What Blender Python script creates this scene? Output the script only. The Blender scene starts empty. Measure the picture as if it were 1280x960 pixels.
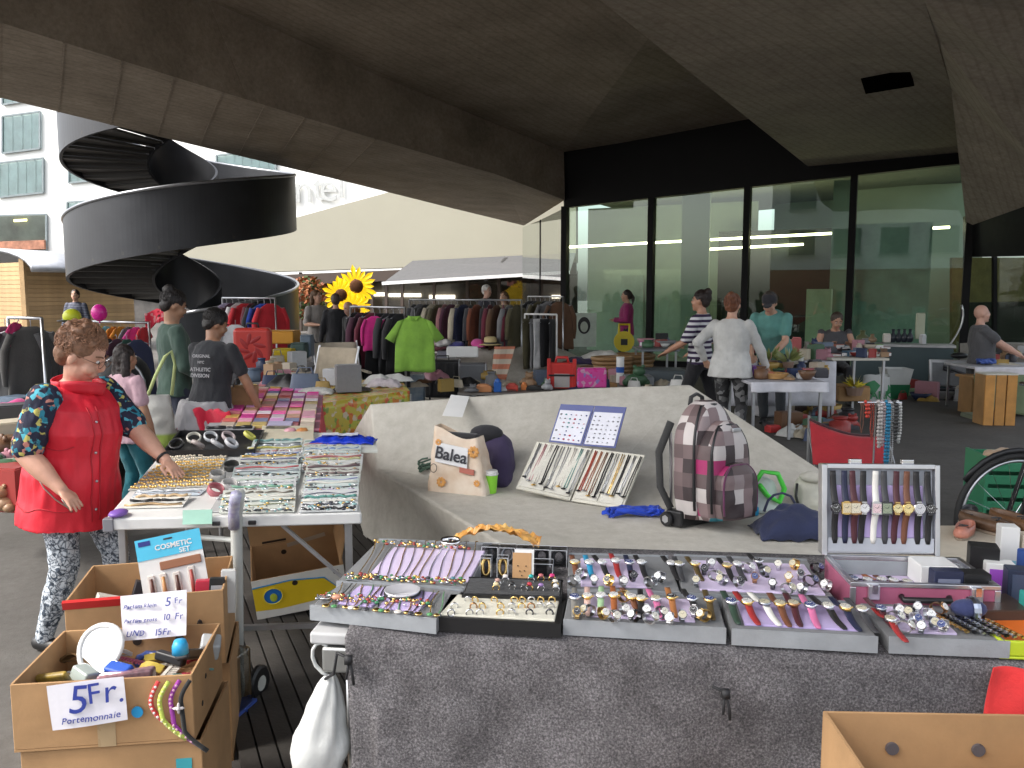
import bpy, bmesh, math, random
from mathutils import Vector, Matrix, Euler, noise
R = math.radians
PI = math.pi
rnd = random.Random(7)
scn = bpy.context.scene
COL = scn.collection
# ------------------------------------------------------------------ camera, world, sun, exposure
FPX = 1040.0                       # focal length in photograph pixels (1280 wide)
CAM = Vector((0, 0, 1.62))
PITCH = math.atan(114 / FPX)
cd = bpy.data.cameras.new('camera'); cam = bpy.data.objects.new('camera', cd); COL.objects.link(cam)
cam.location = CAM; cam.rotation_euler = (PI / 2 - PITCH, 0, 0)
cd.sensor_width = 36; cd.lens = 36 * FPX / 1280; cd.clip_end = 600; cd.clip_start = 0.05
scn.camera = cam
SUN_EL, SUN_AZ = R(50), R(250)     # azimuth clockwise from +Y: behind the camera, a little left
w = bpy.data.worlds.new('World'); scn.world = w; w.use_nodes = True
wt = w.node_tree; wt.nodes.clear()
sky = wt.nodes.new('ShaderNodeTexSky'); sky.sky_type = 'NISHITA'; sky.sun_disc = False
sky.sun_elevation = SUN_EL; sky.sun_rotation = SUN_AZ; sky.air_density = 1.0; sky.dust_density = 4.0; sky.ozone_density = 1.0
whit = wt.nodes.new('ShaderNodeHueSaturation'); whit.inputs['Saturation'].default_value = 0.35
bg = wt.nodes.new('ShaderNodeBackground'); bg.inputs['Strength'].default_value = 0.15
wo = wt.nodes.new('ShaderNodeOutputWorld')
wt.links.new(sky.outputs[0], whit.inputs['Color']); wt.links.new(whit.outputs[0], bg.inputs['Color']); wt.links.new(bg.outputs[0], wo.inputs['Surface'])
sl = bpy.data.lights.new('sun', 'SUN'); sl.energy = 1.5; sl.angle = R(14); sl.color = (1, 0.95, 0.88)
sun = bpy.data.objects.new('sun', sl); COL.objects.link(sun)
sd = Vector((math.sin(SUN_AZ) * math.cos(SUN_EL), math.cos(SUN_AZ) * math.cos(SUN_EL), math.sin(SUN_EL)))
sun.rotation_euler = sd.to_track_quat('Z', 'Y').to_euler(); sun.location = (0, -5, 20)
vs = scn.view_settings; vs.view_transform = 'Standard'; vs.look = 'None'; vs.gamma = 1; vs.use_curve_mapping = False
vs.exposure = 1.6
scn.cycles.max_bounces = 8; scn.cycles.transparent_max_bounces = 12

# ------------------------------------------------------------------ places seen in the photograph
FW = Vector((0, math.cos(PITCH), -math.sin(PITCH))); UPV = Vector((0, math.sin(PITCH), math.cos(PITCH)))
def ray(px, py): return Vector((1, 0, 0)) * ((px - 640) / FPX) + FW - UPV * ((py - 480) / FPX)
def PZ(px, py, z):
    r = ray(px, py); return CAM + r * ((z - CAM.z) / r.z)
def PY(px, py, y):
    r = ray(px, py); return CAM + r * (y / r.y)
def ZAT(py, y, px=640): return PY(px, py, y).z
def PXM(y): return y / FPX          # metres in one photograph pixel at distance y

# ------------------------------------------------------------------ mesh building
class MB:
    def __init__(s): s.v = []; s.f = []
    def add(s, vs, fs, m=None):
        o = len(s.v)
        s.v += [tuple(m @ Vector(p)) if m is not None else tuple(p) for p in vs]
        s.f += [tuple(i + o for i in f) for f in fs]; return s
    def box(s, c, d, rot=None, m=None):
        x, y, z = d[0] / 2, d[1] / 2, d[2] / 2
        V = [Vector(p) for p in ((-x,-y,-z),(x,-y,-z),(x,y,-z),(-x,y,-z),(-x,-y,z),(x,-y,z),(x,y,z),(-x,y,z))]
        if rot is not None:
            e = Euler(rot).to_matrix(); V = [e @ p for p in V]
        V = [p + Vector(c) for p in V]
        return s.add(V, [(3,2,1,0),(4,5,6,7),(0,1,5,4),(1,2,6,5),(2,3,7,6),(3,0,4,7)], m)
    def span(s, a, b, m=None):      # box from corner to corner
        a, b = Vector(a), Vector(b); d = b - a
        return s.box((a + b) / 2, (abs(d.x), abs(d.y), abs(d.z)), None, m)
    def bar(s, a, b, wd, hd, up=(0, 0, 1)):
        a, b = Vector(a), Vector(b); d = (b - a); L = d.length; d.normalize()
        u = Vector(up)
        if abs(d.dot(u)) > .98: u = Vector((0, 1, 0))
        x = d.cross(u).normalized(); z = x.cross(d)
        M4 = Matrix((x, d, z)).transposed().to_4x4(); M4.translation = (a + b) / 2
        return s.box((0, 0, 0), (wd, L, hd), None, M4)
    def tube(s, path, r, n=8, cap=True, sx=1.0, closed=False):
        P = [Vector(p) for p in path]; N = len(P)
        rr = r if hasattr(r, '__len__') else [r] * N
        o = len(s.v); prev = None
        for i, p in enumerate(P):
            if closed: t = P[(i + 1) % N] - P[i - 1]
            else: t = P[min(i + 1, N - 1)] - P[max(i - 1, 0)]
            if t.length < 1e-9: t = Vector((0, 0, 1))
            t.normalize()
            if prev is None:
                a = Vector((0, 0, 1)) if abs(t.z) < .9 else Vector((1, 0, 0))
                x = t.cross(a).normalized()
            else:
                x = prev - t * prev.dot(t)
                x = x.normalized() if x.length > 1e-6 else t.orthogonal().normalized()
            prev = x; y = t.cross(x)
            ri = rr[i]; ra, rb = (ri if hasattr(ri, '__len__') else (ri * sx, ri))
            for k in range(n):
                a = 2 * PI * k / n
                s.v.append(tuple(p + x * (ra * math.cos(a)) + y * (rb * math.sin(a))))
        M_ = N if closed else N - 1
        for i in range(M_):
            j = (i + 1) % N
            for k in range(n):
                s.f.append((o + i*n + k, o + i*n + (k+1) % n, o + j*n + (k+1) % n, o + j*n + k))
        if cap and not closed:
            s.f.append(tuple(o + k for k in range(n))[::-1]); s.f.append(tuple(o + (N-1)*n + k for k in range(n)))
        return s
    def lathe(s, prof, n=16, c=(0, 0, 0), m=None, cap=True, sx=1, sy=1):
        V = []; F = []
        for r, z in prof:
            for k in range(n):
                a = 2 * PI * k / n; V.append((c[0] + r * sx * math.cos(a), c[1] + r * sy * math.sin(a), c[2] + z))
        for i in range(len(prof) - 1):
            for k in range(n): F.append((i*n + k, i*n + (k+1) % n, (i+1)*n + (k+1) % n, (i+1)*n + k))
        if cap:
            F.append(tuple(range(n))[::-1]); F.append(tuple((len(prof)-1)*n + k for k in range(n)))
        return s.add(V, F, m)
    def ell(s, c, r, nu=12, nv=8, m=None, rot=None):
        V = []; F = []
        e = Euler(rot).to_matrix() if rot is not None else None
        for i in range(1, nv):
            t = PI * i / nv
            for k in range(nu):
                a = 2 * PI * k / nu
                p = Vector((r[0]*math.sin(t)*math.cos(a), r[1]*math.sin(t)*math.sin(a), r[2]*math.cos(t)))
                V.append(p)
        V += [Vector((0, 0, r[2])), Vector((0, 0, -r[2]))]
        T = len(V) - 2
        for i in range(nv - 2):
            for k in range(nu): F.append((i*nu + k, (i+1)*nu + k, (i+1)*nu + (k+1) % nu, i*nu + (k+1) % nu))
        for k in range(nu):
            F.append((T, k, (k+1) % nu)); F.append((T + 1, (nv-2)*nu + (k+1) % nu, (nv-2)*nu + k))
        if e: V = [e @ p for p in V]
        return s.add([p + Vector(c) for p in V], F, m)
    def poly(s, pts): return s.add(pts, [tuple(range(len(pts)))])
    def prism(s, pts, up):          # extrude a polygon of 3-D points by a vector
        n = len(pts); up = Vector(up)
        V = [Vector(p) for p in pts] + [Vector(p) + up for p in pts]
        F = [tuple(range(n))[::-1], tuple(range(n, 2*n))] + [(i, (i+1) % n, n + (i+1) % n, n + i) for i in range(n)]
        return s.add(V, F)
    def grid(s, fn, nu, nv, thick=None, wrap=False):
        o = len(s.v); U = nu if wrap else nu + 1
        P = [[Vector(fn(i / nu, j / nv)) for i in range(U)] for j in range(nv + 1)]
        for j in range(nv + 1):
            for i in range(U): s.v.append(tuple(P[j][i]))
        ix = lambda i, j: o + j * U + (i % U)
        for j in range(nv):
            for i in range(nu): s.f.append((ix(i, j), ix(i+1, j), ix(i+1, j+1), ix(i, j+1)))
        if thick:
            o2 = len(s.v)
            for j in range(nv + 1):
                for i in range(U):
                    a = P[j][min(i+1, U-1)] - P[j][max(i-1, 0)]; b = P[min(j+1, nv)][i] - P[max(j-1, 0)][i]
                    nn = a.cross(b); nn = nn.normalized() if nn.length > 1e-9 else Vector((0, 0, 1))
                    s.v.append(tuple(P[j][i] - nn * thick))
            iy = lambda i, j: o2 + j * U + (i % U)
            for j in range(nv):
                for i in range(nu): s.f.append((iy(i, j+1), iy(i+1, j+1), iy(i+1, j), iy(i, j)))
            if not wrap:
                for j in range(nv):
                    s.f.append((ix(0, j+1), iy(0, j+1), iy(0, j), ix(0, j))); s.f.append((ix(nu, j), iy(nu, j), iy(nu, j+1), ix(nu, j+1)))
            for i in range(nu):
                s.f.append((ix(i, 0), iy(i, 0), iy(i+1, 0), ix(i+1, 0))); s.f.append((ix(i+1, nv), iy(i+1, nv), iy(i, nv), ix(i, nv)))
        return s
    def mesh(s, name, mt, smooth=False):
        me = bpy.data.meshes.new(name); me.from_pydata(s.v, [], s.f)
        if mt is not None:
            for q in (mt if isinstance(mt, (list, tuple)) else [mt]): me.materials.append(q)
        if smooth: me.shade_smooth()
        me.update(); return me
def link(o, parent=None):
    COL.objects.link(o)
    if parent is not None: o.parent = parent
    return o
def obj(name, mb, mt, parent=None, smooth=False, bev=0, seg=2, fix=False):
    me = mb if isinstance(mb, bpy.types.Mesh) else mb.mesh(name, mt, smooth)
    if fix:
        b = bmesh.new(); b.from_mesh(me); bmesh.ops.recalc_face_normals(b, faces=b.faces); b.to_mesh(me); b.free()
    o = link(bpy.data.objects.new(name, me), parent)
    if bev:
        q = o.modifiers.new('b', 'BEVEL'); q.width = bev; q.segments = seg; q.limit_method = 'ANGLE'; q.angle_limit = R(40)
        if smooth is False and seg > 1:
            me.shade_smooth(); q.harden_normals = True
    return o
def tag(o, label, cat, group=None):
    o['label'] = label; o['category'] = cat
    if group: o['group'] = group
    return o
def thing(name, label, cat, loc=(0, 0, 0), rz=0, group=None, rot=None, scale=1):
    o = link(bpy.data.objects.new(name, None)); o.empty_display_size = .1
    o.location = loc; o.rotation_euler = rot if rot is not None else (0, 0, rz); o.scale = (scale,) * 3
    return tag(o, label, cat, group)
def struct(o): o['kind'] = 'structure'; return o
def stuff(o): o['kind'] = 'stuff'; return o
def ordn(i): return ['first', 'second', 'third', 'fourth', 'fifth', 'sixth', 'seventh', 'eighth', 'ninth', 'tenth', 'eleventh', 'twelfth', 'thirteenth', 'fourteenth', 'fifteenth', 'sixteenth', 'seventeenth', 'eighteenth', 'nineteenth', 'twentieth'][i]
WORKSHOP = bpy.data.scenes.new('workshop')          # small side scene: modifiers are evaluated here, then it is removed
def evalmesh(o):
    vl = WORKSHOP.view_layers[0]; vl.update(); return bpy.data.meshes.new_from_object(o.evaluated_get(vl.depsgraph))
def remesh(mb, voxel, smooth=4, disp=None):
    """one continuous skin round overlapping closed shapes"""
    me = mb.mesh('tmp', None); o = bpy.data.objects.new('tmp', me); WORKSHOP.collection.objects.link(o)
    b = bmesh.new(); b.from_mesh(me); bmesh.ops.recalc_face_normals(b, faces=b.faces); b.to_mesh(me); b.free()
    q = o.modifiers.new('r', 'REMESH'); q.mode = 'VOXEL'; q.voxel_size = voxel
    if smooth:
        q = o.modifiers.new('s', 'SMOOTH'); q.factor = .5; q.iterations = smooth
    m2 = evalmesh(o); bpy.data.objects.remove(o); bpy.data.meshes.remove(me)
    if disp:
        cn = [(v_.co.copy(), v_.normal.copy()) for v_ in m2.vertices]; fl = []
        for c_, n_ in cn: fl.extend(c_ + n_ * disp(c_))
        m2.vertices.foreach_set('co', fl); m2.update()
    m2.shade_smooth(); return m2
def textmb(body, size, bold=False, shear=0, ext=.0006):
    c = bpy.data.curves.new('t', 'FONT'); c.body = body; c.size = size; c.extrude = ext; c.shear = shear
    c.align_x = 'CENTER'; c.align_y = 'CENTER'; c.resolution_u = 3
    if bold: c.offset = size * .018
    o = bpy.data.objects.new('t', c); WORKSHOP.collection.objects.link(o); me = evalmesh(o)
    mb = MB(); mb.v = [tuple(p.co) for p in me.vertices]; mb.f = [tuple(p.vertices) for p in me.polygons]
    bpy.data.objects.remove(o); bpy.data.curves.remove(c); bpy.data.meshes.remove(me); return mb
def xf(mb, m):
    mb.v = [tuple(m @ Vector(p)) for p in mb.v]; return mb
def frame_m(o, x, y):              # local x,y axes and origin to a matrix
    x = Vector(x).normalized(); z = x.cross(Vector(y)).normalized(); y = z.cross(x)
    m = Matrix((x, y, z)).transposed().to_4x4(); m.translation = Vector(o); return m

# ------------------------------------------------------------------ materials
MC = {}
def _new(key):
    m = bpy.data.materials.new(key); m.use_nodes = True; nt = m.node_tree
    return m, nt, nt.nodes['Principled BSDF']
def nd(nt, t, **k):
    n = nt.nodes.new('ShaderNode' + t)
    for a, b in k.items():
        if a in n.inputs: n.inputs[a].default_value = b
        else: setattr(n, a, b)
    return n
def ramp(nt, stops, interp='LINEAR'):
    n = nt.nodes.new('ShaderNodeValToRGB'); cr = n.color_ramp; cr.interpolation = interp
    while len(cr.elements) < len(stops): cr.elements.new(.5)
    for e, (p, c) in zip(cr.elements, stops):
        e.position = p; e.color = (*c, 1) if len(c) == 3 else c
    return n
def mat(col, rough=.6, metal=0, var=.12, scale=6, bump=.0, bscale=60, col2=None, emit=0, coat=0, sheen=0, trans=0, alpha=1, rand=0, detail=4):
    key = ('m', tuple(round(c, 3) for c in col), rough, metal, var, scale, bump, bscale, col2, emit, coat, sheen, trans, alpha, rand)
    if key in MC: return MC[key]
    m, nt, p = _new('mat%d' % len(MC)); L = nt.links
    p.inputs['Roughness'].default_value = rough; p.inputs['Metallic'].default_value = metal
    tc = nd(nt, 'TexCoord'); nz = nd(nt, 'TexNoise', Scale=scale, Detail=detail, Roughness=.6)
    L.new(tc.outputs['Object'], nz.inputs['Vector'])
    a = tuple(max(0, c * (1 - var)) for c in col); b = col2 if col2 else tuple(min(1, c * (1 + var)) for c in col)
    rp = ramp(nt, [(.3, a), (.7, b)]); L.new(nz.outputs['Fac'], rp.inputs['Fac']); out = rp.outputs['Color']
    if rand:
        oi = nd(nt, 'ObjectInfo'); hs = nd(nt, 'HueSaturation'); mr = nd(nt, 'MapRange'); mr.inputs['To Min'].default_value = 1 - rand; mr.inputs['To Max'].default_value = 1 + rand
        L.new(oi.outputs['Random'], mr.inputs['Value']); L.new(mr.outputs[0], hs.inputs['Value']); L.new(out, hs.inputs['Color']); out = hs.outputs[0]
    L.new(out, p.inputs['Base Color'])
    if rough < .9 and rough > .15:
        mr2 = nd(nt, 'MapRange'); mr2.inputs['To Min'].default_value = rough - .08; mr2.inputs['To Max'].default_value = min(1, rough + .1)
        L.new(nz.outputs['Fac'], mr2.inputs['Value']); L.new(mr2.outputs[0], p.inputs['Roughness'])
    if bump:
        n2 = nd(nt, 'TexNoise', Scale=bscale, Detail=5, Roughness=.65); L.new(tc.outputs['Object'], n2.inputs['Vector'])
        bp = nd(nt, 'Bump', Strength=min(1, bump), Distance=.01); L.new(n2.outputs['Fac'], bp.inputs['Height']); L.new(bp.outputs[0], p.inputs['Normal'])
    if emit:
        p.inputs['Emission Color'].default_value = (*col, 1); p.inputs['Emission Strength'].default_value = emit
    if coat: p.inputs['Coat Weight'].default_value = coat
    if sheen: p.inputs['Sheen Weight'].default_value = sheen
    if trans: p.inputs['Transmission Weight'].default_value = trans
    if alpha < 1: p.inputs['Alpha'].default_value = alpha
    MC[key] = m; return m
def cloth(col, **k):
    k.setdefault('rough', .88); k.setdefault('bump', .35); k.setdefault('bscale', 45); k.setdefault('var', .16); return mat(col, sheen=.15, **k)
def plastic(col, **k): k.setdefault('rough', .4); k.setdefault('var', .06); return mat(col, **k)
def metal(col=(.6, .6, .6), rough=.3, **k): return mat(col, rough, 1, **k)
def glassmat(tint=(.8, .9, .85), refl=1.0, name='glass', rough=.0, ior=1.5):
    key = ('g', tint, refl, rough, ior)
    if key in MC: return MC[key]
    m = bpy.data.materials.new(name); m.use_nodes = True; nt = m.node_tree; nt.nodes.clear(); L = nt.links
    t = nd(nt, 'BsdfTransparent', Color=(*tint, 1)); g = nd(nt, 'BsdfGlossy', Roughness=rough); fr = nd(nt, 'Fresnel', IOR=ior)
    mu = nd(nt, 'Math', operation='MULTIPLY'); mu.inputs[1].default_value = refl
    mx = nd(nt, 'MixShader'); o = nd(nt, 'OutputMaterial')
    L.new(fr.outputs[0], mu.inputs[0]); L.new(mu.outputs[0], mx.inputs[0]); L.new(t.outputs[0], mx.inputs[1]); L.new(g.outputs[0], mx.inputs[2]); L.new(mx.outputs[0], o.inputs[0])
    MC[key] = m; return m
def patmat(key, build, rough=.85, bump=0, bscale=50, metal=0):
    """build(nt, coord) -> colour socket"""
    if key in MC: return MC[key]
    m, nt, p = _new(key); tc = nd(nt, 'TexCoord'); s = build(nt, tc.outputs['Object']); nt.links.new(s, p.inputs['Base Color'])
    p.inputs['Roughness'].default_value = rough; p.inputs['Metallic'].default_value = metal
    if bump:
        n2 = nd(nt, 'TexNoise', Scale=bscale, Detail=5, Roughness=.65); nt.links.new(tc.outputs['Object'], n2.inputs['Vector'])
        bp = nd(nt, 'Bump', Strength=bump, Distance=.01); nt.links.new(n2.outputs['Fac'], bp.inputs['Height']); nt.links.new(bp.outputs[0], p.inputs['Normal'])
    MC[key] = m; return m
def vor_pat(stops, scale, mapscale=(1, 1, 1), mixnoise=None):
    def f(nt, co):
        mp = nd(nt, 'Mapping'); mp.inputs['Scale'].default_value = mapscale; nt.links.new(co, mp.inputs['Vector'])
        vv = nd(nt, 'TexVoronoi', Scale=scale); nt.links.new(mp.outputs[0], vv.inputs['Vector'])
        sp = nd(nt, 'SeparateColor'); nt.links.new(vv.outputs['Color'], sp.inputs[0])
        rp = ramp(nt, stops, 'CONSTANT'); nt.links.new(sp.outputs[0], rp.inputs['Fac'])
        if mixnoise is None: return rp.outputs[0]
        nz = nd(nt, 'TexNoise', Scale=mixnoise[0], Detail=3); nt.links.new(co, nz.inputs['Vector'])
        r2 = ramp(nt, [(mixnoise[1] - .04, (0, 0, 0)), (mixnoise[1] + .04, (1, 1, 1))]); nt.links.new(nz.outputs['Fac'], r2.inputs['Fac'])
        mx = nd(nt, 'MixRGB'); mx.inputs['Color2'].default_value = (*mixnoise[2], 1); nt.links.new(r2.outputs[0], mx.inputs['Fac']); nt.links.new(rp.outputs[0], mx.inputs['Color1'])
        return mx.outputs[0]
    return f
def wave_pat(c1, c2, scale, direction='Z', distort=0, sharp=.5):
    def f(nt, co):
        wv = nd(nt, 'TexWave', Scale=scale, Distortion=distort, bands_direction=direction); nt.links.new(co, wv.inputs['Vector'])
        rp = ramp(nt, [(sharp - .05, c1), (sharp + .05, c2)]); nt.links.new(wv.outputs['Fac'], rp.inputs['Fac']); return rp.outputs[0]
    return f
def concrete(key, c1, c2, board=0, stain=.5):
    if key in MC: return MC[key]
    m, nt, p = _new(key); L = nt.links; tc = nd(nt, 'TexCoord')
    n1 = nd(nt, 'TexNoise', Scale=1.1, Detail=8, Roughness=.62); n2 = nd(nt, 'TexNoise', Scale=14, Detail=6, Roughness=.7)
    L.new(tc.outputs['Object'], n1.inputs['Vector']); L.new(tc.outputs['Object'], n2.inputs['Vector'])
    r1 = ramp(nt, [(.32, c1), (.68, c2)]); L.new(n1.outputs['Fac'], r1.inputs['Fac'])
    r2 = ramp(nt, [(.3, (.62, .6, .56)), (.65, (1, 1, 1))]); L.new(n2.outputs['Fac'], r2.inputs['Fac'])
    mx = nd(nt, 'MixRGB', blend_type='MULTIPLY', Fac=stain); L.new(r1.outputs[0], mx.inputs['Color1']); L.new(r2.outputs[0], mx.inputs['Color2'])
    col = mx.outputs[0]; h = n2.outputs['Fac']
    if board:
        mp = nd(nt, 'Mapping'); mp.inputs['Rotation'].default_value = (0, 0, R(40)); L.new(tc.outputs['Object'], mp.inputs['Vector'])
        wv = nd(nt, 'TexWave', Scale=board, Distortion=1.2, Detail=2); wv.bands_direction = 'X'; L.new(mp.outputs[0], wv.inputs['Vector'])
        r3 = ramp(nt, [(0, (.7, .68, .64)), (.25, (1, 1, 1))]); L.new(wv.outputs['Fac'], r3.inputs['Fac'])
        m2 = nd(nt, 'MixRGB', blend_type='MULTIPLY', Fac=.45); L.new(col, m2.inputs['Color1']); L.new(r3.outputs[0], m2.inputs['Color2']); col = m2.outputs[0]
    L.new(col, p.inputs['Base Color']); p.inputs['Roughness'].default_value = .85
    bp = nd(nt, 'Bump', Strength=.25, Distance=.02); L.new(h, bp.inputs['Height']); L.new(bp.outputs[0], p.inputs['Normal'])
    MC[key] = m; return m
BLACK = plastic((.012, .012, .013)); DARK = plastic((.03, .03, .032)); WHITE = plastic((.75, .75, .73)); STEEL = metal((.55, .56, .58), .35); CHROME = metal((.75, .75, .76), .15); GOLD = metal((.8, .55, .2), .25)
WOOD = mat((.42, .24, .1), .6, var=.2, scale=4, bump=.1); CARD = mat((.40, .235, .11), .85, var=.2, scale=4, bump=.25, bscale=9, detail=8); PAPER = mat((.78, .78, .76), .8, var=.03)
VOID = mat((.004, .004, .004), 1.0, var=0); VOID.node_tree.nodes['Principled BSDF'].inputs['Specular IOR Level'].default_value = 0
# ================================================================== the setting
m_asph = concrete('asphalt', (.075, .07, .064), (.115, .108, .10), stain=.6)
g = MB().grid(lambda u, v: (-150 + 300 * u, -90 + 260 * v, 0), 6, 6)
struct(obj('ground', g, m_asph))
# dark ribbed boards let into the paving between the tables
bd = struct(link(bpy.data.objects.new('boarded_floor', None)))
a0 = Vector((-1.30, 3.97, 0)); dirb = Vector((.51, -1.13, 0)).normalized(); nb = Vector((dirb.y * -1, dirb.x, 0))
m_board = mat((.05, .045, .04), .75, var=.3, scale=5, bump=.3, bscale=30, rand=.2)
brd = MB().box((0, 0, 0), (.058, 3.6, .03)).mesh('board', m_board)
for i in range(34):
    o = link(bpy.data.objects.new('board', brd), bd); c = a0 + nb * (-.16 + i * .066) + dirb * .1
    o.location = (c.x, c.y, .0165); o.rotation_euler = (0, 0, math.atan2(dirb.y, dirb.x) - PI / 2)
# ------------------------------------------------------------------ concrete overpass
ov = thing('concrete_overpass', 'huge dark folded concrete overpass roofing the whole market', 'overpass')
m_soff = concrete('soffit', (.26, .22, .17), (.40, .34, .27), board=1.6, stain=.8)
m_soff2 = concrete('soffit_lit', (.37, .325, .26), (.50, .445, .36), board=2.4, stain=.8)  # paler copy of the soffit concrete, its lit look put into the colour
L_ = [PY(-260, -50, 8.6), PY(0, 28, 11), PY(310, 125, 13.8), PY(470, 174, 15.6), PY(620, 218, 17.8), PY(706, 250, 19.3)]
O_ = [PY(-260, 58, 11), PY(0, 122, 14), PY(225, 177, 16.9), PY(420, 224, 20.4), PY(560, 259, 24.2), PY(655, 282, 28)]
T_ = [PY(-260, -230, 8.6), PY(0, -110, 11), PY(260, 0, 13.3), PY(470, 93, 15.6), PY(600, 147, 17.6), PY(705, 190, 19.35)]
def strip(A, B):
    mb = MB(); n = len(A)
    mb.add(list(A) + list(B), [(i, i + 1, n + i + 1, n + i) for i in range(n - 1)]); return mb
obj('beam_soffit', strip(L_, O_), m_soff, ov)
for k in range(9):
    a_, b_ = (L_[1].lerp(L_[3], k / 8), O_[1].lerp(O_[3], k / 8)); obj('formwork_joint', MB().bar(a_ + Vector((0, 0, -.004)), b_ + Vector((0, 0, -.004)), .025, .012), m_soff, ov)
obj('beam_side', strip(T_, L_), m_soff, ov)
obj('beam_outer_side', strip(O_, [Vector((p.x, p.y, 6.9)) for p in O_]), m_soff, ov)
cr0, cr1 = T_[3], PY(640, 15, 12.4)
Qc = cr0 + (cr1 - cr0) * 2.0; Fc = Vector((-4, 5, 6.6)); Gc = PY(1080, 130, 17.2); Hc = Vector((9, 8, 5.9))
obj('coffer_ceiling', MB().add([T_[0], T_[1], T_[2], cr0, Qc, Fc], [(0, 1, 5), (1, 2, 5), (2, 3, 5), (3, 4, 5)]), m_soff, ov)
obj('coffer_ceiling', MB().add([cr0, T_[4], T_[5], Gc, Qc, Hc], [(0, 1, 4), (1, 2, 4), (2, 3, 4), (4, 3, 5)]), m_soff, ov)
U_ = [PY(1122, -190, 5.4), PY(1155, 0, 8), PY(1173, 50, 9.5), PY(1189, 110, 12), PY(1205, 190, 15.9)]
BE = [PY(560, -190, 5.6), PY(750, 0, 8.5), PY(1010, 208, 17.1)]
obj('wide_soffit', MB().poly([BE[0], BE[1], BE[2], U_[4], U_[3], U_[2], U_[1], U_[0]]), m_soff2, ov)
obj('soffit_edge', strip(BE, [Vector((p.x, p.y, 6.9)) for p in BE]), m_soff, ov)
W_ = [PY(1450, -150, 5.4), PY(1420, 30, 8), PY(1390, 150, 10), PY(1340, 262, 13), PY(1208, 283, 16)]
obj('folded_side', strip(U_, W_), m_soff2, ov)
from mathutils.bvhtree import BVHTree
_ws = [c for c in ov.children if c.name.startswith('wide_soffit')][0].data
_bs = BVHTree.FromPolygons([v_.co for v_ in _ws.vertices], [tuple(p_.vertices) for p_ in _ws.polygons])
v1, v2, v3, v4 = [_bs.ray_cast(CAM, ray(*q).normalized())[0] - Vector((0, 0, .006)) for q in ((1076, 98), (1138, 90), (1143, 107), (1082, 117))]
obj('vent', MB().prism([v1, v2, v3, v4], (0, 0, .05)), VOID, ov)
obj('light_block_deck', MB().prism([Vector(p) for p in ((-12.6, 9, 6.9), (-8.7, 14.0, 6.9), (.5, 28, 6.9), (5, 44, 6.9), (24, 40, 6.9), (13, 15, 6.9), (9.4, 13, 6.9), (7.2, -1.6, 6.9), (-4.2, -1.6, 6.9), (-8.5, 4.5, 6.9))], (0, 0, .5)), m_soff, ov)  # unseen slab added above the folds to block skylight, its outline shaped for light
# ------------------------------------------------------------------ glass pavilion under the overpass
GL, GR = Vector((1.24, 19.5, 0)), Vector((8.62, 15.9, 0)); GB = Vector((.36, 28, 0))
gu = (GR - GL).normalized(); gn = Vector((gu.y, -gu.x, 0))     # gn looks towards the market
if gn.y > 0: gn = -gn
pav = thing('glass_pavilion', 'glass pavilion with black frames and pale green rooms under the overpass', 'pavilion', GL)
def gp(t, z, off=0): return (GR - GL) * t + gn * off + Vector((0, 0, z))
zt = lambda t: 3.57 + (4.04 - 3.57) * t
m_frame = plastic((.006, .006, .0065), rough=.5); m_frame.node_tree.nodes['Principled BSDF'].inputs['Specular IOR Level'].default_value = .15; m_glass = glassmat((.80, .90, .84), 1.35)
fl_h = .12
for i in range(4):
    a, b = i / 4, (i + 1) / 4
    pn = MB().prism([gp(a, fl_h), gp(b, fl_h), gp(b, zt(b)), gp(a, zt(a))], gn * .012); obj('pane', pn, m_glass, pav, fix=True)
for i in range(5):
    t = i / 4; wdt = .13 if i else .1
    obj('mullion', MB().bar(gp(t, 0, .03), gp(t, zt(t) + .02, .03), .13, .2, up=gn), m_frame, pav)
obj('sill', MB().bar(gp(0, .06, .035), gp(1, .06, .035), .16, .12), m_frame, pav)
obj('header', MB().bar(gp(0, zt(0) + .09, .03), gp(1, zt(1) + .09, .03), .2, .2), m_frame, pav)
obj('dark_fascia', MB().prism([gp(-.02, zt(0) + .17, .02), gp(1.0, zt(1) + .17, .02), gp(1.0, 6.8, .02), gp(-.02, 6.8, .02)], -gn * .1), m_frame, pav)
rb = GB - GL
obj('side_pane', MB().prism([Vector((0, 0, .1)), rb * .5 + Vector((0, 0, .1)), rb * .5 + Vector((0, 0, 3.65)), Vector((0, 0, 3.57))], (-.012, 0, 0)), glassmat((.9, .96, .93), .7), pav)
obj('side_pane', MB().prism([rb * .5 + Vector((0, 0, .1)), rb + Vector((0, 0, .1)), rb + Vector((0, 0, 3.78)), rb * .5 + Vector((0, 0, 3.65))], (-.012, 0, 0)), glassmat((.9, .96, .93), .7), pav)
obj('side_mullion', MB().bar(rb * .5, rb * .5 + Vector((0, 0, 3.66)), .05, .1), m_frame, pav)
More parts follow.
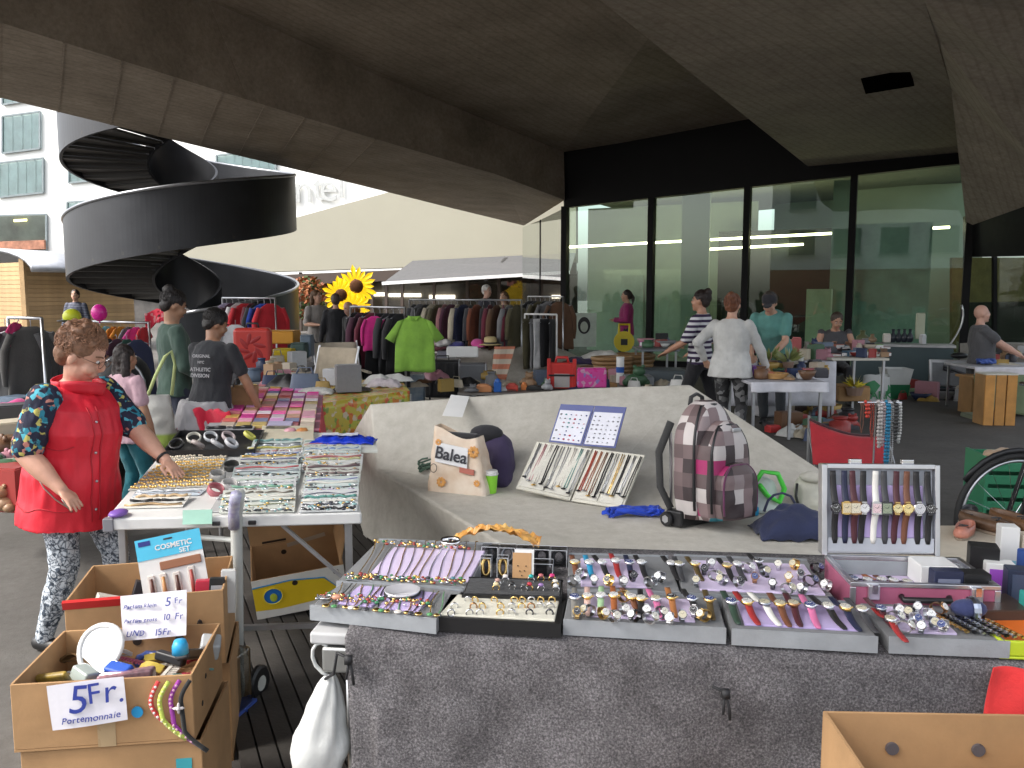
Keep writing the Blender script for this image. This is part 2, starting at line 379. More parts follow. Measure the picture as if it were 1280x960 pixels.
# rooms behind the glass
m_green = mat((.38, .46, .40), .7, var=.06, scale=1); m_dkgl = mat((.012, .017, .015), .75, var=.1)
obj('room_floor', MB().prism([gp(0, .02, -.1), gp(1.05, .02, -.1), gp(1.05, .02, -7), gp(.1, .02, -7)], (0, 0, .06)), mat((.25, .27, .25), .5), pav)
obj('room_ceiling', MB().prism([gp(-.02, 3.9, -.12), gp(1.02, 4.25, -.12), gp(1.02, 4.25, -7.5), gp(-.02, 3.9, -7.5)], (0, 0, .1)), mat((.2, .22, .19), .8), pav)
def slab(name, t0, t1, z0, z1, off, m, th=.1): return obj(name, MB().prism([gp(t0, z0, off), gp(t1, z0, off), gp(t1, z1, off), gp(t0, z1, off)], -gn * th), m, pav)
slab('room_wall', -.1, .45, .05, 3.9, -3.6, m_green); slab('room_wall', .45, .72, .05, 4.1, -6.2, m_green); slab('room_wall', .72, 1.06, .05, 4.2, -4.6, m_green)
slab('dark_screen', .36, .70, .05, 3.1, -2.6, m_dkgl); slab('white_partition', .02, .30, .05, 2.2, -2.2, mat((.40, .48, .43), .5, var=.06))
slab('frosted_screen', .74, .925, .3, 3.0, -.35, mat((.38, .48, .42), .35, var=.2, scale=2), .03)
slab('wall_pillar', .28, .36, .05, 4.0, -1.6, m_green); slab('wall_pillar', .69, .735, .05, 4.0, -1.2, m_green)
slab('door_leaf', .08, .15, .05, 2.05, -2.1, mat((.35, .42, .38), .5), .04)
obj('open_shelf', MB().box(gp(.67, .9, -.9), (.5, .3, 1.6), (0, 0, math.atan2(gu.y, gu.x))), mat((.55, .62, .45), .6), pav)
m_led = mat((1, .82, .5), .5, emit=5, var=0)
tag(obj('strip_light', MB().bar(PY(708, 309, 21.2), PY(1187, 284, 18.2), .06, .05), m_led), 'long warm strip light crossing all four panes of the glass pavilion', 'strip light', 'strip lights inside the glass pavilion')
tag(obj('strip_light', MB().bar(PY(877, 312, 20.2), PY(1032, 304, 19.6), .06, .05), m_led), 'short warm strip light below the long one in the glass pavilion', 'strip light', 'strip lights inside the glass pavilion')
# dark glazed side rooms right of the pavilion
sp = thing('side_pavilion', 'dim side rooms with olive wall and black band at the right edge', 'pavilion', (8.8, 16, 0))
s0 = Vector((8.8, 16.3, 0)); q0 = lambda px, py, y: PY(px, py, y) - Vector((8.8, 16, 0))
obj('dark_band', MB().prism([q0(1206, 270, 16.1), q0(1420, 215, 11), q0(1420, 316, 11), q0(1206, 321, 16.1)], (.1, .25, 0)), m_frame, sp)
obj('olive_wall', MB().prism([q0(1190, 322, 19), q0(1700, 322, 15.4), q0(1700, 440, 15.4), q0(1190, 440, 19)], (.05, .2, 0)), mat((.16, .13, .05), .6, var=.2), sp)
obj('dark_wall', MB().prism([q0(1206, 378, 17.4), q0(1600, 372, 14), q0(1600, 460, 14), q0(1206, 472, 17.4)], (.05, .15, 0)), plastic((.035, .032, .028), rough=.5), sp)
for px in (1207, 1243, 1330): obj('mullion', MB().bar(q0(px, 320, 16.2 - (px - 1207) * .012), q0(px, 472, 16.2 - (px - 1207) * .012), .07, .07), m_frame, sp)
obj('concrete_plinth', MB().prism([q0(1200, 429, 15.8), q0(1420, 432, 12.6), q0(1420, 475, 12.6), q0(1200, 470, 15.8)], (.2, .5, 0)), concrete('plinth', (.28, .27, .25), (.4, .38, .35)), sp)
obj('side_glass', MB().prism([q0(1210, 322, 16.25), q0(1600, 312, 12.2), q0(1600, 470, 12.2), q0(1210, 470, 16.25)], (.01, .01, 0)), m_glass, sp)
# ------------------------------------------------------------------ buildings outside
hot = thing('white_building', 'tall white rendered building with curtained windows behind the spiral stair', 'building', (-14, 44, 0))
m_wh = mat((.86, .86, .83), .8, var=.03, scale=.5); hA, hB = Vector((-32, 48.5, 0)), Vector((3, 42, 0)); hu = (hB - hA).normalized(); hn = Vector((hu.y, -hu.x, 0)); hoff = Vector((-14, 44, 0))
def hp(px, py, off=0):
    r = ray(px, py); n = Vector((-hu.y, hu.x, 0)); d = (hA - CAM).dot(n) / r.dot(n); return CAM + r * d + hn * off - hoff
obj('wall', MB().prism([hA - hoff, hB - hoff, hB - hoff + Vector((0, 0, 19)), hA - hoff + Vector((0, 0, 19))], -hn * .6), m_wh, hot)
m_cur = mat((.66, .76, .75), .7, var=.15, scale=1.2); m_win = glassmat((.85, .93, .92), 1.2)
for k, (x0, x1, y0, y1, sl_) in enumerate([(5, 52, 140, 186, -.13), (-60, -15, 152, 198, -.13), (0, 56, 198, 241, -.11), (-75, -18, 206, 252, -.11), (-2, 60, 268, 314, -.03), (86, 136, 250, 275, -.06), (272, 346, 186, 215, -.12), (5, 52, 76, 124, -.16), (88, 138, 176, 224, -.1)]):
    yy = lambda x, y: y + (x - x1) * sl_
    q = [hp(x0, yy(x0, y1), .12), hp(x1, yy(x1, y1), .12), hp(x1, yy(x1, y0), .12), hp(x0, yy(x0, y0), .12)]
    fr = MB()
    for i in range(4): fr.bar(q[i], q[(i + 1) % 4], .09, .09, up=hn)
    wn = obj('window', fr, mat((.2, .24, .25), .5), hot)
    dk = k == 4
    obj('curtain', MB().poly([p - hn * .10 for p in q]), mat((.18, .2, .16), .8, var=.5, scale=.8) if dk else m_cur, wn)
    nf = max(2, int((x1 - x0) / 10))
    if not dk:
        cf = MB()
        for i in range(nf + 1):
            a = q[0].lerp(q[1], i / nf); b = q[3].lerp(q[2], i / nf); cf.bar(a - hn * .06, b - hn * .06, .04 if i % 2 else .1, .03, up=hn)
        stuff(obj('curtain_folds', cf, m_cur, wn))
    obj('pane', MB().poly([p - hn * .015 for p in q]), m_win, wn)
    if dk:
        obj('lamp', MB().bar(hp(18, 276, .0), hp(34, 275, .0), .1, .12), mat((1, .8, .3), .5, emit=2), hot)
        obj('planter', MB().bar(hp(-2, 308, .16), hp(60, 306, .16), .3, .5), mat((.35, .16, .1), .8, var=.4, scale=3), hot)
for i, ch in enumerate('entel'):
    c = hp([364, 381, 400, 412, 428][i], [238, 237, 236, 235, 232][i] + (1 if ch in 'en' else 0), .15)
    t = textmb(ch, 2.15 if ch in 'en' else 2.0, ext=.03); obj('letter', xf(t, frame_m(c, hu, (0, 0, 1))), mat((.42, .43, .42), .5), hot)
bw = thing('beige_building', 'long beige rendered building with brown shopfront beyond the clothes racks', 'building', (-5, 34, 0))
bA, bB = Vector((-16, 36.5, 0)), Vector((6, 32.5, 0)); bu = (bB - bA).normalized(); bn = Vector((bu.y, -bu.x, 0)); boff = Vector((-5, 34, 0))
def bp_(px, py, off=0):
    r = ray(px, py); n = Vector((-bu.y, bu.x, 0)); d = (bA - CAM).dot(n) / r.dot(n); return CAM + r * d + bn * off - boff
m_bei = mat((.33, .315, .25), .85, var=.03, scale=.6, bump=.1, bscale=8)
obj('wall', MB().prism([bp_(150, 345), bp_(330, 340), bp_(515, 334), bp_(720, 328), bp_(720, 170), bp_(490, 239), bp_(370, 272), bp_(150, 335)], -bn * .8), m_bei, bw)
m_br = plastic((.06, .04, .03), rough=.5)
obj('shopfront_band', MB().prism([bp_(150, 352), bp_(720, 328), bp_(720, 342), bp_(150, 364)], -bn * .3), m_br, bw)
obj('shopfront_back', MB().prism([bp_(150, 360, -.5), bp_(720, 338, -.5), bp_(720, 425, -.5), bp_(150, 425, -.5)], -bn * .2), mat((.12, .11, .1), .6, var=.5, scale=1.5), bw)
for px in (150, 372, 462, 480, 500, 540, 582, 622, 660, 700):
    obj('shop_mullion', MB().bar(bp_(px, 340, -.3), bp_(px, 425, -.3), .12, .1, up=bn), m_br, bw)
for a, b in ((372, 462), (462, 500), (500, 582), (582, 660), (660, 720)):
    obj('shop_pane', MB().poly([bp_(a, 342, -.33), bp_(b, 340, -.33), bp_(b, 425, -.33), bp_(a, 425, -.33)]), glassmat((.5, .48, .42), 2.0), bw)
for a, b, y in ((482, 522, 369), (533, 565, 371), (463, 476, 368)): obj('shop_lamp', MB().bar(bp_(a, y, -.45), bp_(b, y, -.45), .1, .14), mat((1, .95, .85), .5, emit=2.5), bw)
aw = obj('awning', MB().prism([bp_(516, 326, .05), bp_(720, 316, .05), bp_(720, 342, 2.2) , bp_(500, 355, 2.2)], (0, 0, -.03)), cloth((.07, .07, .072)), bw)
obj('awning_valance', MB().bar(bp_(500, 355, 2.22), bp_(720, 342, 2.22), .06, .12), mat((.7, .7, .7), .5), aw)
obj('awning_arm', MB().bar(bp_(634, 323, .2), bp_(621, 352, 2.2) + Vector((0, 0, .02)), .14, .06), DARK, aw)
# ------------------------------------------------------------------ spiral stair
SC = Vector((-7.2, 18.6, 0)); SR, SI, PITCHZ = 2.38, .72, 2.46
st = thing('spiral_staircase', 'black steel spiral staircase with solid parapets rising to the overpass', 'staircase', SC)
m_st = mat((.035, .037, .042), .42, .3, var=.15, scale=2)
hz = lambda th: 3.0 + PITCHZ * th / 360
def rib(r, th0, th1, z0, z1, thk, n):
    def f(u, v):
        th = th0 + (th1 - th0) * u; a = R(th); return (r * math.cos(a), r * math.sin(a), max(0, hz(th) + z0) + (z1 - z0) * v)
    return MB().grid(f, n, 1, thick=thk)
obj('outer_parapet', rib(SR, -435, 420, -.05, 1.15, .06, 360), m_st, st, smooth=False)
obj('inner_parapet', rib(SI, -435, 420, -.05, 1.15, .05, 240), m_st, st, smooth=False)
obj('parapet_rail', MB().tube([(SR * math.cos(R(t)), SR * math.sin(R(t)), hz(t) + 1.17) for t in range(-430, 420, 6)], .035, 6), mat((.3, .31, .33), .3, .8), st, smooth=True)
tm = None
for k in range(50):
    th = -430 + k * 17
    if tm is None:
        da = R(8.2); zz = 0
        pts = [(SI, -.0), (SR, 0)]
        tm = MB().prism([(SI * math.cos(-da), SI * math.sin(-da), 0), (SR * math.cos(-da), SR * math.sin(-da), 0), (SR, 0, 0), (SR * math.cos(da), SR * math.sin(da), 0), (SI * math.cos(da), SI * math.sin(da), 0)], (0, 0, .05))
        tm.prism([(SI * math.cos(-da), SI * math.sin(-da), -.06), (SR * math.cos(-da), SR * math.sin(-da), -.06), (SR * math.cos(-da + .02), SR * math.sin(-da + .02), -.06), (SI * math.cos(-da + .05), SI * math.sin(-da + .05), -.06)], (0, 0, .06))
        tm = tm.mesh('tread', mat((.05, .048, .045), .6))
    o = link(bpy.data.objects.new('tread', tm), st); o.location = (0, 0, max(.02, hz(th) + .02)); o.rotation_euler = (0, 0, R(th))
# ------------------------------------------------------------------ wooden market hut
hut = thing('wooden_hut', 'pale wooden market hut with curved grey roof behind the red vest woman', 'hut', (-13.5, 23, 0))
m_pl = mat((.45, .3, .15), .7, var=.15, scale=2, rand=.12); HO = Vector((-13.5, 23, 0))
c0, c1, c2 = PY(-70, 366, 24.5) - HO, PY(31, 366, 22) - HO, PY(166, 366, 25.5) - HO
for p in (c0, c1, c2): p.z = 0
for A, B in ((c0, c1), (c1, c2)):
    L0 = (B - A).length; nn = Vector((B.y - A.y, A.x - B.x, 0)).normalized()
    pm = MB().box((0, 0, 0), (L0, .05, .105)); pm = pm.mesh('plank', m_pl)
    for i in range(21):
        o = link(bpy.data.objects.new('plank', pm), hut); o.location = (A + B) / 2 + Vector((0, 0, .06 + i * .115)); o.rotation_euler = (0, 0, math.atan2(B.y - A.y, B.x - A.x))
    obj('lining', MB().bar((A.x, A.y, 1.2), (B.x, B.y, 1.2), .02, 2.4), mat((.3, .2, .1), .8), hut)
obj('corner_post', MB().box((c1.x, c1.y - .03, 1.25), (.12, .12, 2.5)), m_pl, hut)
rf = MB()
def roof(u, v):
    a = PI * (1.0 - u) ; P = c0.lerp(c1, .5 - .62 * math.cos(a)); return (P.x, P.y - .15, 2.15 + .62 * math.sin(a))
ext = (c2 - c1)
rf.grid(lambda u, v: Vector(roof(u, 0)) + ext * (v * 1.0), 14, 2, thick=.08)
obj('roof', rf, metal((.42, .43, .45), .5), hut, smooth=True)
# white apartment house across the street behind the viewer, mirrored in the pavilion glass
ap = thing('apartment_house', 'white apartment house with red ground floor mirrored in the pavilion glass', 'building', (-13, -30, 0), R(-26))
obj('wall', MB().span((-11, 0, 3.2), (11, 8, 10.5)), m_wh, ap); obj('ground_floor', MB().span((-11, .2, 0), (11, 8, 3.2)), mat((.35, .1, .07), .8), ap); obj('roof', MB().span((-11.4, -.4, 10.5), (11.4, 8.4, 10.8)), mat((.2, .2, .2), .7), ap)
for r_ in range(2):
    for k in range(7):
        w_ = obj('window', MB().span((-9.8 + k * 2.9, 8, 4.2 + r_ * 3.1), (-8.1 + k * 2.9, 8.06, 5.9 + r_ * 3.1)), plastic((.08, .1, .12), rough=.2), ap); obj('sill', MB().span((-9.9 + k * 2.9, 8, 4.08 + r_ * 3.1), (-8.0 + k * 2.9, 8.2, 4.18 + r_ * 3.1)), mat((.5, .5, .5), .7), w_)
# ================================================================== concrete benches
m_bench = concrete('bench_concrete', (.48, .46, .405), (.61, .585, .52), stain=.5)
S1, S2, S3, S4 = PZ(470, 585, .5), PZ(672, 708, .5), PZ(1150, 706, .5), PZ(1105, 648, .5)
B1, B2, B3, B4 = PY(463, 504, 5.5), PY(735, 484, 5.25), PY(862, 480, 5.2), PY(1030, 590, 4.5)
K1 = PY(437, 548, 6.2); bk = Vector((0, 1.0, 0))
S1b = PZ(735, 626, .5); S1c = PZ(880, 640, .5)
g0 = lambda p, dx=0, dy=0: Vector((p.x + dx, p.y + dy, -.05))
V = [S1, S2, S3, S4, S1c, S1b, B1, B2, B3, B4, K1,                                   # 0-10
     g0(S2, .1, .1), g0(S3, 0, .1), g0(S4, .3, .1), g0(S1, -.12, .1), g0(K1, -.02, .1), g0(B1, .2, 1.1), g0(B2, .1, 1.2), g0(B3, .3, 1.2), g0(B4, .5, .6)]  # 11-19
F = [(0, 1, 2, 3, 4, 5), (0, 5, 7, 6), (5, 4, 8, 7), (4, 3, 9, 8), (0, 6, 10), (0, 14, 11, 1), (0, 10, 15, 14), (1, 11, 12, 2), (2, 12, 13, 3), (3, 13, 19, 9), (6, 7, 17, 16), (7, 8, 18, 17), (8, 9, 19, 18), (6, 16, 15, 10)]
bench = obj('concrete_bench', MB().add(V, F), m_bench, fix=True, bev=.018, seg=2)
tag(bench, 'large angular cast concrete bench with sloping back behind the watch table', 'bench')
V = [PY(520, 500, 12.6), PY(588, 437, 13.6), PY(678, 432, 13.6), PY(770, 478, 13.0), PY(800, 500, 12.6)]
b2 = obj('concrete_bench', MB().prism([Vector((p.x, p.y, p.z)) for p in V] + [Vector((V[4].x, V[4].y, 0)), Vector((V[0].x, V[0].y, 0))], (.15, 1.0, 0)), m_bench, fix=True, bev=.02)
tag(b2, 'second concrete block with a ridge behind the red toy case', 'bench')
# ================================================================== watch and jewellery table in front
TZ = .765; TT = .805
FA, FB = PZ(386, 785, TZ), PZ(1285, 824, TZ); tu = (FB - FA); TLEN = tu.length; tu.normalize(); tv = Vector((-tu.y, tu.x, 0)); TYAW = math.atan2(tu.y, tu.x); TD = .74
def tloc(x, y, z=TZ): return FA + tu * x + tv * y + Vector((0, 0, z - TZ))
ft = thing('folding_table', 'long folding market table holding watch trays under a grey felt blanket', 'table', (FA.x, FA.y, 0), TYAW)
obj('table_top', MB().span((0, .0, TZ - .045), (TLEN, TD, TZ - .012)), mat((.5, .5, .5), .5), ft, bev=.008)
for x in (.09, TLEN - .09):
    for y in (.07, TD - .07):
        lg = obj('leg', MB().tube([(x, y, .0), (x, y, TZ - .05)], .017, 12), metal((.6, .61, .62), .4), ft, smooth=True)
        obj('clamp', MB().tube([(x, y, .3), (x, y, .34)], .022, 12), BLACK, lg, smooth=True)
obj('corner_bracket', MB().box((.09, .05, TZ - .085), (.12, .1, .07)), metal((.5, .51, .5), .45), ft, bev=.01)
obj('brace', MB().tube([(.10, .06, .55), (.24, .07, .66)], .01, 8), STEEL, ft)
# felt blanket
def feltmat():
    def f(nt, co):
        n1 = nd(nt, 'TexNoise', Scale=185, Detail=4, Roughness=.75); n2 = nd(nt, 'TexNoise', Scale=420, Detail=2); n3 = nd(nt, 'TexNoise', Scale=9, Detail=5)
        for n in (n1, n2, n3): nt.links.new(co, n.inputs['Vector'])
        r1 = ramp(nt, [(.34, (.05, .048, .05)), (.5, (.135, .130, .133)), (.66, (.29, .28, .285))]); nt.links.new(n1.outputs['Fac'], r1.inputs['Fac'])
        r2 = ramp(nt, [(.72, (0, 0, 0)), (.76, (1, 1, 1))]); nt.links.new(n2.outputs['Fac'], r2.inputs['Fac'])
        vv = nd(nt, 'TexVoronoi', Scale=60); nt.links.new(co, vv.inputs['Vector'])
        mx = nd(nt, 'MixRGB'); nt.links.new(r2.outputs[0], mx.inputs['Fac']); nt.links.new(r1.outputs[0], mx.inputs['Color1'])
        hs = nd(nt, 'HueSaturation', Saturation=.55, Value=.45); nt.links.new(vv.outputs['Color'], hs.inputs['Color']); nt.links.new(hs.outputs[0], mx.inputs['Color2'])
        r3 = ramp(nt, [(.3, (.62, .60, .61)), (.7, (1.15, 1.13, 1.15))]); nt.links.new(n3.outputs['Fac'], r3.inputs['Fac'])
        m2 = nd(nt, 'MixRGB', blend_type='MULTIPLY', Fac=1); nt.links.new(mx.outputs[0], m2.inputs['Color1']); nt.links.new(r3.outputs[0], m2.inputs['Color2'])
        return m2.outputs[0]
    return patmat('felt', f, .95, .6, 260)
m_felt = feltmat()
def drape(u, v):
    x = .10 + (TLEN - .08) * u; n = noise.noise((x * 3, v * 2, 1)) * .03 + noise.noise((x * 9, v * 4, 5)) * .008
    if v < .3:
        y = TD * (1 - v / .3) - .0; z = TZ + .001 + (0 if y > .02 else -.004)
        return tloc(x, y - (.012 if v > .28 else 0), z)
    t = (v - .3) / .7; z = TZ - .012 - t * (TZ - .03)
    x2 = x - (.03 * t if u < .02 else 0) + (.035 * math.sin(t * 2.2) if u < .04 else 0)
    return tloc(x2, -.016 - .035 * t + n * min(1, t * 3) + .017 * math.sin(x * 11 + 1.5 * math.sin(t * 3)) * t, z)
bl = obj('felt_blanket', MB().grid(drape, 90, 46, thick=.004), m_felt, smooth=True)
tag(bl, 'mottled grey felt blanket draped over the front of the watch table', 'blanket')
clm = mat((.02, .02, .022), .6)
for px, py, k in ((462, 790, 0), (893, 808, 1)):
    c = PZ(px, py, .70); c = tloc((c - FA).dot(tu), -.045, ZAT(py, 2.16, px))
    cp = MB()
    cp.tube([c + Vector((-.03, 0, .015)), c, c + Vector((.008, -.01, -.03)), c + Vector((.012, -.008, -.065))], .004, 6)
    cp.tube([c, c + Vector((-.006, -.012, -.05))], .0035, 6); cp.box(c + Vector((0, -.008, 0)), (.018, .016, .02))
    if k == 0: cp.tube([c + Vector((-.03, 0, .015)), tloc(.07, -.02, .655), tloc(.04, -.0, .63)], .004, 6)
    tag(obj('elastic_cord', cp, clm, smooth=True), ['black cord knotted round the left corner of the grey blanket', 'short black strap pinned to the middle of the grey blanket'][k], 'cord')
# ------------------------------------------------------------------ trays
m_grey = cloth((.16, .165, .17), bump=.2); m_rim = mat((.36, .38, .40), .55, .3, var=.12, scale=12, bump=.15); m_lav = cloth((.62, .52, .72), bump=.15, var=.08); m_lav2 = cloth((.45, .36, .62), bump=.15, var=.08)
m_gry2 = cloth((.22, .22, .225), bump=.2)
def tray(fl, fr, bl_, label, pads, hh=.04, name='display_tray', rim=None, base=None, z0=TZ + .003):
    a, b, c = PZ(*fl, z0 + hh), PZ(*fr, z0 + hh), PZ(*bl_, z0 + hh); u = b - a; W = u.length; yaw = math.atan2(u.y, u.x)
    v = Vector((-math.sin(yaw), math.cos(yaw), 0)); D = (c - a).dot(v)
    t = thing(name, label, 'tray', (a.x, a.y, z0), yaw, 'display trays on the watch table')
    obj('tray_body', MB().span((0, .004, 0), (W, D, hh - .002)), base or m_grey, t, bev=.004)
    r_ = MB(); r_.span((0, 0, .001), (W, .0035, hh + .002)); obj('tray_front', r_, rim or m_rim, t)
    obj('tray_back', MB().span((0, D, 0), (W, D + .0035, hh + .002)), rim or m_rim, t)
    for (x0, x1, y0, y1, mm) in pads:
        obj('pad', MB().span((W * x0, D * y0, hh - .004), (W * x1, D * y1, hh + .003)), mm, t, bev=.003)
    t['W'] = W; t['D'] = D; t['yaw'] = yaw; return t, z0 + hh + .003
trays = {}
trays['nb'] = tray((420, 727), (585, 735), (452, 673), 'grey tray with pale lavender pad under the upper row of necklaces', [(.2, .98, .12, .8, m_lav)])
trays['nf'] = tray((387, 757), (545, 774), (418, 722), 'grey tray with purple pad and round mirror at the left table corner', [(.18, .46, .15, .8, m_lav2), (.5, .83, .15, .8, m_lav2)])
trays['bl'] = tray((709, 737), (851, 741), (714, 692), 'grey watch tray in the back row behind the pink strap watch', [(.12, .72, .1, .85, m_lav)])
trays['br'] = tray((854, 742), (1046, 750), (856, 694), 'grey watch tray at the back, filled with metal bracelet watches', [(.12, .95, .1, .85, m_lav)])
trays['fl'] = tray((704, 775), (908, 786), (711, 737), 'grey watch tray in the middle front holding pastel strap watches', [(.14, .82, .15, .85, m_lav)])
trays['fr'] = tray((915, 787), (1098, 797), (911, 745), 'grey watch tray with red, white and pink strap watches', [(.1, .9, .15, .85, m_lav2)])
trays['rr'] = tray((1112, 797), (1263, 803), (1086, 752), 'grey watch tray at the right end below the open case', [(.1, .62, .15, .85, m_lav)])
rb_, rbz = tray((536, 772), (701, 781), (561, 741), 'black framed ring tray with cream cushion full of gold rings', [(.06, .95, .12, .92, cloth((.62, .6, .5), var=.05))], hh=.035, rim=BLACK, base=BLACK, name='ring_tray')
rk, rkz = tray((577, 744), (702, 748), (586, 722), 'small black cushion of cocktail rings behind the ring tray', [(.02, .98, .06, .95, cloth((.015, .015, .016)))], hh=.045, rim=BLACK, base=BLACK, name='ring_cushion')
# ------------------------------------------------------------------ watches
WCOL = dict(brown=(.16, .06, .03), cyan=(.02, .24, .42), black=(.015, .014, .015), red=(.32, .025, .025), navy=(.014, .018, .05), charcoal=(.05, .05, .055), grey=(.2, .19, .17), blush=(.62, .42, .36), green=(.33, .5, .28), rust=(.32, .1, .03), pink=(.6, .16, .32), tan=(.38, .15, .05), olive=(.09, .06, .02), white=(.78, .76, .7), dark_green=(.03, .06, .04), maroon=(.07, .016, .022))
LCOL = dict(silver=(.7, .7, .7), gold=(.8, .56, .22), steel=(.4, .42, .45), dark_steel=(.12, .12, .13), bronze=(.45, .25, .12))
WM = {}
def strapmesh(c, wd):
    k = ('s', c, wd)
    if k not in WM:
        def f(u, v):
            y = (v - .5) * .21; taper = 1 - .16 * abs(v - .5) * 2; x = (u - .5) * wd * taper
            z = .016 * math.exp(-(y / .035) ** 2) + .001
            if v > .96: x *= 1 - (v - .96) * 9
            return (x, -y, z)
        WM[k] = MB().grid(f, 2, 16, thick=.0028).mesh('strap', plastic(WCOL[c], rough=.55), True)
    return WM[k]
def loopmesh(c):
    k = ('l', c)
    if k not in WM:
        mb = MB(); n = 20
        for i in range(n):
            a = 2 * PI * i / n; a2 = a + .9 * 2 * PI / n
            p = Vector((0, .028 * math.cos(a), .024 + .022 * math.sin(a))); q = Vector((0, .028 * math.cos(a2), .024 + .022 * math.sin(a2)))
            mb.bar(p, q, .017, .0035, up=(1, 0, 0) if False else (p - Vector((0, 0, .024))))
        WM[k] = mb.mesh('bracelet', metal(LCOL[c], .28))
    return WM[k]
def casemesh(c, r, sq):
    k = ('c', c, r, sq)
    if k not in WM:
        mb = MB()
        if sq: mb.box((0, 0, .004), (r * 1.8, r * 2.1, .008))
        else: mb.lathe([(r * .94, 0), (r, .002), (r, .006), (r * .88, .0085)], 20)
        mb.tube([(r, 0, .004), (r + .004, 0, .004)], .002, 6); mb.box((0, r, .003), (.014, .006, .004)); mb.box((0, -r, .003), (.014, .006, .004))
        WM[k] = mb.mesh('watch_case', metal(LCOL[c], .25))
    return WM[k]
def dialmesh(c, r, sq):
    k = ('d', c, r, sq)
    if k not in WM:
        mb = MB()
        if sq: mb.box((0, 0, .0085), (r * 1.4, r * 1.6, .0012))
        else: mb.lathe([(r * .82, .0085), (r * .82, .0095)], 20)
        WM[k] = mb.mesh('dial', plastic(c, rough=.2))
    return WM[k]
def handsmesh(dark):
    k = ('h', dark)
    if k not in WM:
        mb = MB(); mb.bar((0, 0, .0103), (.0045, .006, .0103), .0012, .0006); mb.bar((0, 0, .0103), (-.007, .003, .0103), .0009, .0006)
        for i in range(12):
            a = PI * i / 6; mb.box((.0105 * math.cos(a), .0105 * math.sin(a), .0100), (.0012, .0012, .0006))
        WM[k] = mb.mesh('hands', plastic((.02, .02, .02) if dark else (.8, .8, .8)))
    return WM[k]
def watch(m4, label, kind, col, case='silver', dial=None, r=.0175, sq=False, wd=.021, group='watches on the watch table'):
    t = thing('wristwatch', label, 'watch', group=group); t.matrix_world = m4
    dial = dial or rnd.choice([(.8, .8, .78), (.75, .72, .62), (.03, .03, .035), (.05, .07, .2), (.8, .78, .75), (.6, .55, .4)])
    if kind == 'flat':
        link(bpy.data.objects.new('strap', strapmesh(col, wd)), t)
        cz = Matrix.Translation((0, 0, .0165))
    else:
        link(bpy.data.objects.new('bracelet', loopmesh(col)), t)
        cz = Matrix.Translation((0, -.0235, .036)) @ Matrix.Rotation(R(52), 4, 'X'); case = col
    c = link(bpy.data.objects.new('watch_case', casemesh(case, r, sq)), t); c.matrix_local = cz
    d = link(bpy.data.objects.new('dial', dialmesh(dial, r, sq)), c)
    link(bpy.data.objects.new('hands', handsmesh(sum(dial) > .6)), c)
    return t
def wrow(key, zt_, phrase, items, sc=1.0):
    items = sorted(items)
    for kind in ('flat', 'loop'):
        sub = [q for q in items if (q[2] in WCOL) == (kind == 'flat')]
        cnt = {}
        for q in sub: cnt[q[2]] = cnt.get(q[2], 0) + 1
        seen = {}
        t = trays[key][0]; yaw = t['yaw']
        for q in sub:
            px, py, c = q[:3]; P = PZ(px, py, zt_ + .01); i = seen.get(c, 0); seen[c] = i + 1
            m4 = Matrix.Translation((P.x, P.y, zt_)) @ Matrix.Rotation(yaw + R(rnd.uniform(-9, 9)) + (R(9) if kind == 'flat' else R(rnd.uniform(-50, 50))), 4, 'Z')
            if kind == 'flat': m4 = Matrix.Translation((0, 0, .007)) @ m4 @ Matrix.Rotation(R(5), 4, 'X')
            m4 = m4 @ Matrix.Scale((.82 if kind == 'flat' else .64) * sc, 4)
            kn = ('%s strap watch' if kind == 'flat' else '%s bracelet watch') % c.replace('_', ' ')
            lb = kn + (', the only one in ' if cnt[c] == 1 else ', %s from left of its colour in ' % ordn(i)) + phrase
            cs = q[3] if len(q) > 3 else rnd.choice(['silver', 'silver', 'gold', 'steel'])
            watch(m4, lb, kind, c, cs)
wrow('bl', trays['bl'][1], 'the back middle tray', [(718, 708, 'brown', 'gold'), (736, 708, 'cyan'), (752, 708, 'black', 'silver'), (769, 706, 'red'), (786, 708, 'navy'), (801, 708, 'black'), (838, 709, 'black'), (848, 710, 'charcoal'),
    (716, 728, 'silver'), (742, 727, 'steel'), (762, 728, 'gold'), (812, 730, 'silver'), (728, 720, 'steel'), (778, 729, 'silver'), (790, 722, 'dark_steel'), (826, 724, 'steel')])
wrow('br', trays['br'][1], 'the back right tray', [(868, 710, 'olive', 'gold'), (908, 712, 'black'), (921, 710, 'charcoal'), (947, 706, 'black'), (887, 706, 'silver'), (893, 722, 'silver'), (870, 728, 'steel'), (922, 730, 'silver'), (943, 724, 'bronze'), (973, 708, 'silver'), (966, 732, 'dark_steel'), (986, 724, 'gold'), (994, 708, 'gold'), (984, 738, 'silver'), (1012, 728, 'dark_steel'), (1034, 734, 'silver'), (1020, 712, 'dark_steel'), (955, 716, 'steel'), (880, 714, 'dark_steel'), (904, 727, 'steel'), (934, 712, 'silver'), (1000, 720, 'silver'), (1004, 738, 'steel')])
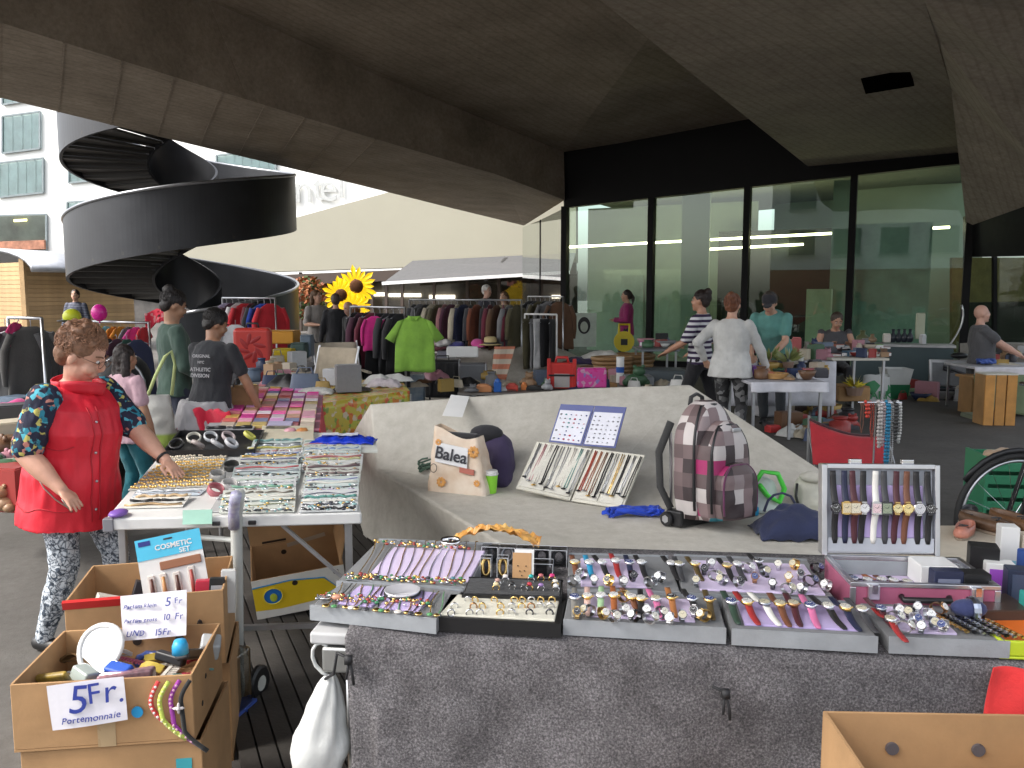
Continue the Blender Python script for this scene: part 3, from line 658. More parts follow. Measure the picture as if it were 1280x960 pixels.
wrow('fl', trays['fl'][1], 'the front middle tray', [(718, 752, 'grey'), (734, 751, 'blush'), (751, 750, 'green'), (767, 750, 'rust', 'gold'), (789, 752, 'brown', 'gold'), (801, 754, 'black', 'gold'), (819, 754, 'pink'), (839, 752, 'tan', 'gold'), (864, 754, 'black', 'silver'), (886, 755, 'olive', 'gold'), (721, 768, 'gold'), (753, 769, 'gold'), (779, 748, 'gold'), (779, 764, 'silver'), (808, 765, 'silver'), (852, 772, 'steel'), (881, 772, 'gold'), (812, 775, 'silver'), (736, 766, 'steel'), (766, 773, 'silver'), (794, 772, 'dark_steel'), (826, 768, 'steel'), (868, 766, 'silver'), (838, 776, 'silver')])
wrow('fr', trays['fr'][1], 'the red and pink strap tray', [(913, 758, 'dark_green', 'silver'), (933, 759, 'red', 'gold'), (955, 760, 'white'), (974, 761, 'brown', 'gold'), (991, 761, 'maroon', 'bronze'), (1012, 763, 'pink', 'silver'), (1034, 764, 'black', 'silver'), (1056, 766, 'navy', 'gold'), (1076, 768, 'charcoal', 'silver')], 1.08)
wrow('rr', trays['rr'][1], 'the right end tray', [(1100, 766, 'maroon'), (1112, 780, 'red'), (1122, 765, 'silver'), (1147, 762, 'steel'), (1143, 776, 'silver'), (1160, 771, 'silver'), (1130, 786, 'silver'), (1152, 786, 'steel'), (1180, 785, 'silver'), (1172, 763, 'bronze'), (1138, 768, 'dark_steel'), (1166, 781, 'steel'), (1118, 774, 'steel')])
# metal bracelets laid in rows at the right end
cbm = {}
for k in range(8):
    c = ['gold', 'dark_steel', 'silver', 'dark_steel', 'silver', 'dark_steel', 'silver', 'gold'][k]
    if c not in cbm:
        mb = MB()
        for i in range(14): mb.box((0, -.075 + i * .0115, .004 + .002 * (i % 2)), (.013, .009, .006), (0, R(10 if i % 2 else -10), 0))
        cbm[c] = mb.mesh('chain_bracelet', metal(LCOL[c], .25))
    P = PZ(1188 + k * 9.6, 783 + k * 1.0, TT); o = link(bpy.data.objects.new('chain_bracelet', cbm[c])); o.location = (P.x, P.y, trays['rr'][1]); o.rotation_euler = (0, 0, TYAW + R(18)); o.scale = (.72,) * 3
    tag(o, '%s link bracelet, %s from left in the right end tray' % (c.replace('_', ' '), ordn(k)), 'bracelet', 'link bracelets in the right tray')
# ------------------------------------------------------------------ briefcase full of watches
ca, cb2, cc = PZ(1070, 729, .86), PZ(1254, 733, .86), PZ(1037, 695, .86)
cu = cb2 - ca; CW = cu.length; cyaw = math.atan2(cu.y, cu.x); CDp = .235
wc = thing('watch_case', 'open aluminium case with pink sides and watches in its lid', 'case', (ca.x - .012, ca.y, TZ + .003), cyaw + R(-1))
m_pk = mat((.42, .12, .2), .35, .2, var=.15); m_al = metal((.72, .72, .74), .32); HB = .092
shell = MB(); shell.span((0, 0, 0), (CW, CDp, .006)); shell.span((0, 0, .006), (CW, .008, HB)); shell.span((0, CDp - .008, .006), (CW, CDp, HB)); shell.span((0, .008, .006), (.008, CDp - .008, HB)); shell.span((CW - .008, .008, .006), (CW, CDp - .008, HB))
obj('case_body', shell, m_pk, wc)
ed = MB()
for a, b in (((-.003, -.003, HB - .008), (CW + .003, .011, HB + .004)), ((-.003, CDp - .011, HB - .008), (CW + .003, CDp + .003, HB + .004)), ((-.003, .011, HB - .008), (.011, CDp - .011, HB + .004)), ((CW - .011, .011, HB - .008), (CW + .003, CDp - .011, HB + .004))): ed.span(a, b)
for x in (0, CW): ed.span((x - .003 if x == 0 else x - .012, -.004, 0), (x + .012 if x == 0 else x + .003, .004, HB - .009))
obj('metal_edge', ed, m_al, wc, bev=.002)
obj('case_lining', MB().span((.008, .008, .035), (CW - .008, CDp - .008, .04)), m_lav, wc)
obj('inner_wall', MB().span((.0085, .0085, .041), (.012, CDp - .0085, HB - .009)).span((.012, CDp - .012, .041), (CW - .012, CDp - .0085, HB - .009)).span((CW - .012, .0085, .041), (CW - .0085, CDp - .0085, HB - .009)), cloth((.3, .32, .34), bump=.1), wc)
for x in (.055, CW - .06):
    lk = obj('latch', MB().box((x, -.008, HB - .02), (.03, .012, .04)), m_al, wc, bev=.003); obj('latch_hook', MB().box((x, -.016, HB - .01), (.014, .006, .022)), CHROME, lk)
hd = MB().tube([(CW * .34, -.004, HB - .03), (CW * .34, -.02, HB - .034), (CW * .66, -.02, HB - .034), (CW * .66, -.004, HB - .03)], .008, 8); obj('handle', hd, BLACK, wc, smooth=True)
LH = .262
ld = obj('lid', MB().span((-.008, 0, 0), (CW - .055, .03, LH)), m_al, wc, bev=.004); ld.location = (-.004, CDp + .002, HB + .004); ld.rotation_euler = (R(-7), 0, R(2))
LW = CW - .055
obj('lid_lining', MB().span((.006, -.004, .012), (LW - .012, -.001, LH - .014)), cloth((.42, .45, .5), bump=.1), ld)
obj('lid_pad', MB().span((.03, -.012, .05), (LW - .04, -.0045, LH - .06)), m_lav2, ld, bev=.004)
obj('lid_pocket_rim', MB().span((.006, -.016, .01), (LW - .012, -.0045, .05)), cloth((.4, .42, .46), bump=.1), ld)
fr = MB()
for a, b in (((-.012, -.02, 0), (.004, -.0005, LH)), ((LW - .01, -.02, 0), (LW + .004, -.0005, LH)), ((.004, -.02, LH - .012), (LW - .01, -.0005, LH + .002))): fr.span(a, b)
obj('lid_edge', fr, m_al, ld, bev=.002)
for x in (.09, LW - .08): obj('lid_catch', MB().box((x, .004, LH + .008), (.035, .018, .014)), CHROME, ld, bev=.003)
bpy.context.view_layer.update()
lm4 = ld.matrix_world.copy()
lidw = [(1045, 'black', 'dark_steel', (.05, .05, .05), 0), (1061, 'navy', 'gold', (.7, .6, .4), 1), (1074, 'maroon', 'bronze', (.7, .65, .5), 1), (1087, 'black', 'silver', (.75, .75, .75), 0), (1105, 'white', 'silver', (.8, .6, .62), 1), (1120, 'charcoal', 'dark_steel', (.3, .35, .25), 1), (1136, 'maroon', 'gold', (.75, .65, .35), 0), (1151, 'brown', 'gold', (.8, .65, .3), 0), (1168, 'black', 'silver', (.6, .6, .62), 0), (1184, 'black', 'dark_steel', (.06, .06, .06), 0)]
for i, (px, c, cs, dl, sq) in enumerate(lidw):
    x = (px - 1033) / 167 * LW; m4 = lm4 @ Matrix.Translation((x, -.014, LH * .53)) @ Matrix.Rotation(R(90), 4, 'X') @ Matrix.Rotation(R(rnd.uniform(-3, 3)), 4, 'Z') @ Matrix.Scale(1.0, 4)
    watch(m4, '%s strap watch, %s from left hanging in the open case lid' % (c, ordn(i)), 'flat', c, cs, dl, .0155 + .001 * (i % 3), bool(sq), .019, 'watches hanging in the case lid')
inn = [(.05, .17, 'black'), (.085, .16, 'charcoal'), (.125, .165, 'rust'), (.155, .16, 'brown'), (.19, .155, 'black')]
bm4 = wc.matrix_world.copy()
for i, (x, y, c) in enumerate(inn):
    m4 = bm4 @ Matrix.Translation((x, y - .03, .042)) @ Matrix.Rotation(R(15), 4, 'Z') @ Matrix.Scale(.8, 4)
    watch(m4, '%s strap watch, %s from left lying inside the open case' % (c, ordn(i)), 'flat', c, 'silver', group='watches lying in the open case')
def carton(name, label, p, size, yaw, m, cat='box', group=None, band=None, rot=None):
    t = thing(name, label, cat, p, yaw, group, rot); W, D, H = size
    obj('carton_body', MB().span((-W/2, -D/2, 0), (W/2, D/2, H)), m, t, bev=.0015, seg=1)
    if band: obj('printed_panel', MB().span((-W*.38, -D/2 - .0012, H*band[1]), (W*.38, -D/2 - .0002, H*band[2])), band[0], t)
    obj('carton_flap', MB().span((-W/2 + .002, -D/2 + .002, H), (W/2 - .002, D/2 - .002, H + .0012)), m, t)
    return t
wcz = TZ + .045
def incase(x, y, z=.042): return bm4 @ Vector((x, y, z))
carton('white_box', 'white paper box lying inside the open pink case', incase(.275, .17), (.10, .09, .06), cyaw, WHITE)
carton('navy_box', 'navy gift box with silver window inside the open case', incase(.262, .055), (.075, .04, .075), cyaw, plastic((.02, .025, .06)), band=(plastic((.2, .22, .3)), .45, .75))
carton('black_box', 'black square gift box inside the open case', incase(.335, .06), (.07, .05, .07), cyaw, BLACK)
# boxes on the right end
carton('brown_box', 'dark brown gift box with picture lid at the right tray', PZ(1243, 778, TZ), (.13, .12, .055), TYAW + R(8), plastic((.055, .035, .025), rough=.35), band=(plastic((.3, .22, .1)), .3, .5))
carton('black_perfume_box', 'tall black perfume box beside the open case lid', PZ(1226, 738, TZ), (.075, .06, .135), TYAW + R(-15), BLACK)
carton('white_perfume_box', 'tall white perfume box with pale blue corner', PZ(1256, 724, TZ) , (.05, .05, .165), TYAW + R(-8), WHITE, band=(plastic((.3, .6, .72)), .08, .4))
carton('purple_perfume_box', 'white perfume box with bright purple front', PZ(1246, 745, TZ), (.075, .05, .1), TYAW + R(-10), WHITE, band=(plastic((.35, .09, .55)), .1, .85))
carton('navy_perfume_box', 'navy perfume box with silver edge right of the case', PZ(1276, 762, TZ), (.085, .05, .115), TYAW + R(-10), plastic((.02, .03, .06)), band=(plastic((.05, .07, .12)), .1, .9))
carton('cream_perfume_box', 'cream perfume box behind the white perfume box', PZ(1283, 724, TZ), (.06, .05, .14), TYAW, mat((.6, .52, .4), .7))
carton('blue_perfume_box', 'blue perfume box lying behind the navy perfume box', PZ(1287, 740, TZ), (.05, .06, .12), TYAW + R(10), plastic((.03, .08, .3)))
carton('teal_box', 'small teal perfume box at the right picture edge', PZ(1285, 783, TZ), (.035, .04, .09), TYAW, plastic((.04, .32, .28)))
wb = thing('watch_cushion', 'blue metal watch wrapped round a small navy cushion', 'watch', PZ(1210, 772, TZ + .04), TYAW)
obj('cushion', MB().ell((0, 0, .024), (.045, .025, .024), 14, 8), cloth((.03, .04, .12)), wb, smooth=True)
obj('bracelet', MB().tube([(.01, .03 * math.cos(a * PI / 8), .024 + .028 * math.sin(a * PI / 8)) for a in range(16)], .01, 6, closed=True, sx=.25), metal((.5, .55, .65), .3), wb)
sw = thing('plastic_basin', 'lime green plastic tray with orange lining at the right edge', 'tray', PZ(1300, 822, TZ), TYAW)
obj('basin', MB().span((-.1, -.02, 0), (.25, .2, .008)).span((-.1, -.02, .008), (-.088, .2, .045)).span((-.088, -.02, .008), (.25, -.008, .045)), plastic((.5, .62, .03)), sw, bev=.004); obj('lining', MB().span((-.085, -.006, .009), (.25, .19, .03)), plastic((.75, .16, .02)), sw)
rc = obj('red_cloth', MB().grid(lambda u, v: tloc(TLEN - .10 + .3 * u - (.02 * v), -.05 - .02 * v + .012 * math.sin(u * 14 + v * 2), TZ - .002 - v * (.125 + .04 * u + .012 * math.sin(u * 9))), 24, 10, thick=.003), cloth((.62, .03, .03)), smooth=True)
tag(rc, 'bright red cloth hanging over the right table corner', 'cloth')
# ------------------------------------------------------------------ rings
RM = {}
def ringmesh(c, r):
    if (c, r) not in RM:
        mb = MB(); mb.tube([(r * math.cos(a * PI / 8), 0, r * math.sin(a * PI / 8)) for a in range(16)], .0022, 6, closed=True); mb.ell((0, 0, r), (.0055, .004, .0028), 8, 6)
        RM[(c, r)] = mb.mesh('band', metal(LCOL[c], .2), True)
    return RM[(c, r)]
def stonemesh(c):
    if c not in RM: RM[c] = MB().ell((0, 0, 0), (.008, .007, .0055), 10, 6).mesh('stone', plastic(c, rough=.12), True)
    return RM[c]
def ring(px, py, z, c, label, stone=None, grp='rings on the cream cushion'):
    P = PZ(px, py, z); t = thing('finger_ring', label, 'ring', (P.x, P.y, z + .004), TYAW + R(rnd.uniform(-25, 25)), grp); link(bpy.data.objects.new('band', ringmesh(c, .009)), t)
    if stone: s = link(bpy.data.objects.new('stone', stonemesh(stone)), t); s.location = (0, -.001, .012)
rows = [(752, [(585, 'silver'), (594, 'gold'), (618, 'gold'), (643, 'gold'), (653, 'gold'), (664, 'silver'), (676, 'gold'), (690, 'gold')]), (760, [(568, 'silver'), (592, 'bronze'), (603, 'gold'), (626, 'gold'), (640, 'silver'), (652, 'gold'), (664, 'bronze'), (676, 'silver'), (688, 'silver')]), (768, [(564, 'silver'), (587, 'silver'), (600, 'silver'), (625, 'gold'), (640, 'silver'), (662, 'dark_steel'), (687, 'dark_steel')])]
for ri, (y, its) in enumerate(rows):
    for i, (x, c) in enumerate(its):
        ring(x, y, rbz, c, '%s ring, %s from left in the %s row of the cream cushion' % (c.replace('_', ' '), ordn(i), ['back', 'middle', 'front'][ri]))
for i, (x, y, c, s) in enumerate([(622, 732, 'silver', (.5, .3, .25)), (632, 727, 'silver', (.7, .65, .6)), (620, 737, 'gold', (.75, .62, .35)), (640, 736, 'silver', (.03, .03, .03)), (655, 738, 'silver', (.1, .1, .1)), (664, 727, 'silver', (.02, .35, .32)), (662, 737, 'gold', (.45, .04, .06)), (676, 726, 'gold', (.5, .15, .15)), (676, 738, 'silver', (.3, .18, .4)), (690, 726, 'gold', (.65, .05, .2)), (694, 733, 'gold', (.75, .7, .6)), (695, 739, 'silver', (.7, .7, .7))]):
    nm = ['brown', 'pearl', 'large yellow', 'onyx', 'grey', 'turquoise', 'crimson', 'coral', 'lilac', 'magenta', 'ivory', 'clear'][i]
    ring(x, y, rkz, c, 'cocktail ring with %s stone on the black cushion' % nm, s, 'cocktail rings on the black cushion')
# ------------------------------------------------------------------ necklaces
def necklace(pts, r, m, label, pend=None, grp='necklaces on the front trays', beads=0):
    t = thing('necklace', label, 'necklace', pts[0], 0, grp); o = Vector(pts[0]); Q = [Vector(p) - o for p in pts]
    if beads:
        mb = MB(); L = sum((Q[i+1]-Q[i]).length for i in range(len(Q)-1)); n = max(4, int(L / beads))
        for k in range(n):
            d = L * k / n; i = 0
            while i < len(Q) - 2 and d > (Q[i+1]-Q[i]).length: d -= (Q[i+1]-Q[i]).length; i += 1
            seg = Q[i+1]-Q[i]; p = Q[i] + seg * (d / max(1e-6, seg.length)); mb.ell(p, (r,) * 3, 6, 4)
        obj('strand', mb, m, t, smooth=True)
    else: obj('strand', MB().tube(Q, r, 5), m, t, smooth=True)
    if pend:
        e = Q[len(Q) // 2] if pend[2] == 'mid' else Q[-1]
        obj('pendant', MB().ell(e + Vector((0, -.004, .004)), (pend[0], pend[0], .004), 8, 6), pend[1], t, smooth=True)
nz_ = trays['nb'][1] + .002; nz2 = trays['nf'][1] + .002
PM = [plastic(c, rough=.25) for c in ((.1, .3, .12), (.6, .35, .1), (.05, .05, .06), (.45, .05, .05), (.7, .66, .6), (.1, .25, .3))]
for i in range(13):
    xt, xb = 470 + i * 10.5, 448 + i * 10.8; m = [GOLD, GOLD, CHROME, CHROME, GOLD, CHROME][i % 6]
    pts = []
    for k in range(7):
        s = k / 6; P = PZ(xt + (xb - xt) * s + 2 * math.sin(s * 5 + i), 678 + 44 * s + 2 * (i / 13), nz_); pts.append((P.x, P.y, nz_ + (.008 if k == 0 else 0)))
    pts.insert(0, tuple(Vector(pts[0]) + Vector((.006, .012, -.004)))); 
    necklace(pts, .0017, m, '%s chain, %s from left on the upper lavender pad' % ('gold' if m is GOLD else 'silver', ordn(i)), (.0075, PM[i % 6], 'end'))
for i in range(15):
    xt = 428 + i * 9.3; xb = 410 + i * 9.6; m = [GOLD, plastic((.02, .02, .02)), CHROME, GOLD, plastic((.1, .3, .12))][i % 5]; nm = ['gold', 'black cord', 'silver', 'gold', 'green cord'][i % 5]
    pts = []
    for k in range(7):
        s = k / 6; P = PZ(xt + (xb - xt) * s + 3 * math.sin(s * 4 + i * 1.7), 728 + 30 * s + i * .85, nz2); pts.append((P.x, P.y, nz2))
    necklace(pts, .0016, m, '%s necklace, %s from left on the lower front tray' % (nm, ordn(i)), (.0085 if i % 3 else .011, PM[(i * 5 + 1) % 6] if i % 2 else GOLD, 'end'))
r5 = random.Random(9)
for nm_, lab, (x0, x1, y0, y1, sk), z_, n_ in (('bead_strand', 'loose band of gold and green pendants between the two necklace trays', (432, 582, 717, 724, 0), nz_, 110), ('bead_strand', 'loose row of charms along the front edge of the lower tray', (402, 538, 742, 752, 0), nz2, 90), ('bead_strand', 'row of clasps along the back edge of the upper tray', (470, 588, 677, 681, 0), nz_ + .006, 60)):
    t = thing(nm_, lab, 'jewellery', PZ(x0, y1, z_)); o_ = PZ(x0, y1, z_); gm = [MB() for _ in range(4)]
    for k in range(n_):
        px = x0 + (x1 - x0) * k / n_; p = PZ(px + r5.uniform(-3, 3), r5.uniform(y0, y1) + (px - x0) * .06, z_) - o_; s_ = r5.uniform(.003, .007); gm[r5.choice([0, 0, 0, 1, 2, 3])].ell(p + Vector((0, 0, s_ * .7)), (s_, s_ * r5.uniform(.5, 1.2), s_ * .7), 6, 4)
    for g_, m_, n2 in zip(gm, (GOLD, CHROME, plastic((.05, .22, .1), rough=.2), plastic((.35, .06, .05), rough=.2)), ('gold_beads', 'silver_beads', 'green_beads', 'red_beads')): stuff(obj(n2, g_, m_, t, smooth=True))
P = PZ(563, 684, nz_); bgl = obj('silver_bangle', MB().lathe([(.03, 0), (.033, .01), (.033, .028), (.03, .036), (.027, .028), (.027, .01)], 24, cap=False), CHROME, smooth=True); bgl.location = (P.x, P.y, TT); tag(bgl, 'broad polished silver bangle behind the lavender necklace pad', 'bangle')
P = PZ(503, 742, nz2); dm = thing('glass_dish', 'round glass mirror dish on the purple pad', 'dish', (P.x, P.y, nz2)); obj('dish', MB().lathe([(.03, .0), (.045, .004), (.049, .012), (.046, .012), (.03, .004)], 24), mat((.75, .75, .8), .1, .4), dm, smooth=True); obj('black_rim', MB().tube([(.047 * math.cos(a * PI / 10), .047 * math.sin(a * PI / 10), .003) for a in range(20)], .003, 6, closed=True), BLACK, dm, smooth=True)
P = PZ(405, 749, nz2); kt = obj('silver_brooch', MB().tube([(.02 * math.cos(a * .55), .014 * math.sin(a * .8), .004 + .002 * (a % 3)) for a in range(20)], .0025, 5), CHROME, smooth=True); kt.location = (P.x, P.y, nz2); tag(kt, 'tangled silver bracelet at the left corner of the front tray', 'bracelet')
P = PZ(421, 749, nz2); kt = obj('shell_brooch', MB().ell((0, 0, .006), (.014, .01, .008), 10, 6), plastic((.62, .3, .2), rough=.25), smooth=True); kt.location = (P.x, P.y, nz2); tag(kt, 'coral shell pendant beside the tangled silver bracelet', 'pendant')
# clear compartments with bangles, tan card
m_clear = glassmat((.93, .94, .96), 1.6)
def clearbox(px, py, size, label, inner, z=TZ + .003, yaw=TYAW):
    P = PZ(px, py, z); t = thing('clear_box', label, 'box', (P.x, P.y, z), yaw, 'clear plastic boxes behind the ring tray'); W, D, H = size
    obj('clear_shell', MB().span((-W/2, 0, 0), (W/2, D, H)), m_clear, t); e = MB()
    for x in (-W/2, W/2):
        for y in (0, D): e.bar((x, y, 0), (x, y, H), .0015, .0015)
    for z2 in (0, H):
        for y in (0, D): e.bar((-W/2, y, z2), (W/2, y, z2), .0015, .0015)
    obj('box_edges', e, mat((.7, .72, .75), .2), t)
    ib = MB(); kind, m = inner
    if kind == 'bangle': ib.tube([(W*.36*math.cos(a*PI/8), D*.5 + .01*math.sin(a*PI/8), H*.5 + H*.34*math.sin(a*PI/8)) for a in range(16)], .006, 6, closed=True)
    else: ib.box((0, D*.5, H*.45), (W*.5, D*.5, H*.8))
    obj('bangle' if kind == 'bangle' else 'insert', ib, m, t, smooth=kind == 'bangle')
for i in range(5):
    clearbox(612 + i * 21.5, 705 + i * 1.2, (.05, .045, .055), 'clear box with bangle, %s from left in the row behind the rings' % ordn(i), ('bangle', [DARK, STEEL, BLACK, BLACK, DARK][i]))
for i in range(2):
    clearbox(607 + i * 21, 724, (.032, .03, .065), 'tall clear box with gold watch, %s of two left of the tan card' % ['left', 'right'][i], ('bangle', GOLD))
clearbox(676, 722, (.07, .05, .042), 'clear box stuffed with black bangles right of the tan card', ('insert', BLACK))
clearbox(592, 716, (.05, .1, .03), 'flat ribbed clear box of silver earrings beside the lavender pad', ('insert', STEEL))
P = PZ(652, 726, TZ + .01); ec = thing('earring_card', 'upright tan cardboard earring card behind the cocktail rings', 'card', (P.x, P.y, TZ + .003), TYAW, rot=(R(-12), 0, TYAW))
obj('card', MB().span((-.028, 0, .01), (.028, .0015, .088)), mat((.52, .3, .14), .8), ec); obj('white_card', MB().span((-.022, .002, .01), (.035, .0035, .098)), PAPER, ec)
es = MB()
for x, z in ((-.012, .05), (.012, .05), (-.006, .035), (.008, .036), (.0, .022)): es.ell((x, -.002, z), (.002, .002, .002), 6, 4)
stuff(obj('earring_studs', es, BLACK, ec))
P = PZ(617, 690, TZ)
orb = obj('orange_bag', MB().grid(lambda u, v: (-.15 + .3 * u, .02 + .12 * v, (.055 + .02 * noise.noise((u * 5, v * 4, 3))) * math.sin(PI * min(1, u * 1.05)) ** .8 * (1 - v * v * .6) + .016 * noise.noise((u * 16, v * 9, 0)) + .008 * abs(math.sin(u * 23 + v * 6))), 40, 14, thick=.003), mat((.75, .28, .05), .35, col2=(.8, .5, .14), scale=9)); orb.location = (P.x, P.y + .03, TZ + .004); orb.rotation_euler = (0, 0, TYAW)
tag(orb, 'crumpled orange plastic bag behind the clear boxes', 'bag')
# ------------------------------------------------------------------ bag on the table leg, box under the table
lx = tloc(.09, .07); wbag = thing('plastic_bag', 'knotted white plastic carrier bag hanging on the table leg', 'bag', (lx.x - .045, lx.y - .05, .425), scale=.76)
def bagshape(u, v):
    a = 2 * PI * u; t = v
    r = .012 + .088 * min(1, t / .7) ** .72 * (1 - .25 * max(0, (t - .78) / .22)); w2 = 1 + .10 * math.sin(a * 7 + t * 5) * (1.1 - t) + .06 * math.sin(a * 3 + t * 2) + .10 * noise.noise((3 * math.cos(a), 3 * math.sin(a), t * 7))
    return (r * w2 * math.cos(a) - .06 * t ** .8, r * w2 * .75 * math.sin(a), .28 - .36 * t)
mb = MB().grid(bagshape, 36, 18, wrap=True); mb.ell((-.055, 0, -.05), (.07, .05, .05), 16, 8)
m_bag = mat((.6, .61, .59), .4, var=.05, bump=.3, bscale=14, trans=.0)
obj('sack', mb, m_bag, wbag, smooth=True); obj('loop_handle', MB().tube([(0, 0, .27), (-.03, 0, .285), (-.052, .0, .31), (-.062, 0, .34), (-.06, 0, .365), (-.048, 0, .385), (-.03, 0, .39), (-.012, 0, .38), (.0, 0, .36), (.012, .0, .33), (.02, .0, .3)], .006, 8, sx=1.6), m_bag, wbag, smooth=True)
def bananabox(name, label, a, yaw, W, D, H, m, holes=(), flaps=True, rot=None, thick=.006, group='cardboard boxes', long_front=True):
    t = thing(name, label, 'box', a, yaw, group, rot)
    hm = plastic((.03, .02, .015))
    obj('bottom', MB().span((0, 0, 0), (W, D, thick)), m, t)
    obj('side_front', MB().span((0, 0, thick), (W, thick, H)), m, t, bev=.002, seg=1); obj('side_back', MB().span((0, D - thick, thick), (W, D, H)), m, t, bev=.002, seg=1)
    obj('side_left', MB().span((0, thick, thick), (thick, D - thick, H)), m, t); obj('side_right', MB().span((W - thick, thick, thick), (W, D - thick, H)), m, t)
    return t
def rimholes(t, spots, m=None, r=.014):
    for x, y, z, ax in spots:
        mb = MB().lathe([(r, -.0045), (r, .0045)], 16); rot = Matrix.Rotation(R(90), 4, 'X') if ax == 'y' else Matrix.Rotation(R(90), 4, 'Y')
        obj('round_hole', xf(mb, Matrix.Translation((x, y, z)) @ rot), m or plastic((.03, .02, .015)), t)
a = PZ(1022, 888, .71); a.z = 0
bx = bananabox('cardboard_box', 'open brown cardboard box with two round holes at the bottom right', (a.x - .005, a.y - .46, .44), R(-2), .54, .46, .27, CARD)
rimholes(bx, [(.15, .452, .19, 'y'), (.335, .452, .19, 'y')], plastic((.1, .09, .1)))
obj('closed_flap', MB().span((.01, .01, .0065), (.53, .45, .009)), CARD, bx)
bx2 = bananabox('cardboard_box', 'brown cardboard box on the floor carrying the bottom right open box', (a.x - .02, a.y - .46, .0), R(-2), .56, .46, .435, CARD)
carton('yellow_packet', 'flat yellow packet lying inside the bottom right box', (a.x + .30, a.y - .17, .45), (.17, .14, .12), R(-3), mat((.65, .5, .25), .6)); carton('flat_leaflet', 'small dark leaflet leaning inside the bottom right box', (a.x + .13, a.y - .13, .45), (.07, .1, .1), R(8), mat((.3, .25, .3), .5, var=.5, scale=40))
# ================================================================== things on the concrete bench
def onseat(px, py): return PZ(px, py, .5)
def quadmap(a, b, c, d):           # corners BL BR TR TL -> fn(u,v)
    a, b, c, d = map(Vector, (a, b, c, d)); return lambda u, v: a.lerp(b, u).lerp(d.lerp(c, u), v)
def _pl(a, b, c):
    n = (b - a).cross(c - a).normalized(); return a, (n if n.y < 0 else -n)
_planes = [_pl(S1, S1b, B2), _pl(S1, S1b, B1), _pl(S1b, S1c, B3), _pl(S1b, B2, B3), _pl(S1b, S1c, B2), _pl(S1, B1, B2)]
def lean(px, py, off=.02):          # first of seat and bench back met by the line of sight
    r = ray(px, py); best = (.5 - CAM.z) / r.z if r.z < 0 else 1e9
    for a, n in _planes:
        k = (a + n * off - CAM).dot(n) / r.dot(n)
        if k > 0: best = min(best, k)
    return CAM + r * best
# taped paper
q = [lean(553, 519), lean(578, 521), lean(586, 507), lean(562, 505)]; q[2] = q[1] + (PY(587, 495, 5.42) - q[1]) * 1.0; q[3] = q[0] + (PY(564, 493, 5.44) - q[0]) * 1.0
qm = quadmap(*q); tag(obj('paper_sheet', MB().grid(lambda u, v: qm(u, v) + Vector((0, -.012 - .006 * math.sin(u * 3), 0)), 4, 4, thick=.001), PAPER), 'small white handwritten paper taped to the bench back top', 'paper')
# shopper bag
P = onseat(578, 613); bg_ = thing('shopper_bag', 'peach printed shopper bag with bold black lettering standing on the bench', 'bag', P, R(-22))
m_pe = mat((.70, .52, .36), .5, col2=(.78, .68, .56), scale=7, bump=.15, bscale=18)
W, D, H = .36, .17, .34
def bagf(u, v):
    a = u * 4; side = int(a) % 4; t = a - int(a)
    c = [(-W/2, -D/2), (W/2, -D/2), (W/2, D/2), (-W/2, D/2)]; p = Vector((*c[side], 0)).lerp(Vector((*c[(side + 1) % 4], 0)), t)
    k = 1 - .26 * v; y = p.y * (1 - .55 * v); x = p.x * k + (-.02 * v); top = H * (1 + .10 * math.cos(x * 14 + 2.5))
    return (x + .006 * noise.noise((x * 20, v * 9, side)), y + .010 * noise.noise((x * 14, v * 7, side + 5.)), v * top)
obj('sack', MB().grid(bagf, 48, 14, wrap=True), m_pe, bg_, smooth=True); obj('bag_inside', MB().span((-W*.32, -.03, H*.6), (W*.3, .03, H*.98)), cloth((.02, .02, .022)), bg_, bev=.02)
def onfront(x, z, off=.006): v = z / H; return Vector((x, -D/2 * (1 - .55 * v) - off, z))
def frontquad(x0, x1, z0, z1, sk, m, nm, off=.013): return obj(nm, MB().prism([onfront(x0, z0 - sk * x0, off), onfront(x1, z0 - sk * x1, off), onfront(x1, z1 - sk * x1, off), onfront(x0, z1 - sk * x0, off)], (0, .004, 0)), m, bg_)
frontquad(-.135, .065, .155, .265, .12, mat((.72, .72, .72), .5, var=.03), 'white_panel')
frontquad(.02, .11, .125, .155, .12, plastic((.45, .14, .1)), 'red_panel', .014)
t = textmb('Balea', .095, bold=True); obj('lettering', xf(t, frame_m(onfront(-.035, .212, .018), (1, 0, -.12), (0, .18, 1))), plastic((.012, .012, .02)), bg_)
obj('ring_emblem', MB().tube([onfront(-.14 + .02 * math.cos(a * PI / 10), .135 + .024 * math.sin(a * PI / 10), .017) for a in range(20)], .002, 5, closed=True), BLACK, bg_)
for x, z, r in ((.10, .24, .035), (-.09, .06, .03), (.13, .07, .02), (-.12, .28, .02)):
    fl = MB()
    for k in range(9): a = k * 2 * PI / 9; fl.ell(onfront(x + r * .6 * math.cos(a), z + r * .6 * math.sin(a), .013), (r * .42, .003, r * .3), 8, 4, rot=(0, -a, 0))
    obj('flower_print', fl, mat((.62, .3, .08), .5), bg_)
dk = thing('dark_bag', 'slumped dark purple bag behind the peach shopper', 'bag', onseat(626, 606), R(-10))
obj('bag_body', remesh(MB().ell((0, .03, .12), (.08, .1, .15)).ell((-.03, .05, .2), (.1, .08, .1)).ell((.01, 0, .03), (.08, .1, .05)), .012, 3, lambda p: .008 * noise.noise(p * 18)), None, dk).data.materials.append(cloth((.05, .035, .09)))
obj('bag_mouth', MB().ell((-.09, .03, .30), (.10, .05, .05), 14, 8), cloth((.02, .02, .024)), dk, smooth=True)
P = onseat(614, 616); cu_ = thing('paper_cup', 'lime green takeaway cup with white lid beside the shopper', 'cup', P)
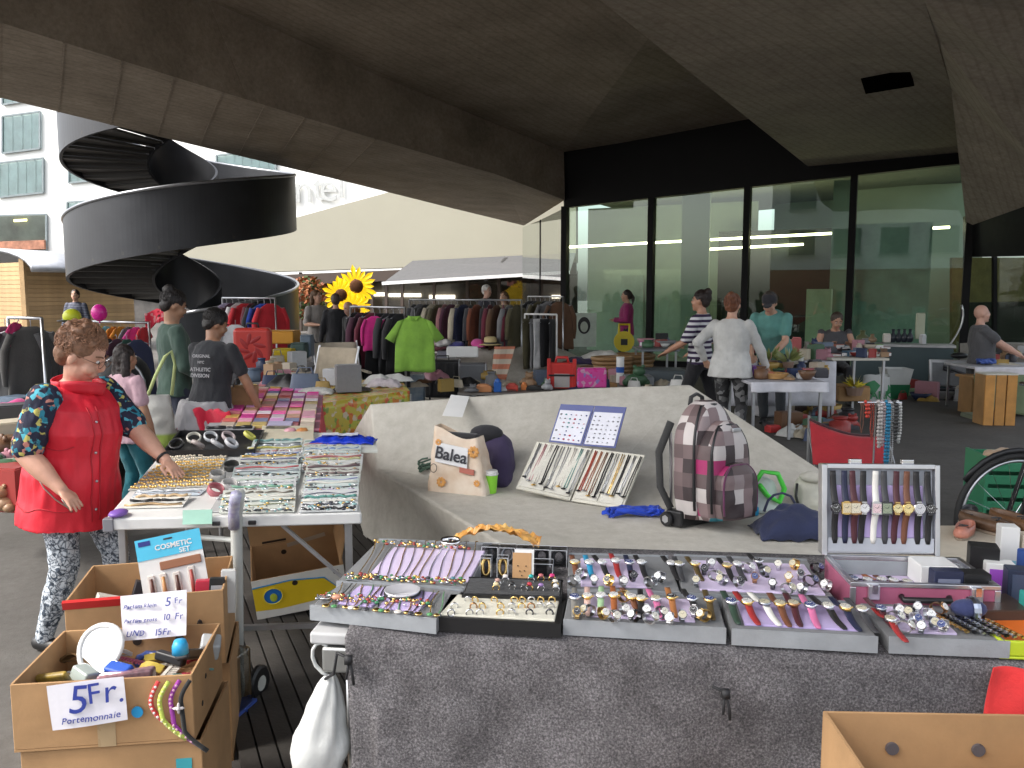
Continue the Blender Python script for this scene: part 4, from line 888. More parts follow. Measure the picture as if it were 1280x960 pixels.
obj('cup_body', MB().lathe([(.028, 0), (.029, .003), (.038, .105)], 20), plastic((.28, .72, .05), emit=0), cu_, smooth=False); obj('cup_lid', MB().lathe([(.041, .105), (.042, .112), (.037, .116), (.036, .128), (.034, .13)], 20), WHITE, cu_)
tg = MB()
for k in range(6): tg.tube([(.05 * math.cos(a * .6 + k) * (1 + .2 * k % 3 * .3), .03 * math.sin(a * .6 + k * 2), .02 + .02 * math.sin(a * .9 + k) + .01 * k % 3) for a in range(11)], .006, 5)
tgo = obj('scarf_bundle', tg, cloth((.08, .14, .1)), smooth=True); tgo.location = onseat(535, 594) + Vector((0, 0, .02)); tag(tgo, 'dark green tangled hair bands left of the shopper bag', 'hair bands')
# necklace boards
def board(q, label, seed, cols):
    qm = quadmap(*q); n = (q[1] - q[0]).cross(q[3] - q[0]).normalized()
    if n.y > 0: n = -n
    t = thing('necklace_board', label, 'board', q[0], 0, 'necklace boards on the bench'); o = q[0]
    obj('board', MB().prism([p - o for p in q], -n * .012), mat((.66, .64, .55), .7), t, fix=True)
    for i in range(2): obj('pad', MB().prism([qm(a, b) - o + n * .001 for a, b in ((.04 + .48 * i, .05), (.48 + .48 * i, .05), (.48 + .48 * i, .95), (.04 + .48 * i, .95))], n * .004), cloth((.68, .66, .58), var=.05), t, fix=True)
    r2 = random.Random(seed)
    for i, (cn, cc) in enumerate(cols):
        u = .07 + .87 * i / (len(cols) - 1); pts = []
        for k in range(6):
            s = k / 5; pts.append(qm(u + .01 * math.sin(s * 4 + i), .96 - s * (.72 + .15 * r2.random() * (k == 5))) + n * .009)
        for k in range(5): pts.append(qm(min(.99, u + .035), .25 + .7 * k / 4 - (.0 if k else .05)) + n * .009)
        necklace([tuple(p) for p in pts], .0026 if i % 3 else .0036, cc, '%s necklace, %s from left on the %s' % (cn, ordn(i), label.split(',')[0]), (.014, [BLACK, STEEL, GOLD, BLACK][i % 4], 'mid'), 'necklaces on the leaning boards')
NB = [('silver', STEEL), ('pink', plastic((.5, .2, .22))), ('pearl', plastic((.66, .62, .55))), ('black', BLACK), ('silver', STEEL), ('grey', plastic((.3, .3, .3))), ('pearl', plastic((.66, .62, .55))), ('teal', plastic((.06, .25, .22))), ('silver', STEEL)]
q = [lean(645, 610, .05), lean(712, 625, .05), lean(740, 561, .03), lean(671, 552, .03)]; board(q, 'left leaning board, white with pale necklaces', 3, NB)
NB2 = [('red', plastic((.4, .06, .03))), ('rust', plastic((.4, .12, .04))), ('brown', plastic((.2, .08, .03))), ('black', BLACK), ('silver', STEEL), ('gold', GOLD), ('black', BLACK), ('silver', STEEL), ('black', BLACK)]
q = [lean(714, 626, .05), lean(778, 636, .05), lean(806, 569, .03), lean(742, 561, .03)]; board(q, 'right leaning board, white with red necklaces', 4, NB2)
def chart(q, label, seed, cols):
    t = thing('earring_chart', label, 'card', q[0], 0, 'earring charts on the bench'); o = q[0]; qm = quadmap(*q); n = (q[1] - q[0]).cross(q[3] - q[0]).normalized()
    if n.y > 0: n = -n
    obj('backing', MB().prism([p - o for p in q], -n * .006), plastic((.03, .05, .22)), t, fix=True)
    obj('sheet', MB().prism([qm(a, b) - o + n * .001 for a, b in ((.05, .04), (.95, .04), (.95, .84), (.05, .84))], n * .002), mat((.66, .67, .74), .5), t, fix=True)
    r2 = random.Random(seed)
    for r_ in range(7):
        for c_ in range(6):
            if r2.random() < .85:
                p = qm(.13 + .15 * c_, .1 + .105 * r_) - o + n * .006; s = r2.uniform(.004, .008)
                obj('earring', MB().ell(p, (s, .003, s * .7), 6, 4), plastic(r2.choice(cols), rough=.3), t, smooth=True)
chart([lean(686, 552, .03), lean(727, 557, .03), lean(743, 507, .02), lean(701, 505, .02)], 'blue edged earring chart with coloured studs, left of two', 5, [(.5, .05, .1), (.05, .06, .25), (.1, .3, .3), (.6, .3, .35), (.2, .2, .2)])
chart([lean(728, 557, .03), lean(769, 560, .03), lean(783, 509, .02), lean(744, 507, .02)], 'blue edged earring chart with grey studs, right of two', 6, [(.4, .4, .45), (.3, .3, .33), (.12, .12, .12), (.5, .5, .55)])
# trolley backpack
def checkmat():
    def f(nt, co):
        mp = nd(nt, 'Mapping'); mp.inputs['Scale'].default_value = (15, 15, 15); nt.links.new(co, mp.inputs['Vector'])
        fl = nd(nt, 'VectorMath', operation='FLOOR'); nt.links.new(mp.outputs[0], fl.inputs[0])
        wn = nd(nt, 'TexWhiteNoise'); nt.links.new(fl.outputs[0], wn.inputs['Vector'])
        rp = ramp(nt, [(0, (.045, .03, .032)), (.2, (.13, .09, .09)), (.42, (.24, .17, .17)), (.58, (.6, .55, .53)), (.78, (.17, .12, .12)), (.885, (.42, .03, .15)), (.91, (.03, .2, .25)), (.935, (.5, .42, .05)), (.95, (.3, .24, .24))], 'CONSTANT'); nt.links.new(wn.outputs['Value'], rp.inputs['Fac'])
        nz = nd(nt, 'TexNoise', Scale=4, Detail=3); nt.links.new(co, nz.inputs['Vector'])
        mx = nd(nt, 'MixRGB', blend_type='MULTIPLY', Fac=.5); r2 = ramp(nt, [(.3, (.5, .5, .5)), (.6, (1, 1, 1))]); nt.links.new(nz.outputs['Fac'], r2.inputs['Fac']); nt.links.new(rp.outputs[0], mx.inputs['Color1']); nt.links.new(r2.outputs[0], mx.inputs['Color2']); return mx.outputs[0]
    return patmat('check', f, .6, .2, 25)
m_ck = checkmat()
P = onseat(884, 660); bp = thing('trolley_backpack', 'brown and white checked trolley backpack standing on the bench', 'backpack', P + Vector((0, .06, 0)), R(-38), rot=(R(-4), R(3), R(38)))
def padf(w, d, h, y0, z0, pw=3.2, crown=.5):
    def f(u, v):
        a = 2 * PI * u; c, s = math.cos(a), math.sin(a); e = 2 / pw
        k = 1 - max(0, (v - crown) / (1 - crown)) ** 2.4 * .75; kd = 1 - max(0, (v - .55) / .45) ** 2.6 * .6
        lo = .9 + .1 * min(1, v * 5)
        x = w / 2 * abs(c) ** e * (1 if c > 0 else -1) * k * lo; y = d / 2 * abs(s) ** e * (1 if s > 0 else -1) * kd * lo
        b = .008 * noise.noise((x * 14, y * 14, v * 5))
        return (x + b, y0 + y + b, z0 + h * (1 - (1 - v) ** 1.15))
    mb = MB().grid(f, 40, 18, wrap=True); n = 40; top = len(mb.v) - n; mb.f.append(tuple(range(top, top + n))); mb.f.append(tuple(range(n))[::-1]); mb.fn = f; return mb
packs = [padf(.32, .2, .56, 0, .045), padf(.30, .14, .46, -.11, .05), padf(.265, .09, .26, -.185, .06)]
for pk_, nm_ in zip(packs, ('main_pack', 'middle_pocket', 'front_pocket')): obj(nm_, pk_, m_ck, bp, smooth=True)
for pk_, m_, r_ in zip(packs, (BLACK, BLACK, cloth((.12, .03, .08))), (.007, .006, .005)):
    obj('zip', MB().tube([pk_.fn(.93, k / 14) for k in range(1, 14)] + [pk_.fn(.75, .95)] + [pk_.fn(.57, k / 14) for k in range(13, 0, -1)], r_, 6), m_, bp, smooth=True)
obj('top_handle', MB().tube([(-.05, .05, .58), (-.04, .05, .62), (0, .05, .635), (.04, .05, .62), (.05, .05, .58)], .008, 8, sx=1.6), cloth((.03, .03, .03)), bp, smooth=True)
obj('trolley_base', MB().box((0, .055, .04), (.33, .1, .08)), BLACK, bp, bev=.012); obj('trolley_rail', MB().tube([(-.12, .105, .03), (-.12, .11, .45)], .008, 6).tube([(.12, .105, .03), (.12, .11, .45)], .008, 6), STEEL, bp)
for x in (-.175, .175):
    wl = obj('wheel', xf(MB().lathe([(.032, -.012), (.036, -.006), (.036, .006), (.032, .012)], 20), Matrix.Translation((x, .085, .036)) @ Matrix.Rotation(R(90), 4, 'Y')), BLACK, bp, smooth=False); obj('hub', xf(MB().lathe([(.02, -.0135), (.02, .0135)], 6), Matrix.Translation((x, .085, .036)) @ Matrix.Rotation(R(90), 4, 'Y')), STEEL, wl)
obj('shoulder_strap', MB().tube([(-.13, .1, .5), (-.16, .15, .35), (-.15, .15, .18), (-.13, .1, .08)], .012, 6, sx=2), cloth((.03, .03, .03)), bp, smooth=True)
obj('buckle', MB().box((.02, -.17, .47), (.06, .012, .018)), STEEL, bp, bev=.003)
# small soft things
def tangle(label, name, cat, P, n, r, ext_, m, seed, flat=.5):
    r2 = random.Random(seed); mb = MB()
    for k in range(n):
        ph = [r2.uniform(0, 6) for _ in range(3)]
        mb.tube([(ext_[0] * math.sin(a * .5 + ph[0]) * (.5 + .5 * r2.random()), ext_[1] * math.sin(a * .8 + ph[1]), r + ext_[2] * abs(math.sin(a * .7 + ph[2]))) for a in range(12)], r, 6, sx=flat)
    o = obj(name, mb, m, smooth=True); o.location = P; return tag(o, label, cat)
tangle('bright blue lanyard tangle lying left of the backpack', 'lanyard', 'lanyard', onseat(795, 646), 6, .012, (.17, .04, .03), cloth((.015, .06, .5)), 1)
gb = thing('white_bag', 'small white bag with neon green straps right of the backpack', 'bag', onseat(952, 640), scale=1.35)
obj('bag_body', remesh(MB().ell((0, 0, .07), (.06, .05, .07)).ell((.01, 0, .02), (.07, .06, .025)), .01, 2, lambda p: .008 * noise.noise(p * 25)), None, gb).data.materials.append(cloth((.6, .65, .62)))
obj('strap', MB().tube([(-.06, -.05, .1), (-.02, -.06, .17), (.04, -.05, .16), (.07, -.04, .1), (.05, -.05, .05), (.0, -.06, .08), (-.03, -.055, .12)], .009, 6, sx=1.6), plastic((.1, .75, .08)), gb, smooth=True); obj('blue_clip', MB().box((-.06, -.06, .02), (.06, .02, .035)), plastic((.02, .3, .55)), gb, bev=.006)
nb_ = thing('navy_bag', 'folded navy cloth bag lying on the bench end', 'bag', onseat(992, 668))
obj('bag_body', MB().grid(lambda u, v: ((u - .5) * .36, (v - .5) * .24 - .03 * u, .012 + .13 * math.sin(PI * u) ** .6 * math.sin(PI * v) ** .6 + .03 * noise.noise((u * 6, v * 5, 2)) + .004 * math.sin(u * 20 + v * 9)), 30, 16, thick=.008), cloth((.018, .025, .07)), nb_, smooth=True)
obj('handle', MB().tube([(-.12, .07, .09), (-.10, .08, .14), (-.07, .09, .165), (-.03, .09, .175), (.01, .09, .16), (.04, .08, .11)], .006, 6, sx=1.6), cloth((.03, .035, .08)), nb_, smooth=True)
cb_ = thing('canvas_bag', 'crumpled cream canvas bag between bench back and watch case', 'bag', onseat(1016, 645) + Vector((0, .06, 0)))
obj('bag_body', remesh(MB().ell((0, .03, .1), (.075, .06, .11)).ell((.02, .0, .05), (.085, .07, .06)), .01, 2, lambda p: .012 * noise.noise(p * 17)), None, cb_).data.materials.append(cloth((.56, .55, .46)))
obj('bag_lid', MB().ell((.02, -.01, .19), (.08, .05, .03), 14, 6), cloth((.6, .58, .5)), cb_, smooth=True)
obj('bag_strap', MB().tube([(-.075, -.03, .16), (-.085, -.05, .1), (-.07, -.06, .04)], .006, 6, sx=2), DARK, cb_, smooth=True)
# ================================================================== left bracelet table
LZ = .76
la, lb, lc = PZ(131, 648, LZ), PZ(452, 640, LZ), PZ(222, 543, LZ)
lu = (lb - la); LWd = lu.length; lu.normalize(); lyaw = math.atan2(lu.y, lu.x); lv = Vector((-lu.y, lu.x, 0)); LDp = (lc - la).dot(lv); lsk = (lc - la).dot(lu)
lt = thing('folding_table', 'white folding table covered with bracelet cards beside the red vest woman', 'table', (la.x, la.y, 0), lyaw)
def ltp(x, y, z=0): return (x + lsk * y / LDp, y, z)
obj('table_top', MB().prism([ltp(0, 0, LZ - .05), ltp(LWd, 0, LZ - .05), ltp(LWd, LDp, LZ - .05), ltp(0, LDp, LZ - .05)], (0, 0, .048)), plastic((.72, .72, .70)), lt, bev=.008)
m_leg = metal((.55, .57, .6), .4)
for x, y in ((.05, .06), (LWd - .05, .06), (.05, LDp - .08), (LWd - .05, LDp - .08)):
    p = ltp(x, y); lg = obj('leg', MB().box((p[0], p[1], (LZ - .05) / 2), (.028, .028, LZ - .05)), m_leg, lt, bev=.003)
    obj('leg_brace', MB().bar((p[0], p[1], .45), ltp(x + (.26 if x < .5 else -.26), y, LZ - .06), .02, .012), m_leg, lg)
for y in (.06, LDp - .08): obj('cross_bar', MB().bar(ltp(.05, y, .28), ltp(LWd - .05, y, .28), .02, .02), m_leg, lt)
obj('corner_cap', MB().box((.012, .01, LZ - .027), (.04, .035, .052)), plastic((.2, .2, .22)), lt, bev=.004)
for px in (268, 313): obj('latch', MB().box((((px - 131) / 321) * LWd, -.006, LZ - .03), (.03, .012, .016)), DARK, lt, bev=.003)
obj('bubble_wrap', MB().ell((.04, .03, LZ + .012), (.035, .05, .014), 10, 6), plastic((.2, .1, .4)), lt, smooth=True)
def lw(px, py, z=LZ): P = PZ(px, py, z); return P
def lcard(q, name, label, cat, m, tilt=.0, strips=(), grp=None, z=LZ, lift=.0, th=.003):
    P = [PZ(*c, z + .002) for c in q]; 
    for i in (2, 3): P[i] = P[i] + Vector((0, 0, lift))
    o = P[0]; t = thing(name, label, cat, o, 0, grp); qm = quadmap(*P)
    obj('card', MB().prism([p - o for p in P], (0, 0, th)), m, t)
    for (v, r, mm, kind, nm) in strips:
        mb = MB()
        for seg in ((.04, .42), (.58, .96)) if kind == 'tied' else ((.03, .97),):
            pts = [qm(seg[0] + (seg[1] - seg[0]) * k / 8, v + .02 * math.sin(k * 1.3 + v * 20)) - o + Vector((0, 0, th + r * .8 + .003 * math.sin(k + v * 30))) for k in range(9)]
            mb.tube(pts, r, 5, sx=1)
        if kind == 'tied': mb.ell(qm(.5, v) - o + Vector((0, 0, th + r)), (.02, .008, .006), 6, 4)
        obj(nm, mb, mm, t, smooth=True)
    return t
CRD = plastic((.7, .69, .64), rough=.3)
# gold rope bracelets
gq = [(160, 613), (262, 608), (290, 561), (218, 566)]
lcard(gq, 'bracelet_card', 'white sheet stacked with gold rope bracelets under the hand', 'card', CRD)
P = [PZ(*c, LZ + .006) for c in gq]; gqm = quadmap(*P)
def beadrow(qm, v, r, u0=.02, u1=.98, n=26, wob=.01, zz=0):
    mb = MB()
    for k in range(n):
        p = qm(u0 + (u1 - u0) * k / (n - 1), v + wob * math.sin(k * 2.1 + v * 40)); mb.ell(p + Vector((0, 0, r + zz + .002 * math.sin(k * 1.7))), (r * 1.25, r * .9, r * .9), 6, 4)
    return mb
for i in range(11):
    v = .03 + i * .088; o = obj('gold_bracelet', beadrow(gqm, v, .0065), metal((.75, .5, .17), .3) if i < 8 else metal((.7, .62, .5), .35), smooth=True)
    tag(o, 'gold rope bracelet, %s from the front on the white sheet' % ordn(i), 'bracelet', 'gold rope bracelets on the left table')
lcard([(150, 636), (228, 634), (240, 622), (172, 624)], 'bracelet_card', 'card of black and brass cord bracelets at the left table corner', 'card', CRD, strips=[(.15, .006, metal((.5, .35, .2), .4), 'full', 'bracelet'), (.45, .006, BLACK, 'tied', 'bracelet'), (.8, .006, mat((.5, .35, .2), .5), 'tied', 'bracelet')], lift=.015)
lcard([(165, 622), (250, 619), (258, 612), (170, 614)], 'bracelet_card', 'narrow pale blue card of silver bracelets below the gold ones', 'card', plastic((.55, .62, .68)), strips=[(.3, .005, CHROME, 'full', 'bracelet'), (.7, .005, mat((.6, .6, .6), .4), 'tied', 'bracelet')])
# columns of carded bracelets
cols_ = [((298, 376), (302, 372)), ((374, 452), (372, 455))]
pal = [[(.03, .03, .035), (.25, .2, .12), (.02, .1, .14)], [(.6, .25, .3), (.66, .6, .62), (.3, .5, .5)], [(.5, .04, .04), (.62, .1, .08), (.65, .5, .4)], [(.4, .42, .4), (.3, .32, .28), (.55, .5, .4)], [(.4, .35, .2), (.5, .45, .1), (.3, .4, .45)], [(.45, .48, .46), (.35, .38, .34), (.6, .6, .55)]]
pal2 = [[(.05, .25, .2), (.02, .02, .08), (.03, .03, .12)], [(.4, .42, .4), (.6, .6, .58), (.12, .1, .1)], [(.12, .04, .04), (.1, .03, .03), (.2, .12, .1)], [(.5, .5, .48), (.45, .25, .1), (.3, .35, .2)], [(.5, .4, .15), (.3, .35, .5), (.5, .5, .3)], [(.5, .2, .1), (.4, .45, .5), (.55, .5, .35)]]
def charms(x0, x1, yb, yt, seed):
    r6 = random.Random(seed);
    mbs = [MB() for _ in CHM]; o0 = PZ(x0, yb, LZ)
    for k in range(70):
        p = PZ(r6.uniform(x0 + 2, x1 - 2), r6.uniform(yt, yb - 3), LZ + .02) - o0; s_ = r6.uniform(.002, .0065); mbs[r6.randrange(len(CHM))].ell(p, (s_ * r6.uniform(.8, 2.2), s_, s_ * .8), 5, 4)
    t = thing('charm_set', 'scatter of tiny charms over the %s card of the %s column' % (ordn(seed // 7), ['middle', 'right'][seed % 7]), 'charms', o0, 0, 'charms on the bracelet cards')
    for m_, b_ in zip(CHM, mbs):
        if b_.v: stuff(obj('charms', b_, m_, t, smooth=True))
CHM = [CHROME, GOLD, plastic((.7, .7, .68)), plastic((.05, .05, .06)), plastic((.3, .5, .5))]
ys = [641, 622, 605, 590, 577, 566, 557]
for ci in range(2):
    for r_ in range(6):
        yb, yt = ys[r_], ys[r_ + 1]; xo = [0, 3, 5, 8, 12, 16][r_] if ci == 0 else [0, 2, 3, 4, 5, 7][r_]
        x0, x1 = (276 + xo * 2.2, 370 + xo * .6) if ci == 0 else (373 + xo * .6, 449 + xo * .4)
        pp = (pal if ci == 0 else pal2)[r_]
        st_ = [(.07 + .19 * k + rnd.uniform(-.03, .03), rnd.choice([.0025, .004, .006]), (plastic(tuple(min(1, c_ * rnd.choice([.5, .8, 1.1]) * .7 + .08) for c_ in pp[k % 3]), rough=.35) if rnd.random() < .55 else rnd.choice([BLACK, STEEL, plastic((.18, .1, .06)), plastic((.6, .58, .52)), GOLD])), rnd.choice(['tied', 'full']), 'bracelet') for k in range(5)]; x0 += rnd.uniform(-3, 3); x1 += rnd.uniform(-3, 2); yb += rnd.uniform(-1.5, 1.5)
        lcard([(x0, yb), (x1, yb - 2), (x1 + 2, yt - 4), (x0 + 6, yt - 2)], 'bracelet_card', 'bracelet card, %s from the front in the %s column of the left table' % (ordn(r_), ['middle', 'right'][ci]), 'card', plastic([(.66, .68, .62), (.68, .7, .7), (.6, .68, .66)][(r_ + ci) % 3], rough=.3), strips=st_, grp='bracelet cards in columns', lift=.022); charms(x0, x1, yb, yt, r_ * 7 + ci)
# clear parcels and bangles between the columns
for i, (x, y, c) in enumerate(((290, 588, (.05, .05, .045)), (272, 600, (.35, .34, .32)), (286, 612, (.5, .48, .46)), (268, 618, (.4, .12, .14)))):
    o = obj('wrapped_bangle', MB().lathe([(.03, 0), (.036, .008), (.036, .03), (.03, .036), (.028, .03), (.028, .008)], 20, cap=False), plastic(c, rough=.2), smooth=True); o.location = lw(x, y) + Vector((0, 0, .006)); o.rotation_euler = (R(20), R(10 * i), 0)
    tag(o, '%s bangle in clear film between the bracelet columns' % ['black', 'grey', 'pale grey', 'dark red'][i], 'bangle', 'loose bangles on the left table')
lcard([(262, 640), (275, 640), (318, 580), (300, 580)], 'film_strip', 'crinkled clear film parcel between gold and white bracelet cards', 'parcel', plastic((.5, .5, .5), rough=.15), strips=[(.2, .006, plastic((.55, .55, .55), rough=.15), 'full', 'film'), (.5, .007, plastic((.35, .35, .36), rough=.15), 'full', 'film'), (.8, .006, plastic((.6, .6, .6), rough=.15), 'full', 'film')], lift=.01)
# black tray of glass bangles
P0 = [PZ(*c, LZ + .002) for c in ((205, 572), (318, 570), (330, 545), (225, 546))]; bt = thing('bangle_tray', 'black tray of clear and striped bangles behind the gold bracelets', 'tray', P0[0]); o = P0[0]; qmb = quadmap(*P0)
obj('tray_floor', MB().prism([p - o for p in P0], (0, 0, .006)), BLACK, bt)
for a, b in ((0, 1), (1, 2), (2, 3), (3, 0)): obj('tray_rim', MB().bar(P0[a] - o + Vector((0, 0, .022)), P0[b] - o + Vector((0, 0, .022)), .008, .032), BLACK, bt)
bmm = {}
for i, (u, v, c, cn) in enumerate(((.1, .25, (.05, .05, .05), 'zebra'), (.24, .55, (.6, .58, .5), 'cream'), (.42, .6, (.55, .57, .58), 'clear'), (.62, .6, (.5, .42, .42), 'rosy clear'), (.70, .25, (.6, .6, .62), 'silver clear'), (.86, .62, (.6, .58, .12), 'yellow clear'), (.54, .22, (.45, .45, .46), 'smoke'), (.33, .2, (.35, .3, .28), 'taupe'))):
    o2 = obj('bangle', MB().lathe([(.034, 0), (.04, .005), (.04, .02), (.034, .025), (.031, .02), (.031, .005)], 22, cap=False), plastic(c, rough=.12), smooth=True); o2.location = qmb(u, v) + Vector((0, 0, .014)); o2.rotation_euler = (R(38), 0, R(i * 20)); o2.location.z += .02
    tag(o2, '%s bangle leaning in the black tray on the left table' % cn, 'bangle', 'bangles in the black tray')
ml = obj('price_tag', MB().box((0, 0, 0), (.11, .003, .055)), mat((.4, .68, .55), .7)); ml.location = la + lu * ((246 - 131) / 321 * LWd) - lv * .014 + Vector((0, 0, .0)); ml.rotation_euler = (R(-12), 0, lyaw); tag(ml, 'mint green blank tag on the front edge of the left table', 'tag')
# items at the table's far end
lcard([(250, 546), (312, 545), (322, 528), (262, 529)], 'printed_sheet', 'grey sheet with dark prints at the far end of the left table', 'sheet', plastic((.42, .42, .44)), strips=[(.5, .012, BLACK, 'tied', 'print')])
lcard([(325, 556), (392, 556), (392, 536), (328, 536)], 'cream_box', 'flat cream box lid at the far end of the bracelet table', 'box', mat((.66, .6, .45), .6), th=.02)
lcard([(332, 540), (362, 540), (366, 530), (336, 530)], 'lilac_box', 'small lilac packet behind the cream box lid', 'packet', plastic((.5, .46, .66)), th=.02)
for i, (x, c, nm) in enumerate(((363, (.6, .3, .36), 'pink'), (378, (.5, .2, .05), 'orange and black'))):
    o = obj('pouch', remesh(MB().ell((0, 0, .02), (.04, .03, .022)), .008, 1, lambda p: .006 * noise.noise(p * 40)), None); o.data.materials.append(plastic(c)); o.location = lw(x, 543); tag(o, 'small %s pouch beside the blue plastic bag' % nm, 'pouch')
bbg = thing('blue_bag', 'shiny blue plastic bag on white cards at the table edge', 'bag', lw(430, 556))
obj('bag_sheet', MB().grid(lambda u, v: ((u - .5) * .36, (v - .5) * .17, .02 + .035 * math.sin(PI * u) ** .5 * math.sin(PI * v) ** .5 + .012 * noise.noise((u * 9, v * 6, 1)) + .004 * math.sin(u * 30 + v * 8)), 40, 14, thick=.003), plastic((.01, .04, .5), rough=.25), bbg, smooth=True)
obj('white_print', MB().grid(lambda u, v: ((u - .6) * .2, (v - .6) * .05, .062 + .012 * noise.noise(((.5 + (u - .6) * .55) * 9, (.5 + (v - .6) * .3) * 6, 1))), 12, 4, thick=.002), plastic((.6, .62, .7)), bbg)
lcard([(396, 566), (472, 566), (470, 554), (400, 556)], 'white_card', 'plain white cards under the blue plastic bag', 'card', plastic((.66, .68, .62)), th=.012)
# ------------------------------------------------------------------ second table with coloured cards
ra, rb2, rc2 = PZ(268, 540, .74), PZ(395, 540, .74), PZ(305, 484, .74)
rt = thing('red_table', 'table under a red cloth covered with rows of coloured purses', 'table', (ra.x, ra.y, 0))
obj('table_top', MB().prism([ra - Vector((ra.x, ra.y, 0)), rb2 - Vector((ra.x, ra.y, 0)), PZ(398, 484, .74) - Vector((ra.x, ra.y, 0)), rc2 - Vector((ra.x, ra.y, 0))], (0, 0, -.03)), mat((.4, .4, .4), .6), rt, fix=True)
for p in (ra, rb2, PZ(398, 484, .74), rc2):
    obj('leg', MB().tube([(p.x - ra.x, p.y - ra.y + .05, 0), (p.x - ra.x, p.y - ra.y + .05, .71)], .015, 8), STEEL, rt)
rbk = PZ(402, 484, .74)
rcl = obj('red_tablecloth', MB().grid(lambda u, v: rb2.lerp(rbk, u) + Vector((.02 + .03 * v + .012 * math.sin(u * 20) * v, 0, .008 - .26 * v)), 24, 6, thick=.004), cloth((.55, .02, .035)), smooth=True); tag(rcl, 'red cloth hanging off the right side of the purse table', 'cloth')
rfl = obj('red_table_cover', MB().prism([ra + Vector((0, 0, .002)), rb2 + Vector((.02, 0, .002)), rbk + Vector((.02, 0, .002)), rc2 + Vector((0, 0, .002))], (0, 0, .006)), cloth((.5, .05, .1), col2=(.3, .1, .2)), fix=True); tag(rfl, 'dark red cover lying flat under the coloured purses', 'cloth')
rqm = quadmap(ra, rb2, rbk, rc2)
pc = [(.62, .05, .3), (.55, .3, .2), (.6, .45, .15), (.65, .3, .4), (.7, .04, .28), (.55, .25, .5), (.4, .1, .12), (.6, .5, .4), (.55, .1, .08), (.1, .12, .25), (.65, .4, .1), (.62, .55, .6)]
r2 = random.Random(12)
for i in range(6):
    for j in range(7):
        u, v = .04 + i * .16, .03 + j * .138; c = r2.choice(pc); q = [rqm(u, v), rqm(u + .14, v), rqm(u + .14, v + .11), rqm(u, v + .11)]
        o = thing('purse', 'coloured purse, %s from left in the %s row of the red table' % (ordn(i), ordn(j)), 'purse', q[0], 0, 'purses on the red table')
        obj('purse_body', MB().prism([p - q[0] + Vector((0, 0, .009)) for p in q], (0, 0, .018 + .012 * r2.random())), plastic(c, rough=.4), o, bev=.004)
        obj('purse_flap', MB().prism([p - q[0] + Vector((0, 0, .034)) for p in (q[0].lerp(q[3], .5), q[1].lerp(q[2], .5), q[2], q[3])], (0, 0, .004)), plastic(tuple(min(1, k * 1.3 + .05) for k in r2.choice(pc)), rough=.35), o)
# woven basket
P = PY(306, 512, 6.3); P.z = .75; wk = thing('wicker_basket', 'brown paper gift bag with wire handle on the purse table', 'bag', (P.x, P.y, .752), R(6))
obj('sack', MB().lathe([(.10, 0), (.125, .06), (.13, .16)], 4, m=Matrix.Rotation(R(45), 4, 'Z'), cap=False), mat((.34, .2, .09), .7, var=.2), wk); obj('base', MB().box((0, 0, .006), (.13, .13, .01)), mat((.34, .2, .09), .7), wk)
obj('handle', MB().tube([(-.07, -.06, .15), (-.05, -.06, .22), (0, -.06, .245), (.05, -.06, .22), (.07, -.06, .15)], .005, 6), STEEL, wk, smooth=True)
# ------------------------------------------------------------------ table with floral cloth
fa, fb, fc, fd = PZ(404, 505, .74), PZ(512, 489, .74), PZ(500, 474, .74), PZ(330, 480, .74)
ftb = thing('flower_table', 'market table under yellow flowered oilcloth behind the concrete bench', 'table', (fa.x, fa.y, 0)); fo = Vector((fa.x, fa.y, 0))
obj('table_top', MB().prism([p - fo for p in (fa, fb, fc, fd)], (0, 0, -.03)), mat((.4, .35, .3), .6), ftb, fix=True)
for p in (fa, fb, fc, fd): obj('leg', MB().tube([(p.x - fo.x, p.y - fo.y + .04, 0), (p.x - fo.x, p.y - fo.y + .04, .71)], .015, 8), STEEL, ftb)
m_flo = patmat('floral', vor_pat([(0, (.55, .42, .05)), (.3, (.45, .45, .06)), (.45, (.6, .1, .04)), (.58, (.6, .5, .35)), (.7, (.2, .3, .05)), (.85, (.62, .2, .03))], 28, mixnoise=(14, .56, (.52, .42, .06))), .35, .0)
flc = obj('flowered_cloth', MB().grid(lambda u, v: fa.lerp(fb, u) + Vector((0, -.01 - .02 * v - .012 * math.sin(u * 18) * v, .006 - .30 * v)), 30, 6, thick=.003), m_flo, smooth=True); tag(flc, 'yellow and red flowered oilcloth hanging from the back table', 'tablecloth')
ftop = obj('flowered_cover', MB().prism([p + Vector((0, 0, .002)) for p in (fa, fb, fc, fd)], (0, 0, .005)), m_flo, fix=True); tag(ftop, 'flowered oilcloth top under bags and papers on the back table', 'tablecloth')
for i, (px, py, sx, sy, sz, c, nm, cat) in enumerate(((395, 492, .3, .2, .05, (.6, .6, .56), 'white crumpled paper heap', 'paper'), (480, 483, .32, .2, .07, (.55, .5, .52), 'clear wrapped textile bundle', 'bundle'), (440, 488, .35, .15, .03, (.08, .07, .06), 'flat black portfolio', 'folder'), (362, 484, .3, .2, .05, (.3, .28, .24), 'folded taupe cloth pile', 'cloth'), (420, 481, .3, .1, .04, (.3, .55, .3), 'flat green packet', 'packet'))):
    P = PZ(px, py, .75); o = obj(cat + '_pile' if cat in ('paper', 'cloth') else cat, MB().grid(lambda u, v: ((u - .5) * sx, (v - .5) * sy, .004 + sz * (math.sin(PI * u) * math.sin(PI * v)) ** .4 + sz * .35 * noise.noise((u * 6 + i * 9, v * 6, i))), 18, 12, thick=.003), mat(c, .6, var=.2, scale=20), smooth=True); o.location = (P.x, P.y, .75)
    tag(o, nm + ' on the flowered oilcloth table', cat)
